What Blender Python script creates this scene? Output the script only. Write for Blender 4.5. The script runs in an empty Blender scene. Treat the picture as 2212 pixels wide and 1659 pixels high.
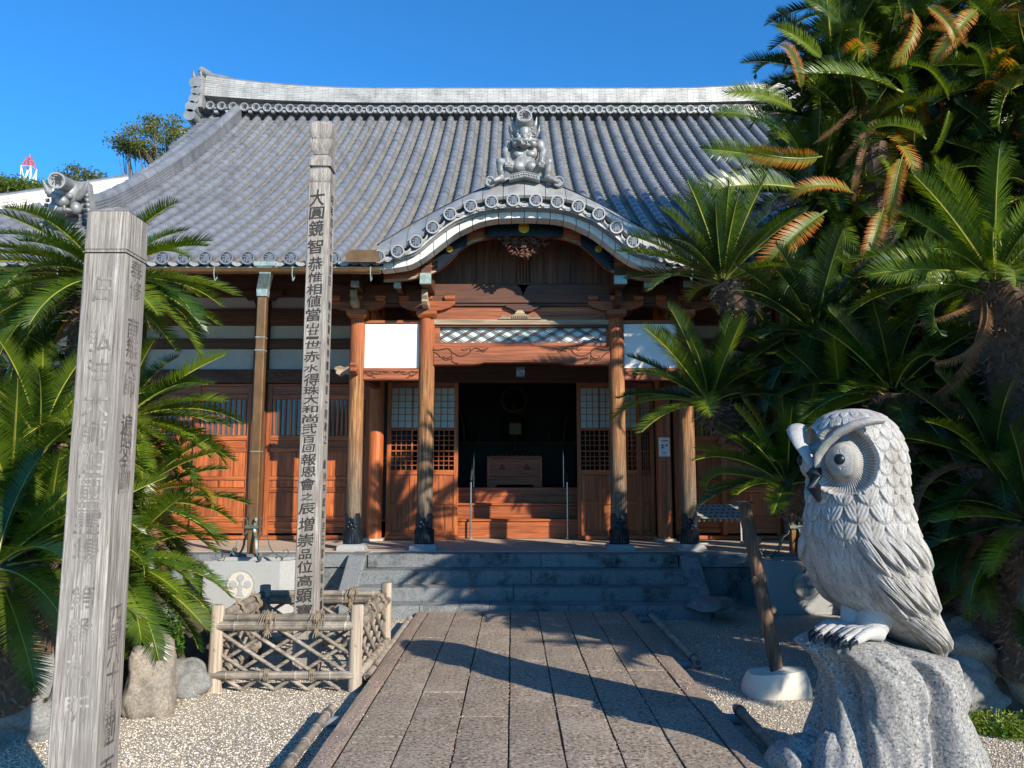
import bpy, bmesh, math, random
import numpy as np
from mathutils import Vector, Matrix, noise as mnoise
R = math.radians
sc = bpy.context.scene
col = sc.collection
# ------------------------------------------------------------------ camera, sky, sun, exposure
PITCH = R(7.02)
cam_d = bpy.data.cameras.new('camera'); cam = bpy.data.objects.new('camera', cam_d); col.objects.link(cam)
cam.location = (0, 0, 1.6); cam.rotation_euler = (R(90) + PITCH, 0, 0)
cam_d.sensor_width = 36; cam_d.lens = 27.03; cam_d.clip_end = 2000; cam_d.clip_start = .05
sc.camera = cam
SUN_EL = R(24.0)
SUN_TO = Vector((-.643, .766, 0)).normalized()            # the way the light travels, seen from above
SUN_AZ = math.atan2(-SUN_TO.x, -SUN_TO.y)                  # compass angle of the sun from +Y
w = bpy.data.worlds.new('World'); sc.world = w; w.use_nodes = True
nt = w.node_tree; nt.nodes.clear()
sky = nt.nodes.new('ShaderNodeTexSky'); sky.sky_type = 'NISHITA'; sky.sun_disc = False
sky.sun_elevation = SUN_EL; sky.sun_rotation = SUN_AZ
sky.altitude = 200; sky.air_density = 1.0; sky.dust_density = .15; sky.ozone_density = 6.0
bg = nt.nodes.new('ShaderNodeBackground'); bg.inputs[1].default_value = .112
wo = nt.nodes.new('ShaderNodeOutputWorld')
sat = nt.nodes.new('ShaderNodeVectorMath'); sat.operation = 'MULTIPLY'; sat.inputs[1].default_value = (.36, 1.0, 1.28)   # deep clear winter blue
nt.links.new(sky.outputs[0], sat.inputs[0]); nt.links.new(sat.outputs[0], bg.inputs[0]); nt.links.new(bg.outputs[0], wo.inputs[0])
sd = bpy.data.lights.new('sun', 'SUN'); sd.energy = 4.6; sd.angle = R(.5); sd.color = (1, .90, .75)
so = bpy.data.objects.new('sun', sd); col.objects.link(so)
sdir = Vector((SUN_TO.x * math.cos(SUN_EL), SUN_TO.y * math.cos(SUN_EL), -math.sin(SUN_EL)))
so.rotation_euler = sdir.to_track_quat('-Z', 'Y').to_euler()
sc.view_settings.view_transform = 'Standard'; sc.view_settings.look = 'None'
sc.view_settings.exposure = .80; sc.view_settings.gamma = 1; sc.view_settings.use_curve_mapping = False
sc.render.engine = 'CYCLES'
sc.cycles.max_bounces = 6; sc.cycles.transparent_max_bounces = 4; sc.cycles.use_denoising = True

# ------------------------------------------------------------------ measuring helpers
F_, CX_, CY_ = 1661.0, 1106.0, 829.5
cP, sP = math.cos(PITCH), math.sin(PITCH)
def tanv(py): return math.tan(PITCH - math.atan((py - CY_) / F_))
def zz(py, Y): return 1.6 + Y * tanv(py)
def xx(px, py, Y): return (px - CX_) / F_ * (Y * cP + Y * tanv(py) * sP)
def at(px, py, Y): return Vector((xx(px, py, Y), Y, zz(py, Y)))
def gnd(px, py, z=0.0):
    Y = (z - 1.6) / tanv(py); return Vector((xx(px, py, Y), Y, z))
def interp(pts, x):
    if x <= pts[0][0]: return pts[0][1]
    for a, b in zip(pts, pts[1:]):
        if x <= b[0]:
            t = (x - a[0]) / (b[0] - a[0]); return a[1] + (b[1] - a[1]) * t
    return pts[-1][1]

# ------------------------------------------------------------------ materials
def nodes(name):
    m = bpy.data.materials.new(name); m.use_nodes = True; t = m.node_tree; t.nodes.clear()
    out = t.nodes.new('ShaderNodeOutputMaterial'); b = t.nodes.new('ShaderNodeBsdfPrincipled')
    t.links.new(b.outputs[0], out.inputs[0]); return m, t, b, out
def nd(t, kind, **kw):
    n = t.nodes.new('ShaderNode' + kind)
    for k, v in kw.items():
        if k in n.inputs.keys(): n.inputs[k].default_value = v
        else: setattr(n, k, v)
    return n
def coords(t, scale, space='Object', loc=(0, 0, 0), rot=(0, 0, 0)):
    tc = nd(t, 'TexCoord'); mp = nd(t, 'Mapping'); mp.inputs['Scale'].default_value = scale
    mp.inputs['Location'].default_value = loc; mp.inputs['Rotation'].default_value = rot
    t.links.new(tc.outputs[space], mp.inputs[0]); return mp.outputs[0]
def noise(t, vec, scale=1, detail=6, rough=.6, dist=0):
    n = nd(t, 'TexNoise'); n.inputs['Scale'].default_value = scale; n.inputs['Detail'].default_value = detail
    n.inputs['Roughness'].default_value = rough; n.inputs['Distortion'].default_value = dist
    t.links.new(vec, n.inputs['Vector']); return n.outputs['Fac']
def ramp(t, fac, stops):
    n = nd(t, 'ValToRGB'); e = n.color_ramp.elements
    while len(e) < len(stops): e.new(.5)
    for el, (p, c) in zip(e, stops): el.position = p; el.color = (*c, 1) if len(c) == 3 else (c[0],) * 3 + (1,)
    t.links.new(fac, n.inputs[0]); return n.outputs[0]
def mixc(t, fac, a, b, mode='MIX'):
    n = nd(t, 'Mix', data_type='RGBA', blend_type=mode)
    for i, v in ((0, fac), (6, a), (7, b)):
        if hasattr(v, 'is_linked') or hasattr(v, 'links'): t.links.new(v, n.inputs[i])
        else: n.inputs[i].default_value = v if i == 0 else ((*v, 1) if len(v) == 3 else v)
    return n.outputs[2]
def bump(t, b, h, strength=.4, dist=.01):
    n = nd(t, 'Bump'); n.inputs['Strength'].default_value = strength; n.inputs['Distance'].default_value = dist
    t.links.new(h, n.inputs['Height']); t.links.new(n.outputs[0], b.inputs['Normal'])
def objvar(t, c, amt=.25):
    oi = nd(t, 'ObjectInfo'); mr = nd(t, 'MapRange'); mr.inputs[3].default_value = 1 - amt; mr.inputs[4].default_value = 1 + amt
    t.links.new(oi.outputs['Random'], mr.inputs[0])
    n = nd(t, 'VectorMath', operation='SCALE'); t.links.new(c, n.inputs[0]); t.links.new(mr.outputs[0], n.inputs['Scale'])
    return n.outputs[0]
def wood(name, dark, mid, light, axis='z', rough=.55, fine=60, bs=.35, var=.12, dirt=None):
    m, t, b, o = nodes(name)
    s = {'z': (fine, fine, fine * .035), 'x': (fine * .035, fine, fine), 'y': (fine, fine * .035, fine)}[axis]
    v = coords(t, s); g = noise(t, v, 1, 5, .65, .6)
    s2 = tuple(k * .13 for k in s); v2 = coords(t, s2); g2 = noise(t, v2, 1, 3, .5, 1.6)
    c1 = ramp(t, g, [(.3, dark), (.5, mid), (.72, light)])
    c2 = ramp(t, g2, [(.32, (.62,) * 3), (.5, (1,) * 3), (.68, (1.25,) * 3)])
    c = mixc(t, 1.0, c1, c2, 'MULTIPLY')
    if dirt:
        v3 = coords(t, (3, 3, 2)); g3 = noise(t, v3, 1, 6, .7)
        f = ramp(t, g3, [(.45, (0,) * 3), (.7, (1,) * 3)])
        c = mixc(t, f, c, dirt)
    t.links.new(objvar(t, c, var), b.inputs['Base Color']); b.inputs['Roughness'].default_value = rough
    bump(t, b, g, bs, .004); return m
def plain(name, c, rough=.6, metal=0, nscale=8, namt=.25, bs=.15, spec=.5):
    m, t, b, o = nodes(name); v = coords(t, (1, 1, 1)); g = noise(t, v, nscale, 6, .65)
    cc = ramp(t, g, [(.3, tuple(k * (1 - namt) for k in c)), (.7, tuple(min(1, k * (1 + namt)) for k in c))])
    t.links.new(objvar(t, cc, .05), b.inputs['Base Color']); b.inputs['Roughness'].default_value = rough; b.inputs['Metallic'].default_value = metal
    b.inputs['Specular IOR Level'].default_value = spec
    bump(t, b, g, bs, .01); return m
def granite(name, base, speck=260, contrast=.5, stain=(.03, .03, .03), stain_amt=.5, bs=.5, moss=None, stscale=2.2):
    m, t, b, o = nodes(name); v = coords(t, (1, 1, 1)); g = noise(t, v, speck, 3, .8)
    lo = tuple(k * (1 - contrast) for k in base); hi = tuple(min(1, k * (1 + contrast * 1.1)) for k in base)
    c = ramp(t, g, [(.36, lo), (.47, base), (.56, base), (.66, hi)])
    g2 = noise(t, v, stscale, 8, .7, .3); f = ramp(t, g2, [(.5, (0,) * 3), (.68, (stain_amt,) * 3)])
    c = mixc(t, f, c, stain)
    if moss:
        g3 = noise(t, v, 5, 8, .7, .4); f3 = ramp(t, g3, [(.56, (0,) * 3), (.66, (.6,) * 3)]); c = mixc(t, f3, c, moss)
    t.links.new(objvar(t, c, .1), b.inputs['Base Color']); b.inputs['Roughness'].default_value = .85
    g4 = noise(t, v, speck * .35, 5, .75); bump(t, b, g4, bs, .006); return m
def tilemat(name, base, rough=.42):
    m, t, b, o = nodes(name); v = coords(t, (1, 1, 1)); g = noise(t, v, 3.2, 8, .7)
    c = ramp(t, g, [(.28, tuple(k * .60 for k in base)), (.5, base), (.75, tuple(k * 1.3 for k in base))])
    gs = noise(t, coords(t, (2.6, .5, .5)), 1, 6, .7, .6); c = mixc(t, 1.0, c, ramp(t, gs, [(.34, (.80, .80, .80)), (.52, (1.0,) * 3)]), 'MULTIPLY')
    isl = nd(t, 'NewGeometry'); mr = nd(t, 'MapRange'); mr.inputs[3].default_value = .93; mr.inputs[4].default_value = 1.06
    t.links.new(isl.outputs['Random Per Island'], mr.inputs[0])
    n = nd(t, 'VectorMath', operation='SCALE'); t.links.new(c, n.inputs[0]); t.links.new(mr.outputs[0], n.inputs['Scale'])
    g5 = noise(t, v, 26, 6, .75); f5 = ramp(t, g5, [(.6, (0,) * 3), (.72, (.5,) * 3)])
    c = mixc(t, f5, n.outputs[0], tuple(min(1, k * 1.7) for k in base))
    t.links.new(objvar(t, c, .04), b.inputs['Base Color']); b.inputs['Roughness'].default_value = rough; b.inputs['Metallic'].default_value = .25
    g2 = noise(t, v, 45, 5, .7); bump(t, b, g2, .12, .004); return m
M = {}
M['wood'] = wood('wood_red', (.12, .030, .009), (.33, .083, .018), (.50, .152, .036), 'z', .5, var=.2)
M['wood_h'] = wood('wood_red_horizontal', (.11, .028, .009), (.31, .077, .017), (.48, .145, .035), 'x', .5, var=.2)
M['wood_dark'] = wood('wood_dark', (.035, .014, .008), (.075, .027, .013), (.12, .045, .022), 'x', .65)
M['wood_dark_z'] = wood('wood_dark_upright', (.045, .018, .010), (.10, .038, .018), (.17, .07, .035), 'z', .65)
M['wood_beam'] = wood('wood_beam', (.07, .024, .010), (.24, .066, .022), (.42, .13, .042), 'x', .6, 34, .5)
M['wood_pale'] = wood('wood_bleached', (.16, .11, .07), (.32, .24, .16), (.45, .36, .26), 'x', .8)
M['grey_wood'] = wood('weathered_post', (.085, .074, .064), (.25, .225, .20), (.46, .43, .39), 'z', .85, 120, 1.0, .04, (.19, .17, .155))
M['log'] = wood('bare_log', (.17, .13, .095), (.34, .275, .21), (.48, .42, .35), 'z', .8, 40, .5)
M['log_dark'] = wood('brown_log', (.045, .025, .016), (.13, .075, .045), (.26, .16, .10), 'z', .85, 30, .9)
def pillar_mat():
    m, t, b, o = nodes('weathered_pillar')
    v = coords(t, (70, 70, 2.2)); g = noise(t, v, 1, 5, .7, .5)
    tc = nd(t, 'TexCoord'); sp = nd(t, 'SeparateXYZ'); t.links.new(tc.outputs['Object'], sp.inputs[0])
    red = ramp(t, g, [(.3, (.13, .036, .014)), (.5, (.30, .082, .026)), (.7, (.42, .14, .05))])
    gold = ramp(t, g, [(.34, (.04, .018, .009)), (.5, (.24, .105, .036)), (.66, (.44, .23, .085))])
    grey = ramp(t, g, [(.34, (.03, .022, .016)), (.5, (.11, .078, .052)), (.66, (.26, .20, .14))])
    m1 = nd(t, 'MapRange'); m1.inputs[1].default_value = 3.75; m1.inputs[2].default_value = 2.9; t.links.new(sp.outputs[2], m1.inputs[0])
    m2 = nd(t, 'MapRange'); m2.inputs[1].default_value = 2.5; m2.inputs[2].default_value = 1.3; t.links.new(sp.outputs[2], m2.inputs[0])
    c = mixc(t, m1.outputs[0], red, gold); c = mixc(t, m2.outputs[0], c, grey)
    t.links.new(objvar(t, c, .1), b.inputs['Base Color']); b.inputs['Roughness'].default_value = .8
    bump(t, b, g, .9, .006); return m
M['pillar'] = pillar_mat()
M['tile'] = tilemat('roof_tile_grey', (.205, .215, .235), .34)
M['tile_pan'] = tilemat('roof_tile_pan', (.20, .187, .165), .7)
M['tile_pale'] = tilemat('roof_tile_pale', (.33, .33, .325), .55)
M['tile_dark'] = plain('tile_relief_dark', (.035, .036, .04), .6)
M['ridge'] = tilemat('ridge_tile', (.42, .41, .39), .6)
M['oni'] = tilemat('demon_tile', (.25, .255, .255), .48)
M['plaster'] = plain('white_plaster', (.80, .79, .77), .8, 0, 5, .03, .05)
M['plaster_old'] = plain('grey_white_plaster', (.60, .60, .57), .8, 0, 12, .12, .1)
M['plaster_dim'] = plain('aged_plaster', (.47, .45, .43), .85, 0, 3, .12, .1)
M['black'] = plain('black_metal', (.018, .024, .034), .35, .6, 20, .4, .2)
M['iron'] = plain('verdigris_iron', (.11, .15, .14), .5, .5, 30, .5)
M['gold'] = plain('gold_leaf', (.75, .45, .07), .3, .9, 60, .3)
M['copper'] = plain('brown_copper', (.21, .115, .05), .42, .55, 6, .25)
M['verdi'] = plain('patina_copper', (.30, .38, .36), .5, .4, 14, .35)
M['steel'] = plain('steel_rail', (.5, .5, .5), .25, .9)
M['granite'] = granite('granite_grey', (.30, .31, .31), 150, .45, (.14, .13, .12), .3)
M['granite_step'] = granite('granite_step', (.175, .19, .195), 90, .65, (.018, .018, .016), .97, .7, None, 2.6)
M['granite_warm'] = granite('granite_warm', (.42, .38, .31), 90, .4, (.16, .14, .10), .5)
M['paver'] = granite('path_paver', (.275, .220, .168), 42, .95, (.43, .365, .295), .4, 1.0)
M['paver_edge'] = granite('path_edge', (.30, .225, .175), 55, .75, (.12, .10, .085), .4, .9)
M['rock'] = granite('field_rock', (.24, .205, .165), 55, .45, (.075, .068, .058), .6, .8, (.33, .33, .31), 3)
M['rock_grey'] = granite('grey_rock', (.19, .19, .185), 60, .4, (.06, .06, .06), .5, .8, (.10, .11, .05), 3)
M['concrete'] = granite('pale_footing', (.52, .49, .42), 60, .12, (.34, .32, .27), .4, .25)
M['owl'] = granite('carved_granite', (.375, .37, .355), 190, .42, (.20, .175, .16), .7, .45, None, 3.4)
def owlbody():
    m = M['owl'].copy(); m.name = 'carved_granite_grimed_cavity'; t = m.node_tree; b = [n for n in t.nodes if n.type == 'BSDF_PRINCIPLED'][0]; src = b.inputs['Base Color'].links[0].from_socket
    a = nd(t, 'Attribute', attribute_name='cavity_dark'); a.attribute_type = 'GEOMETRY'; f = nd(t, 'Math', operation='MULTIPLY'); f.inputs[1].default_value = .7; t.links.new(a.outputs['Fac'], f.inputs[0])
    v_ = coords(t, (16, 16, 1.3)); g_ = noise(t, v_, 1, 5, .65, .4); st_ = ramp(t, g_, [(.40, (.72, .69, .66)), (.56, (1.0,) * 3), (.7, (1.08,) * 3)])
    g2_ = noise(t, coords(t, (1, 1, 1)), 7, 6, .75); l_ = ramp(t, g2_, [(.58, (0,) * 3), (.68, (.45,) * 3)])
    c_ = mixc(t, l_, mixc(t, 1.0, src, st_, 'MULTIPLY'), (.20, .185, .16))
    t.links.new(mixc(t, f.outputs[0], c_, (.085, .075, .068)), b.inputs['Base Color']); return m  # last mix darkens the relief's hollows; streaks and blotches are grime
M['owl_body'] = owlbody()
M['owl_base'] = granite('hewn_granite', (.26, .255, .245), 70, .85, (.16, .145, .13), .6, 1.0)
M['floor'] = plain('earth_floor', (.46, .36, .27), .85, 0, 2.2, .12, .1)
M['soil'] = plain('soil', (.06, .045, .03), .95, 0, 12, .5, .6)
M['ink'] = plain('ink', (.022, .020, .020), .8)
M['dim'] = plain('interior_dark', (.010, .008, .007), .6)  # near-black: the darkness of the room is put into this colour
M['dim_gold'] = plain('dull_brass', (.10, .07, .03), .5, .6)
M['paper'] = plain('paper', (.74, .73, .72), .7)
M['red'] = plain('red_print', (.5, .05, .04), .7)
M['grey_paint'] = plain('grey_paint', (.36, .36, .34), .55)
M['grey_dark'] = plain('grey_dark', (.06, .06, .06), .6)
M['pvc'] = plain('grey_pipe', (.17, .19, .21), .5)
M['white_steel'] = plain('white_steel', (.75, .75, .75), .5)
M['red_steel'] = plain('red_steel', (.50, .10, .10), .5)
M['rope'] = plain('rope', (.24, .19, .13), .95, 0, 120, .5, .5)
def shoji():
    m, t, b, o = nodes('frosted_pane'); b.inputs['Base Color'].default_value = (.40, .44, .40, 1); b.inputs['Roughness'].default_value = .3; return m
M['shoji'] = shoji()
def glassblue():
    m, t, b, o = nodes('pale_backing'); b.inputs['Base Color'].default_value = (.50, .60, .60, 1); b.inputs['Roughness'].default_value = .35; return m
M['backing'] = glassblue()
def glass():
    m, t, b, o = nodes('window_glass'); b.inputs['Base Color'].default_value = (.06, .065, .07, 1); b.inputs['Roughness'].default_value = .08; b.inputs['Specular IOR Level'].default_value = .8; return m
M['glass'] = glass()
def faded():
    m, t, b, o = nodes('faded_ink'); v = coords(t, (90, 90, 3)); g = noise(t, v, 1, 5, .7)
    v2 = coords(t, (9, 9, 7)); g2 = noise(t, v2, 1, 4, .6)
    c = ramp(t, g2, [(.38, (.05, .046, .044)), (.68, (.22, .20, .185))]); c2 = ramp(t, g, [(.4, (.7,) * 3), (.62, (1.6,) * 3)])
    t.links.new(mixc(t, 1.0, c, c2, 'MULTIPLY'), b.inputs['Base Color']); b.inputs['Roughness'].default_value = .9; return m
M['faded'] = faded()
def bamboo():
    m, t, b, o = nodes('old_bamboo'); v = coords(t, (2, 90, 90)); g = noise(t, v, 1, 5, .7)
    v2 = coords(t, (6, 6, 6)); g2 = noise(t, v2, 1, 5, .7)
    c = ramp(t, g, [(.3, (.12, .095, .075)), (.5, (.25, .212, .172)), (.7, (.38, .335, .28))])
    c2 = ramp(t, g2, [(.35, (.5,) * 3), (.65, (1.25,) * 3)])
    t.links.new(objvar(t, mixc(t, 1.0, c, c2, 'MULTIPLY'), .2), b.inputs['Base Color']); b.inputs['Roughness'].default_value = .6
    bump(t, b, g, .4, .003); return m
M['bamboo'] = bamboo()
def leafmat(name, c1, c2, rach=False, trans=.35, tip=None, rough=.32):
    m, t, b, o = nodes(name)
    oi = nd(t, 'ObjectInfo'); tc = coords(t, (1, 1, 1)); g = noise(t, tc, 2.0, 3, .6)
    f = nd(t, 'Math', operation='ADD'); f.use_clamp = True
    mr = nd(t, 'MapRange'); mr.inputs[1].default_value = .35; mr.inputs[2].default_value = .75; mr.inputs[3].default_value = -.3; mr.inputs[4].default_value = .5
    t.links.new(g, mr.inputs[0]); t.links.new(mr.outputs[0], f.inputs[0]); t.links.new(oi.outputs['Random'], f.inputs[1])
    c = mixc(t, f.outputs[0], c1, c2)
    if tip:
        sp = nd(t, 'SeparateXYZ'); t.links.new(tc, sp.inputs[0]); ab = nd(t, 'Math', operation='ABSOLUTE'); t.links.new(sp.outputs[1], ab.inputs[0])
        m2 = nd(t, 'MapRange'); m2.inputs[1].default_value = .03; m2.inputs[2].default_value = .10; t.links.new(ab.outputs[0], m2.inputs[0])
        c = mixc(t, m2.outputs[0], c, tip)
    t.links.new(c, b.inputs['Base Color']); b.inputs['Roughness'].default_value = rough
    tr = nd(t, 'BsdfTranslucent'); sc2 = nd(t, 'VectorMath', operation='MULTIPLY'); t.links.new(c, sc2.inputs[0]); sc2.inputs[1].default_value = (2.1, 2.0, .5)
    t.links.new(sc2.outputs[0], tr.inputs[0])
    ms = nd(t, 'MixShader'); ms.inputs[0].default_value = trans
    t.links.new(b.outputs[0], ms.inputs[1]); t.links.new(tr.outputs[0], ms.inputs[2]); t.links.new(ms.outputs[0], o.inputs[0]); return m
M['leaf'] = leafmat('cycad_leaf', (.014, .050, .007), (.115, .165, .011), trans=.27)
M['leaf_shaded'] = leafmat('cycad_leaf_shaded', (.007, .024, .006), (.030, .058, .010), trans=.16, rough=.36)  # darkened leaf: the clump's shade is put into its colour
M['stalk_yellow'] = plain('yellow_leaf_stalk', (.28, .27, .04), .45)
M['leaf_y'] = leafmat('cycad_leaf_yellowing', (.10, .13, .012), (.24, .20, .015), tip=(.62, .17, .015), rough=.5)
M['leaf_dead'] = leafmat('cycad_leaf_dead', (.16, .08, .035), (.30, .15, .06), trans=.2, rough=.7)
M['rachis'] = plain('leaf_stalk', (.13, .15, .02), .45)
M['rachis_dead'] = plain('dead_stalk', (.16, .09, .04), .6)
M['bark'] = plain('cycad_trunk', (.085, .055, .038), .95, 0, 25, .6, .8)
M['bark_tip'] = plain('trunk_scale', (.16, .105, .07), .9, 0, 30, .6, .5)
M['twig'] = plain('twig_bark', (.12, .09, .06), .9)
M['tree_leaf'] = leafmat('broadleaf', (.055, .075, .015), (.16, .16, .035), trans=.3, rough=.5)
M['tree_leaf2'] = leafmat('bush_leaf', (.07, .11, .015), (.18, .22, .03), trans=.3, rough=.5)
M['fern'] = leafmat('fern_leaf', (.05, .13, .012), (.20, .26, .03), trans=.35, rough=.5)
M['gravel'] = None
def gravelmat(name, island):
    m, t, b, o = nodes(name); v = coords(t, (1, 1, 1))
    if island:
        ge = nd(t, 'NewGeometry'); f = ge.outputs['Random Per Island']
        c = ramp(t, f, [(0, (.26, .21, .15)), (.3, (.52, .45, .35)), (.6, (.66, .59, .48)), (1, (.80, .74, .64))])
        t.links.new(c, b.inputs['Base Color'])
    else:
        vo = nd(t, 'TexVoronoi'); vo.inputs['Scale'].default_value = 105; t.links.new(v, vo.inputs['Vector'])
        sp = nd(t, 'SeparateColor'); t.links.new(vo.outputs['Color'], sp.inputs[0])
        c = ramp(t, sp.outputs[0], [(0, (.20, .16, .11)), (.3, (.50, .43, .33)), (.6, (.62, .55, .44)), (1, (.76, .70, .60))])
        g = noise(t, v, 1.1, 5, .6); c2 = ramp(t, g, [(.35, (.82,) * 3), (.65, (1.05,) * 3)])
        t.links.new(mixc(t, 1.0, c, c2, 'MULTIPLY'), b.inputs['Base Color'])
        ds = nd(t, 'Math', operation='MULTIPLY'); ds.inputs[1].default_value = -1; t.links.new(vo.outputs['Distance'], ds.inputs[0])
        bump(t, b, ds.outputs[0], 1.0, .02)
    b.inputs['Roughness'].default_value = .85; return m
M['gravel'] = gravelmat('gravel_bed', False); M['pebble'] = gravelmat('gravel_stone', True)

# ------------------------------------------------------------------ mesh building
class MB:
    def __init__(s): s.v = []; s.f = []; s.m = []
    def add(s, vs, fs, mi=0):
        b = len(s.v); s.v.extend([tuple(p) for p in vs]); s.f.extend([tuple(i + b for i in f) for f in fs]); s.m.extend([mi] * len(fs)); return s
    def box(s, x0, x1, y0, y1, z0, z1, mi=0):
        return s.add([(x0, y0, z0), (x1, y0, z0), (x1, y1, z0), (x0, y1, z0), (x0, y0, z1), (x1, y0, z1), (x1, y1, z1), (x0, y1, z1)],
                     [(0, 3, 2, 1), (4, 5, 6, 7), (0, 1, 5, 4), (1, 2, 6, 5), (2, 3, 7, 6), (3, 0, 4, 7)], mi)
    def obox(s, c, ax, ay, az, mi=0):
        c = Vector(c); vs = [c + ax * i + ay * j + az * k for k in (-1, 1) for (i, j) in ((-1, -1), (1, -1), (1, 1), (-1, 1))]
        return s.add(vs, [(0, 3, 2, 1), (4, 5, 6, 7), (0, 1, 5, 4), (1, 2, 6, 5), (2, 3, 7, 6), (3, 0, 4, 7)], mi)
    def prism(s, poly, y0, y1, mi=0):                      # poly in (x, z), extruded along y
        n = len(poly); vs = [(x, y0, z) for x, z in poly] + [(x, y1, z) for x, z in poly]
        fs = [tuple(range(n)), tuple(range(2 * n - 1, n - 1, -1))] + [(i, i + n, (i + 1) % n + n, (i + 1) % n) for i in range(n)]
        return s.add(vs, fs, mi)
    def tube(s, pts, rad, n=10, mi=0, caps=True, half=False, up=Vector((0, 0, 1)), aspect=1.0):
        pts = [Vector(p) for p in pts]; k = len(pts)
        if not hasattr(rad, '__len__'): rad = [rad] * k
        vs = []; a1 = math.pi if half else 2 * math.pi; cnt = n + 1 if half else n
        for i, p in enumerate(pts):
            d = (pts[min(i + 1, k - 1)] - pts[max(i - 1, 0)]).normalized()
            u = up if abs(d.dot(up)) < .98 else Vector((0, 1, 0))
            sx = d.cross(u).normalized(); uu = sx.cross(d).normalized()
            for j in range(cnt):
                a = a1 * j / n; vs.append(p + sx * math.cos(a) * rad[i] + uu * math.sin(a) * rad[i] * aspect)
        fs = []
        for i in range(k - 1):
            for j in range(n):
                a = i * cnt + j; b = i * cnt + (j + 1) % cnt; fs.append((a, b, b + cnt, a + cnt))
        if caps and not half: fs.append(tuple(range(cnt - 1, -1, -1))); fs.append(tuple((k - 1) * cnt + j for j in range(cnt)))
        if caps and half: fs.append(tuple(range(cnt - 1, -1, -1))); fs.append(tuple((k - 1) * cnt + j for j in range(cnt)))
        return s.add(vs, fs, mi)
    def disc(s, c, r, y0, y1, n=20, mi=0):                 # cylinder along y
        return s.prism([(c[0] + r * math.cos(2 * math.pi * i / n), c[1] + r * math.sin(2 * math.pi * i / n)) for i in range(n)], y0, y1, mi)
    def ring(s, c, r0, r1, y0, y1, n=20, mi=0):
        vs = []; fs = []
        for i in range(n):
            a = 2 * math.pi * i / n; ca, sa = math.cos(a), math.sin(a)
            vs += [(c[0] + r0 * ca, y0, c[1] + r0 * sa), (c[0] + r1 * ca, y0, c[1] + r1 * sa), (c[0] + r1 * ca, y1, c[1] + r1 * sa), (c[0] + r0 * ca, y1, c[1] + r0 * sa)]
        for i in range(n):
            a = i * 4; b = ((i + 1) % n) * 4
            for k in range(4): fs.append((a + k, a + (k + 1) % 4, b + (k + 1) % 4, b + k))
        return s.add(vs, fs, mi)
    def ell(s, c, r, nu=12, nv=8, mi=0, rot=None):
        vs = []; fs = []; c = Vector(c)
        if not hasattr(r, '__len__'): r = (r, r, r)
        for i in range(nv + 1):
            t = math.pi * i / nv
            for j in range(nu):
                a = 2 * math.pi * j / nu; p = Vector((r[0] * math.sin(t) * math.cos(a), r[1] * math.sin(t) * math.sin(a), r[2] * math.cos(t)))
                if rot is not None: p = rot @ p
                vs.append(c + p)
        for i in range(nv):
            for j in range(nu):
                a = i * nu + j; b = i * nu + (j + 1) % nu; fs.append((a, a + nu, b + nu, b))
        return s.add(vs, fs, mi)
    def build(s, name, mats, parent=None, smooth=None, bevel=0, kind=None, label=None):
        me = bpy.data.meshes.new(name); me.from_pydata(s.v, [], s.f)
        if not isinstance(mats, (list, tuple)): mats = [mats]
        for mt in mats: me.materials.append(mt)
        if len(mats) > 1: me.polygons.foreach_set('material_index', s.m)
        bm = bmesh.new(); bm.from_mesh(me); bmesh.ops.recalc_face_normals(bm, faces=bm.faces) if len(s.f) < 60000 else None; bm.to_mesh(me); bm.free()
        if smooth is not None:
            me.polygons.foreach_set('use_smooth', [True] * len(me.polygons)); me.set_sharp_from_angle(angle=R(smooth))
        me.update(); o = bpy.data.objects.new(name, me); col.objects.link(o)
        if parent: o.parent = parent
        if bevel:
            bv = o.modifiers.new('bevel', 'BEVEL'); bv.width = bevel; bv.segments = 1; bv.limit_method = 'ANGLE'
        if kind: o['kind'] = kind
        if label: o['label'] = label
        return o
def tag(o, label=None, cat=None, group=None, kind=None):
    if label: o['label'] = label
    if cat: o['category'] = cat
    if group: o['group'] = group
    if kind: o['kind'] = kind
    return o
def empty(name, loc=(0, 0, 0), **k):
    o = bpy.data.objects.new(name, None); o.location = loc; col.objects.link(o); o.empty_display_size = .1; return tag(o, **k)
def inst(name, me, parent, loc=(0, 0, 0), rot=None, scale=1, mtx=None):
    o = bpy.data.objects.new(name, me); col.objects.link(o)
    if mtx is not None: o.matrix_basis = mtx
    else:
        o.location = loc
        if rot is not None: o.rotation_euler = rot
        o.scale = (scale,) * 3 if not hasattr(scale, '__len__') else scale
    if parent: o.parent = parent
    return o
def meshof(o):                                            # keep the mesh, drop the carrier
    me = o.data; bpy.data.objects.remove(o); return me
def bx(name, parent, m, x0, x1, y0, y1, z0, z1, bevel=.004, **k): return MB().box(x0, x1, y0, y1, z0, z1).build(name, m, parent, bevel=bevel, **k)
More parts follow.
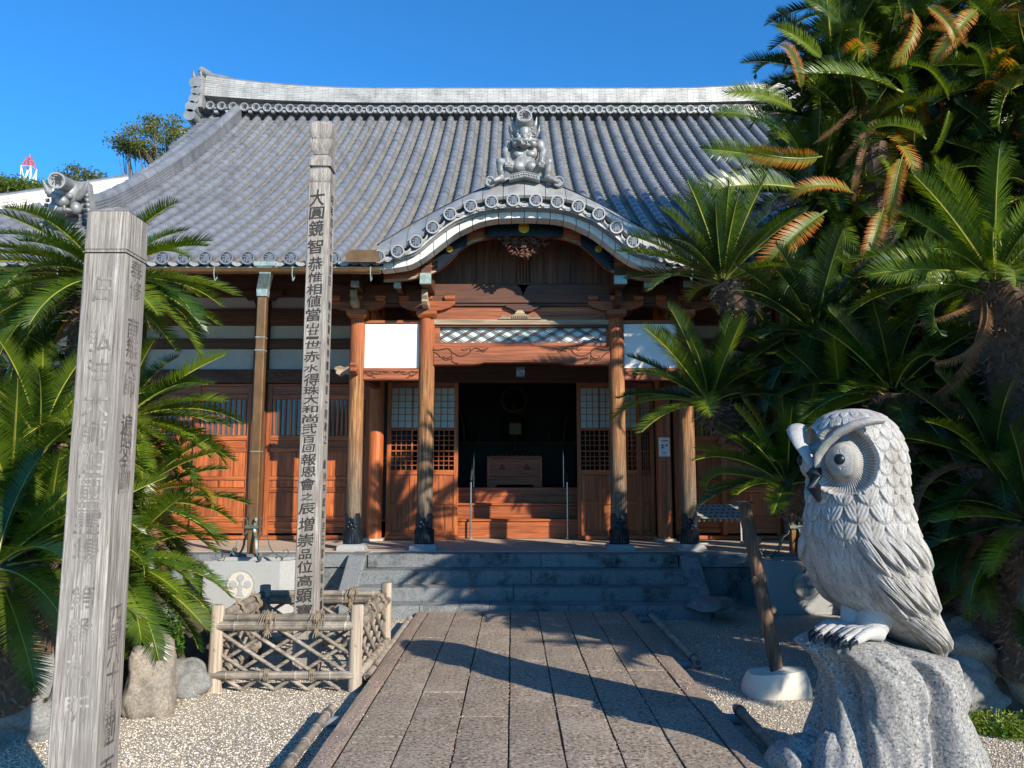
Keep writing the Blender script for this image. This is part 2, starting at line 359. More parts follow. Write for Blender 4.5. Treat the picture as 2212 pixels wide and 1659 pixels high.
# glyphs: the built-in font turned into flat meshes
GL = {}
def glyph(ch, off=.012):
    vs, fs = glyph0(ch)
    if (ch, off) in GB: return GB[ch, off]
    V, Fc = [], []
    for dx, dy in ((0, 0), (off, off * .5), (-off, -off * .5), (off * .5, -off), (-off * .5, off)):   # a bolder, brush-like stroke
        b = len(V); V += [(x + dx, y + dy) for x, y in vs]; Fc += [tuple(i + b for i in f) for f in fs]
    GB[ch, off] = (V, Fc); return GB[ch, off]
GB = {}
def glyph0(ch, off=0):
    if (ch, off) in GL: return GL[ch, off]
    cu = bpy.data.curves.new('g', 'FONT'); cu.body = ch; cu.size = 1; cu.resolution_u = 2; cu.offset = off
    cu.align_x = 'CENTER'
    ob = bpy.data.objects.new('g', cu); col.objects.link(ob); dg = bpy.context.evaluated_depsgraph_get()
    me = ob.evaluated_get(dg).to_mesh(); vs = [tuple(v.co) for v in me.vertices]; fs = [tuple(p.vertices) for p in me.polygons]
    ob.evaluated_get(dg).to_mesh_clear(); bpy.data.objects.remove(ob); bpy.data.curves.remove(cu)
    if vs:
        xs = [v[0] for v in vs]; ys = [v[1] for v in vs]; cx, cy = (min(xs) + max(xs)) / 2, (min(ys) + max(ys)) / 2; s = 1 / max(max(xs) - min(xs), max(ys) - min(ys), .35)
        vs = [((x - cx) * s, (y - cy) * s) for x, y, z in vs]
    GL[ch, off] = (vs, fs); return GL[ch, off]
def put(mb, ch, c, ex, ez, size, mi=0, off=.012, shear=0, ax=1.0, rot=0):
    vs, fs = glyph(ch, off); ca, sa = math.cos(rot), math.sin(rot); out = []; nn = ez.cross(ex) * -1; per = max(1, len(vs) // 5)
    for i_, (x, y) in enumerate(vs):
        x = x * ax + shear * y; X, Y = x * ca - y * sa, x * sa + y * ca
        out.append(Vector(c) + ex * (X * size) + ez * (Y * size) + nn * (.0003 * (i_ // per)))
    mb.add(out, fs, mi)
EX, EY, EZ = Vector((1, 0, 0)), Vector((0, 1, 0)), Vector((0, 0, 1))
# ================================================================== SETTING: ground, path, platform
g = MB(); g.add([(-150, -60, -.115), (150, -60, -.115), (150, 240, -.115), (-150, 240, -.115)], [(0, 1, 2, 3)])
tag(g.build('gravel_ground', M['gravel']), 'pale gravel court around the stone path', kind='structure')
rnd = random.Random(5)
XC = .17                                                   # the hall's centre line
# path of granite pavers, with narrow kerb stones
path = MB().box(-1.15, 1.46, 1.2, 9.66, -.114, -.018).build('path', M['soil']); tag(path, 'raised stone path leading to the steps', kind='structure')
def slab_mesh(x0, x1, y0, y1, z0, z1, r, nx=4, ny=4):
    mb = MB(); vs = []; jj = lambda: r.uniform(-.0035, .0035)
    for j in range(ny + 1):
        for i in range(nx + 1):
            e = (i in (0, nx)) or (j in (0, ny))
            vs.append((x0 + (x1 - x0) * i / nx + (jj() if 0 < j < ny else 0), y0 + (y1 - y0) * j / ny + (jj() if 0 < i < nx else 0), z1 - (.004 + r.random() * .003 if e else r.random() * .002)))
    n = len(vs); vs += [(x0, y0, z0), (x1, y0, z0), (x1, y1, z0), (x0, y1, z0)]
    fs = [(j * (nx + 1) + i, j * (nx + 1) + i + 1, (j + 1) * (nx + 1) + i + 1, (j + 1) * (nx + 1) + i) for j in range(ny) for i in range(nx)]
    fs.append((n, n + 1) + tuple(reversed(range(nx + 1)))[:]) if False else None
    for a, b, k in ((0, nx, 0), ):
        pass
    bot = [n, n + 1, n + 2, n + 3]
    front = list(range(0, nx + 1)); right = [j * (nx + 1) + nx for j in range(ny + 1)]
    back = [ny * (nx + 1) + i for i in range(nx, -1, -1)]; left = [j * (nx + 1) for j in range(ny, -1, -1)]
    fs += [tuple(reversed(front)) + (bot[0], bot[1]), tuple(reversed(right)) + (bot[1], bot[2]), tuple(reversed(back)) + (bot[2], bot[3]), tuple(reversed(left)) + (bot[3], bot[0])]
    mb.add(vs, [f for f in fs if f]); return mb
edges = [-1.01 + .33 * k for k in range(8)]
for k in range(7):
    y = 1.25 + rnd.random() * .4; y_prev = 1.2
    while y_prev < 9.6:
        y = min(y_prev + rnd.uniform(.75, 1.35), 9.64)
        if 9.64 - y < .3: y = 9.64
        slab_mesh(edges[k] + .007, edges[k + 1] - .007, y_prev + .0015, y - .0015, -.05, rnd.uniform(-.004, .003), rnd).build('paver', M['paver'], path)
        y_prev = y
for x0, x1 in ((-1.15, -1.02), (1.31, 1.46)):
    y = 1.2
    while y < 9.6:
        y2 = min(y + rnd.uniform(.85, 1.2), 9.64); y2 = 9.64 if 9.64 - y2 < .4 else y2
        slab_mesh(x0 + .003, x1 - .003, y + .003, y2 - .003, -.112, rnd.uniform(-.002, .004), rnd).build('kerb_stone', M['paver_edge'], path); y = y2
# platform of granite
plat = MB().box(-8.2, 8.4, 11.05, 23.5, -.1, .574).build('platform', M['floor']); tag(plat, 'raised earthen floor platform edged with granite', kind='structure')
SX0, SX1 = xx(790, 1230, 10.55), xx(1470, 1230, 10.55)
def course(x0, x1, y0, y1, z0, z1, w0, w1, name='edge_stone', m='granite_step'):
    x = x0
    while x < x1 - .01:
        w_ = rnd.uniform(w0, w1); x2 = x + w_
        if x1 - x2 < w0 * .6: x2 = x1
        slab_mesh(x + .004, x2 - .004, y0, y1, z0, z1 + rnd.uniform(-.002, .002), rnd, 5, 2).build(name, M[m], plat); x = x2
for xa, xb, mm in ((-8.2, SX0 - .27, 'granite_step'), (SX1 + .27, 8.4, 'granite_step')):
    mm2 = 'granite_warm' if xa < -5 and xb < -5 else mm
    course(xa, xb, 10.70, 11.05, .405, .58, 1.1, 1.5, m=mm)
    course(xa, xb, 10.74, 11.04, -.115, .397, .62, .95, m=mm)
course(SX0, SX1, 10.68, 11.05, .405, .58, 1.6, 2.4, 'step_stone')
course(SX0 - .03, SX1 + .04, 10.35, 10.74, .225, .405, 1.5, 2.4, 'step_stone')
course(SX0 - .09, SX1 + .10, 10.02, 10.41, .06, .228, 1.5, 2.4, 'step_stone')
course(SX0 - .16, SX1 + .17, 9.68, 10.08, -.115, .062, .7, 1.0, 'step_stone')
for s, xa in ((-1, SX0 - .26), (1, SX1 + .015)):           # sloping cheek stones
    sl = MB(); pr = [(9.85, -.115), (11.04, -.115), (11.04, .582), (10.64, .582), (9.85, .04)]
    sl.add([(xa + dx, y, z) for dx in (0, .245) for y, z in pr], [tuple(range(5)), tuple(range(9, 4, -1))] + [(i, (i + 1) % 5, (i + 1) % 5 + 5, i + 5) for i in range(5)])
    sl.build('cheek_stone', M['granite_step'], plat, bevel=.015)
# floor slabs behind the edge
for i in range(9):
    x0 = -8.2 + i * 1.84; bx('floor_slab', plat, M['floor'], x0 + .003, x0 + 1.837, 11.052, 13.05, .52, .5795 , .003)

# ================================================================== THE HALL
hall = empty('temple_hall', (XC, 13, .58), label='wooden temple hall with grey tiled roof and a curved gable over its open doorway', cat='temple hall')
def P(name, loc=(0, 0, 0)):                                 # parts live in world coordinates
    pass
bpy.context.view_layer.update()
INV = Matrix.Translation((-XC, -13, -.58))
class HallParent: pass
_bld = MB.build
def hb(mb, name, mats, parent=None, **k):
    o = mb.build(name, mats, None, **k)
    if parent is None or parent is hall: o.parent = hall; o.matrix_parent_inverse = INV
    else: o.parent = parent
    return o
def hbx(name, m, x0, x1, y0, y1, z0, z1, bevel=.006, parent=None, **k): return hb(MB().box(x0, x1, y0, y1, z0, z1), name, m, parent, bevel=bevel, **k)
EAVE_Y, RIDGE_Y, EZ0 = 10.2, 18.75, 4.54
def roofz(Y): s = (Y - EAVE_Y) / (RIDGE_Y - EAVE_Y); return EZ0 + 4.6 * s + 1.65 * s * s
def roofY(z):
    a, b = EAVE_Y, RIDGE_Y
    for _ in range(30):
        m_ = (a + b) / 2
        if roofz(m_) < z: a = m_
        else: b = m_
    return a
# --- curved gable outlines, measured on the plane of the gable, as functions of distance from the centre line
def prof(pts, Y):
    out = sorted((abs(xx(px, py, Y) - xx(1133, py, Y)), zz(py, Y)) for px, py in pts)
    out.insert(0, (-out[1][0], out[1][1])); xs = np.array([p[0] for p in out]); zs = np.array([p[1] for p in out])
    gx = np.linspace(0, out[-1][0], 200); gz = np.interp(gx, xs, zs)
    k = np.hanning(27); k /= k.sum(); full = np.concatenate([gz[::-1][:-1], gz]); pad = np.pad(full, 13, mode='reflect', reflect_type='odd'); sm = np.convolve(pad, k, 'valid')[len(gz) - 1:]
    return lambda d: float(np.interp(abs(d), gx, sm))
GY = 10.1
KU = prof([(1134, 378.5), (1086, 391), (1032, 412), (991, 431), (952, 450.6), (917, 470), (882, 489), (845, 512), (812, 533), (770, 546)], 10.42)
KD = prof([(1133, 432.5), (1108, 434), (1062, 437), (1017, 446), (973, 462), (935.6, 492), (901.5, 523), (861, 545), (820, 556), (780, 560)], GY)
KT = prof([(1133, 456), (1072, 459), (1033, 466.5), (988, 484), (945, 514), (903, 552), (850, 567), (790, 571)], GY + .14)
KB = prof([(1133, 470), (1072, 472), (1037, 479), (988, 501.5), (952.5, 528), (917, 556), (886, 573.6), (840, 580.6), (790, 584)], GY + .14)
BY = 10.72
KB2 = prof([(1133, 466), (1072, 468), (1037, 475), (988, 497), (952.5, 524), (917, 552), (886, 570), (840, 577), (790, 580)], BY)
KH = prof([(1133, 509), (1072, 511), (1033, 519), (1009, 528), (986, 549), (959.5, 577), (931, 593), (879, 604.6), (840, 607), (790, 607)], BY)
GW = 2.05
def strip(fa, fb, x0, x1, n, mb=None, mi=0):                # fa, fb: d -> Vector; closed plate by caller
    mb = mb or MB(); vs = []
    for i in range(n + 1):
        d = x0 + (x1 - x0) * i / n; vs += [fa(d), fb(d)]
    mb.add(vs, [(2 * i, 2 * i + 2, 2 * i + 3, 2 * i + 1) for i in range(n)], mi); return mb
def band(top, bot, x0, x1, y0, y1, n, mb=None, mi=0):        # solid curved board, y0..y1
    mb = mb or MB(); vs = []
    for i in range(n + 1):
        d = x0 + (x1 - x0) * i / n; x = XC + d
        vs += [(x, y0, bot(d)), (x, y0, top(d)), (x, y1, top(d)), (x, y1, bot(d))]
    fs = [(4 * i + k, 4 * i + (k + 1) % 4, 4 * i + 4 + (k + 1) % 4, 4 * i + 4 + k) for i in range(n) for k in range(4)]
    fs += [(0, 1, 2, 3), tuple(4 * n + k for k in (3, 2, 1, 0))]; return mb.add(vs, fs, mi)
# --- main roof
roof = hb(MB(), 'roof', M['tile_pan'])
def hipY(X):                                                # rear limit of the front slope left of the gable (and mirrored)
    d = abs(X - XC) - 7.88
    return RIDGE_Y if d <= 0 else 13.95 - d / 1.22
base = MB(); NX = 130
xs = [XC - 12.3 + 24.6 * i / NX for i in range(NX + 1)]
def eaveY0(X):
    d = X - XC
    if abs(d) >= GW: return EAVE_Y
    zu = KU(d)
    return max(EAVE_Y, roofY(zu + .01)) if zu > EZ0 + .04 else EAVE_Y
NYs = 26
vs = []
for X in xs:
    y0, y1 = eaveY0(X), max(hipY(X), EAVE_Y + .02)
    if y1 < y0: y1 = y0
    for j in range(NYs + 1):
        Y = y0 + (y1 - y0) * j / NYs; vs.append((X, Y, roofz(Y) - .03))
base.add(vs, [(i * (NYs + 1) + j, (i + 1) * (NYs + 1) + j, (i + 1) * (NYs + 1) + j + 1, i * (NYs + 1) + j + 1) for i in range(NX) for j in range(NYs)])
# rear slope and gable ends close the roof
base.add([(XC - 7.88, RIDGE_Y, 10.75), (XC + 7.88, RIDGE_Y, 10.75), (XC + 10.9, 27, 4.5), (XC - 10.9, 27, 4.5)], [(0, 1, 2, 3)])
for s in (-1, 1):
    base.add([(XC + s * 7.88, RIDGE_Y, 10.7), (XC + s * 7.88, 13.95, roofz(13.95) - .1), (XC + s * 7.88, 22.3, 6.8)], [(0, 1, 2)])
    base.add([(XC + s * 7.88, 13.95, roofz(13.95) - .1), (XC + s * 12.4, 10.2, 4.45), (XC + s * 12.4, 27, 4.4), (XC + s * 7.88, 22.3, 6.8)], [(0, 1, 2, 3)])
rb = base.build('roof_bed', M['tile_pan']); rb.parent = roof
# pan tiles: overlapping concave courses between the rows, one stuff part
STEP = .289
rows = [i for i in range(-42, 43)]
pan = MB()
def slope_pts(y0, y1, seg):
    out = [y0]; Y = y0
    while Y < y1 - 1e-3:
        dz = (roofz(Y + .01) - roofz(Y)) / .01; Y = min(y1, Y + seg / math.sqrt(1 + dz * dz)); out.append(Y)
    return out
for i in rows[:-1]:
    Xa = XC + STEP * i + .055; Xb = XC + STEP * (i + 1) - .055; Xm = (Xa + Xb) / 2
    if Xm > 7.6: continue
    ya, yb = eaveY0(Xm), hipY(Xm)
    if yb - ya < .4: continue
    pts = slope_pts(ya - (.02 if ya == EAVE_Y else 0), min(yb, RIDGE_Y - .15), .155)
    for a, b in zip(pts, pts[1:]):
        za, zb = roofz(a), roofz(b); vs = []
        for q, X in ((0, Xa), (1, Xa * .7 + Xb * .3), (2, Xa * .3 + Xb * .7), (3, Xb)):
            dip = 0 if q in (0, 3) else -.022
            vs += [(X, a, za + .018 + dip), (X, b + .02, zb + dip - .006), (X, a, za - .022 + dip)]
        pan.add(vs, [(3 * q, 3 * q + 3, 3 * q + 4, 3 * q + 1) for q in range(3)] + [(3 * q + 2, 3 * q + 5, 3 * q + 3, 3 * q) for q in range(3)])
po = pan.build('pan_tiles', M['tile_pan'], roof, kind='stuff')
# cover tiles
def cover_unit(L):
    mb = MB(); mb.tube([(0, 0, 0), (0, L * .05, 0), (0, L + .02, -.004)], [.083, .087, .077], 10, half=True, up=EZ)
    mb.box(-.082, -.060, .01, L, -.05, .003).box(.060, .082, .01, L, -.05, .003); return mb
tm = meshof(cover_unit(.30).build('tile', M['tile'], smooth=40))
cover = []
for i in rows:
    X = XC + STEP * i
    if X > 7.9: continue
    ya, yb = eaveY0(X), min(hipY(X), RIDGE_Y - .05)
    if abs(X - XC + 7.07) < .16: ya2 = 0
    if yb - ya < .3: continue
    pts = slope_pts(ya, yb, .30)
    for a, b in zip(pts, pts[1:]):
        za, zb = roofz(a), roofz(b); th = math.atan2(zb - za, b - a); cover.append((X, a, za + .028, th, (b - a) / math.cos(th) / .30))
def visible(c):
    if c[0] > 3.9 or c[0] < -7.0 - (c[1] - 10.2) * .62: return False
    if c[0] > 2.0 and c[1] < 12.0: return False
    return True
cover.sort(key=lambda c: (0 if visible(c) else 1, c[1] ** 2 + c[0] ** 2 * .6))
rest = MB(); base_t = cover_unit(.30)
for k, (X, Y, Z, th, ln) in enumerate(cover):
    mt = Matrix.Translation((X, Y, Z)) @ Matrix.Rotation(th, 4, 'X') @ Matrix.Diagonal((1, ln, 1, 1))
    if k < 300: inst('tile', tm, roof, mtx=mt)
    else: rest.add([mt @ Vector(v) for v in base_t.v], base_t.f)
rest.build('tiles', M['tile'], roof, kind='stuff', smooth=40)
# round end tiles with the relief character
def disc_mesh(name, r, dark, mats, off=.02):
    mb = MB(); mb.disc((0, 0), r * .80, .002, .03, 24, 1); mb.ring((0, 0), r * .80, r, -.014, .05, 24, 0)
    put(mb, '清', (0, -.006, 0), EX, EZ, r * 1.32, 2, off)
    return meshof(mb.build(name, mats, smooth=30))
dm = disc_mesh('eave_disc', .096, True, [M['tile'], M['tile_dark'], M['tile']])  # dark recess face: shade behind the character is put into its colour
dmr = disc_mesh('ridge_disc', .105, False, [M['tile_pale'], M['tile_pale'], M['tile_dark']], .006)
for i in rows:
    X = XC + STEP * i
    if abs(X - XC) < GW - .06 or X > 7.9: continue
    inst('eave_disc', dm, roof, (X, EAVE_Y - .05, EZ0 + .035), (R(-4), 0, 0))
eb = MB()
for i in rows[:-1]:                                          # curved lips of the lowest pan tiles
    Xa = XC + STEP * i + .07; Xb = XC + STEP * (i + 1) - .07
    if abs((Xa + Xb) / 2 - XC) < GW - .1 or Xb > 7.9: continue
    pts = [(Xa + (Xb - Xa) * q / 6, EZ0 - .01 - .035 * math.sin(math.pi * q / 6)) for q in range(7)]
    poly = [(x, z + .012) for x, z in pts] + [(x, z - .035) for x, z in reversed(pts)]
    eb.prism(poly, EAVE_Y - .04, EAVE_Y - .01)
eb.build('eave_lips', M['tile_pale'], roof, kind='stuff')
# --- main ridge
def rise(X): return .36 * max(0, (abs(X - XC) - 3.0) / 5.05) ** 2.4
rg = hb(MB(), 'ridge', M['ridge'])
zb0 = zz(231, RIDGE_Y); ncs = 9; ch = (zz(199, RIDGE_Y) - zb0) / ncs
cm = MB(); RX = 8.0
core = MB()
for i in range(41):
    pass
for c in range(ncs):
    x = -RX - (.15 if c % 2 else 0); 
    while x < RX:
        L = .30; a, b = max(x + .004, -RX), min(x + L - .004, RX)
        if b > a:
            f = 1 + .12 * c; za = zb0 + c * ch + rise(XC + a) * (.55 + .45 * c / ncs); zb_ = zb0 + c * ch + rise(XC + b) * (.55 + .45 * c / ncs)
            hgt = ch * .84 + rise(XC + a) * .04; yf = RIDGE_Y - .24 + c * .006 + rnd.uniform(-.003, .003); yk = RIDGE_Y + .2
            cm.add([(XC + a, yf, za), (XC + b, yf, zb_), (XC + b, yk, zb_), (XC + a, yk, za), (XC + a, yf, za + hgt), (XC + b, yf, zb_ + hgt), (XC + b, yk, zb_ + hgt), (XC + a, yk, za + hgt)],
                   [(0, 3, 2, 1), (4, 5, 6, 7), (0, 1, 5, 4), (1, 2, 6, 5), (2, 3, 7, 6), (3, 0, 4, 7)])
        x += L
cm.build('ridge_tiles', M['ridge'], rg, kind='stuff')
cr = MB(); pts = [(XC - RX + 2 * RX * i / 60, RIDGE_Y, zb0 + ncs * ch + rise(XC - RX + 2 * RX * i / 60) - .02) for i in range(61)]
cr.tube(pts, .13, 12, half=True); cr.build('ridge_cap', M['tile'], rg, smooth=50)
gap = MB().box(XC - RX, XC + RX, RIDGE_Y - .16, RIDGE_Y + .2, zb0 - .26, zb0 - .004); gap.build('ridge_base', M['tile_dark'], rg)
zt = zz(237, RIDGE_Y - .3)
for i in range(-27, 28):
    if XC + STEP * i > 6.2: continue
    inst('ridge_disc', dmr, rg, (XC + STEP * i, RIDGE_Y - .32, zt + rise(XC + STEP * i) * .35), (0, 0, 0))
lp = MB()
for i in range(-27, 27):
    a = XC + STEP * i + .10; b = a + STEP - .20; lp.box(a, b, RIDGE_Y - .30, RIDGE_Y - .2, zt - .07, zt - .01); lp.box(a - .02, b + .02, RIDGE_Y - .28, RIDGE_Y - .2, zt + .045, zt + .075)
lp.build('ridge_lips', M['tile_pale'], rg, kind='stuff')
# ridge-end ornament: board with a scalloped curling outline and horns
def ridge_end(sx):
    o = MB(); x0 = XC + sx * RX
    zb_, ztp = zz(268, RIDGE_Y), zz(178, RIDGE_Y)
    o.box(min(x0, x0 + sx * .14), max(x0, x0 + sx * .14), RIDGE_Y - .34, RIDGE_Y + .3, zb_ + .3, ztp)
    for k, (dz, r) in enumerate(((.06, .15), (.28, .15), (.50, .13), (.70, .12), (.92, .15))):
        o.tube([(x0 + sx * (.22 + .06 * math.cos(k)), RIDGE_Y - .40, zb_ + dz), (x0 + sx * (.22 + .06 * math.cos(k)), RIDGE_Y + .3, zb_ + dz)], r, 14)
    o.tube([(x0 + sx * .2, RIDGE_Y - .2, ztp - .12), (x0 + sx * .30, RIDGE_Y - .22, ztp + .05), (x0 + sx * .33, RIDGE_Y - .22, ztp + .24)], [.07, .05, .008], 8)
    o.tube([(x0 + sx * .06, RIDGE_Y - .3, ztp - .1), (x0 + sx * .10, RIDGE_Y - .3, ztp + .05), (x0 + sx * .08, RIDGE_Y - .3, ztp + .18)], [.06, .05, .008], 8)
    o.tube([(x0 - sx * .5, RIDGE_Y, ztp + .02), (x0 - sx * .1, RIDGE_Y, ztp + .12), (x0 + sx * .22, RIDGE_Y, ztp + .34)], [.13, .12, .10], 12)
    return hb(o, 'ridge_end_ornament', M['oni'], smooth=45)
ridge_end(-1)
# --- descending ridges (one each side) and the corner ridge beyond
def path_ridge(name, pts, courses, chh, half, capr, m, mcap, kindname='course'):
    root = hb(MB(), name, m)
    for c in range(courses):
        mb = MB(); wd = half * (1 - .03 * c)
        for a, b in zip(pts, pts[1:]):
            a = Vector(a); b = Vector(b); d = (b - a); L = d.length; n = max(1, int(L / .3)); sd_ = d.cross(EZ).normalized()
            for k in range(n):
                p = a + d * (k / n); q = a + d * ((k + 1) / n) - d.normalized() * .006
                p = p + EZ * (c * chh); q = q + EZ * (c * chh); j = rnd.uniform(-.004, .004)
                mb.add([p - sd_ * (wd + j), p + sd_ * (wd + j), q + sd_ * (wd + j), q - sd_ * (wd + j), p - sd_ * (wd + j) + EZ * chh * .85, p + sd_ * (wd + j) + EZ * chh * .85, q + sd_ * (wd + j) + EZ * chh * .85, q - sd_ * (wd + j) + EZ * chh * .85],
                       [(0, 3, 2, 1), (4, 5, 6, 7), (0, 1, 5, 4), (1, 2, 6, 5), (2, 3, 7, 6), (3, 0, 4, 7)])
        mb.build(kindname, m, root)
    inn = MB(); inn.tube([Vector(p) + EZ * (courses * chh * .5) for p in pts], half * .8, 6); inn.build('mortar', M['tile_dark'], root)
    seg = MB()
    for a, b in zip(pts, pts[1:]):
        a = Vector(a); b = Vector(b); d = b - a; n = max(1, int(d.length / .3))
        for k in range(n): seg.tube([a + d * (k / n) + EZ * courses * chh, a + d * ((k + .06) / n) + EZ * courses * chh, a + d * ((k + 1) / n) + EZ * courses * chh], [capr * 1.02, capr * 1.05, capr * .95], 10, half=True)
    seg.build('cap_tiles', mcap, root, smooth=45); return root
for s in (-1, 1):
    ys = [11.75 + (18.45 - 11.75) * k / 16 for k in range(17)]
    path_ridge('descending_ridge', [(XC + s * 7.12, Y, roofz(Y) + .02 + (.10 * max(0, (12.6 - Y)))) for Y in ys], 6, .058, .13, .105, M['tile'], M['tile'])
    path_ridge('corner_ridge', [(XC + s * (7.60 + (14.25 - Y) * 1.22), Y, roofz(Y) - .02) for Y in [14.25 - k * .3 for k in range(13)]], 5, .058, .12, .075, M['ridge'], M['tile'])
# verge rolls on the gable end
vg = MB()
for k in range(13):
    Y = 16.9 + k * .14; vg.tube([(XC - 7.6, Y, roofz(Y) + .03), (XC - 8.05, Y, roofz(Y) - .01)], .062, 8)
hb(vg, 'verge_tiles', M['tile'], kind='stuff', smooth=45)

# demon face at the foot of the left descending ridge, with the long round tile over it
def demon_face(cx, cy, cz):
    o = MB(); f = Vector((cx, cy, cz))
    o.prism([(cx + x, cz + z) for x, z in ((-.26, -.30), (-.32, .05), (-.26, .33), (.0, .36), (.26, .33), (.32, .05), (.40, -.36), (.30, -.42), (.2, -.1))], cy + .1, cy + .2)
    o.ell(f + Vector((0, -.02, .12)), (.19, .15, .22)); o.ell(f + Vector((0, -.12, -.06)), (.10, .10, .10))
    for s in (-1, 1):
        o.ell(f + Vector((s * .1, -.13, .02)), (.055, .05, .05)); o.tube([f + Vector((s * .15, 0, .05)), f + Vector((s * .28, -.06, .12)), f + Vector((s * .36, -.1, .30))], [.07, .05, .006], 8)
        o.ell(f + Vector((s * .16, -.04, -.14)), (.09, .09, .10)); o.tube([f + Vector((s * .06, -.17, -.16)), f + Vector((s * .08, -.2, -.24))], [.025, .004], 6)
        for k in range(9): o.ell(f + Vector((s * (.27 + .014 * k), 0, .24 - k * .08)), .035, 6, 5)
    o.ell(f + Vector((0, -.1, -.2)), (.15, .08, .05))
    return o
df = demon_face(XC - 7.12, 11.58, 5.92); hb(df, 'demon_face_tile', M['oni'], smooth=60)
lt = MB(); e0 = Vector((XC - 7.16, 11.9, 6.22)); e1 = at(124, 390, 11.1)
lt.tube([e0, e1], [.10, .115], 16, 0); d_ = (e1 - e0).normalized(); rr = lt
dd = MB(); ang = d_.to_track_quat('-Y', 'Z').to_matrix().to_4x4(); 
hb(lt, 'long_round_tile', M['oni'], smooth=45)
o_ = inst('end_disc', dmr, None, mtx=Matrix.Translation(e1 + d_ * .02) @ ang @ Matrix.Scale(1.15, 4)); o_.parent = hall; o_.matrix_parent_inverse = INV

# --- curved gable: barrel, verge tiles, discs, plaster, barge boards
gab = hb(MB(), 'gable', M['tile'])
br = MB(); n = 80; vs = []
for i in range(n + 1):
    d = -GW + 2 * GW * i / n; zu = KU(d); Yb = max(10.5, roofY(zu) + .12)
    vs += [(XC + d, 10.38, zu), (XC + d, Yb, zu + .01)]
br.add(vs, [(2 * i, 2 * i + 2, 2 * i + 3, 2 * i + 1) for i in range(n)])
br.build('barrel_roof', M['tile'], gab, smooth=40)
cuts = [-2.02, -1.83, -1.60, -1.35, -1.10, -.85, -.57, -.29, 0, .29, .57, .85, 1.10, 1.35, 1.60, 1.83, 2.02]
for a, b in zip(cuts, cuts[1:]):
    a += .004; b -= .004; n = 5; vs = []
    low = lambda d: KD(d) + max(.012, .045 + .03 * (1 - abs(d) / 2))
    for i in range(n + 1):
        d = a + (b - a) * i / n; zu = KU(d); zl = min(low(d), zu - .03); zl = KD(d) + .02 if zl < KD(d) else zl
        vs += [(XC + d, 10.09, zl), (XC + d, 10.24, (zl + zu) / 2 + .035), (XC + d, 10.42, zu), (XC + d, 10.42, zl - .05), (XC + d, 10.12, zl - .03)]
    fs = [(5 * i + k, 5 * i + (k + 1) % 5, 5 * i + 5 + (k + 1) % 5, 5 * i + 5 + k) for i in range(n) for k in range(5)] + [(0, 1, 2, 3, 4), tuple(5 * n + k for k in (4, 3, 2, 1, 0))]
    MB().add(vs, fs).build('verge_tile', M['tile_pale'], gab, smooth=35)
dm2 = disc_mesh('eave_disc', .090, True, [M['tile_pale'], M['tile_dark'], M['tile']])  # recess shade is in the dark face colour here too
offs = [xx(1133 + k, 440, GY) - xx(1133, 440, GY) for k in (24.5, 71, 116, 160, 197, 232, 271, 312)]
dl = sorted([-o for o in offs] + offs)
for d in dl: inst('gable_disc', dm2, gab, (XC + d, GY - .03, KD(d)), (0, 0, 0))
sl = MB()
for a, b in zip(dl, dl[1:]):                                  # scalloped pan lips between the discs
    a += .07; b -= .07; n = 6; pts = []
    for i in range(n + 1):
        d = a + (b - a) * i / n; pts.append((XC + d, KD(d) - .03 - .035 * math.sin(math.pi * i / n)))
    sl.prism([(x, z + .02) for x, z in pts] + [(x, z - .03) for x, z in reversed(pts)], GY - .01, GY + .02)
    for q in (.3, .5, .7):
        x = XC + a + (b - a) * q; sl.ell((x, GY - .012, KD(x - XC) - .068), (.016, .008, .012), 6, 4)
sl.build('pan_lips', M['tile_pale'], gab, kind='stuff')
nb = MB(); band(lambda d: KD(d) - .02, lambda d: KT(d) - .002, -GW, GW, GY + .06, GY + .25, 70, nb); nb.build('under_tiles', M['tile'], gab, smooth=30)
nb = MB(); band(lambda d: KD(d) + .07, lambda d: KD(d) - .03, -GW, GW, GY + .07, GY + .25, 70, nb); nb.build('tile_bed', M['tile_dark'], gab, smooth=30)
nb = MB(); band(lambda d: KT(d) + .045, lambda d: KT(d) + .012, -GW, GW, GY + .01, GY + .05, 70, nb); nb.build('drip_course', M['ridge'], gab, smooth=30)
cuts = [-1.97 + 3.94 * k / 22 for k in range(23)]
for a, b in zip(cuts, cuts[1:]):
    mb = MB(); band(KT, KB, a + .004, b - .004, GY + .14 + .006 * rnd.random(), GY + .39, 4, mb); mb.build('plaster_block', M['plaster_old'], gab, bevel=.004)
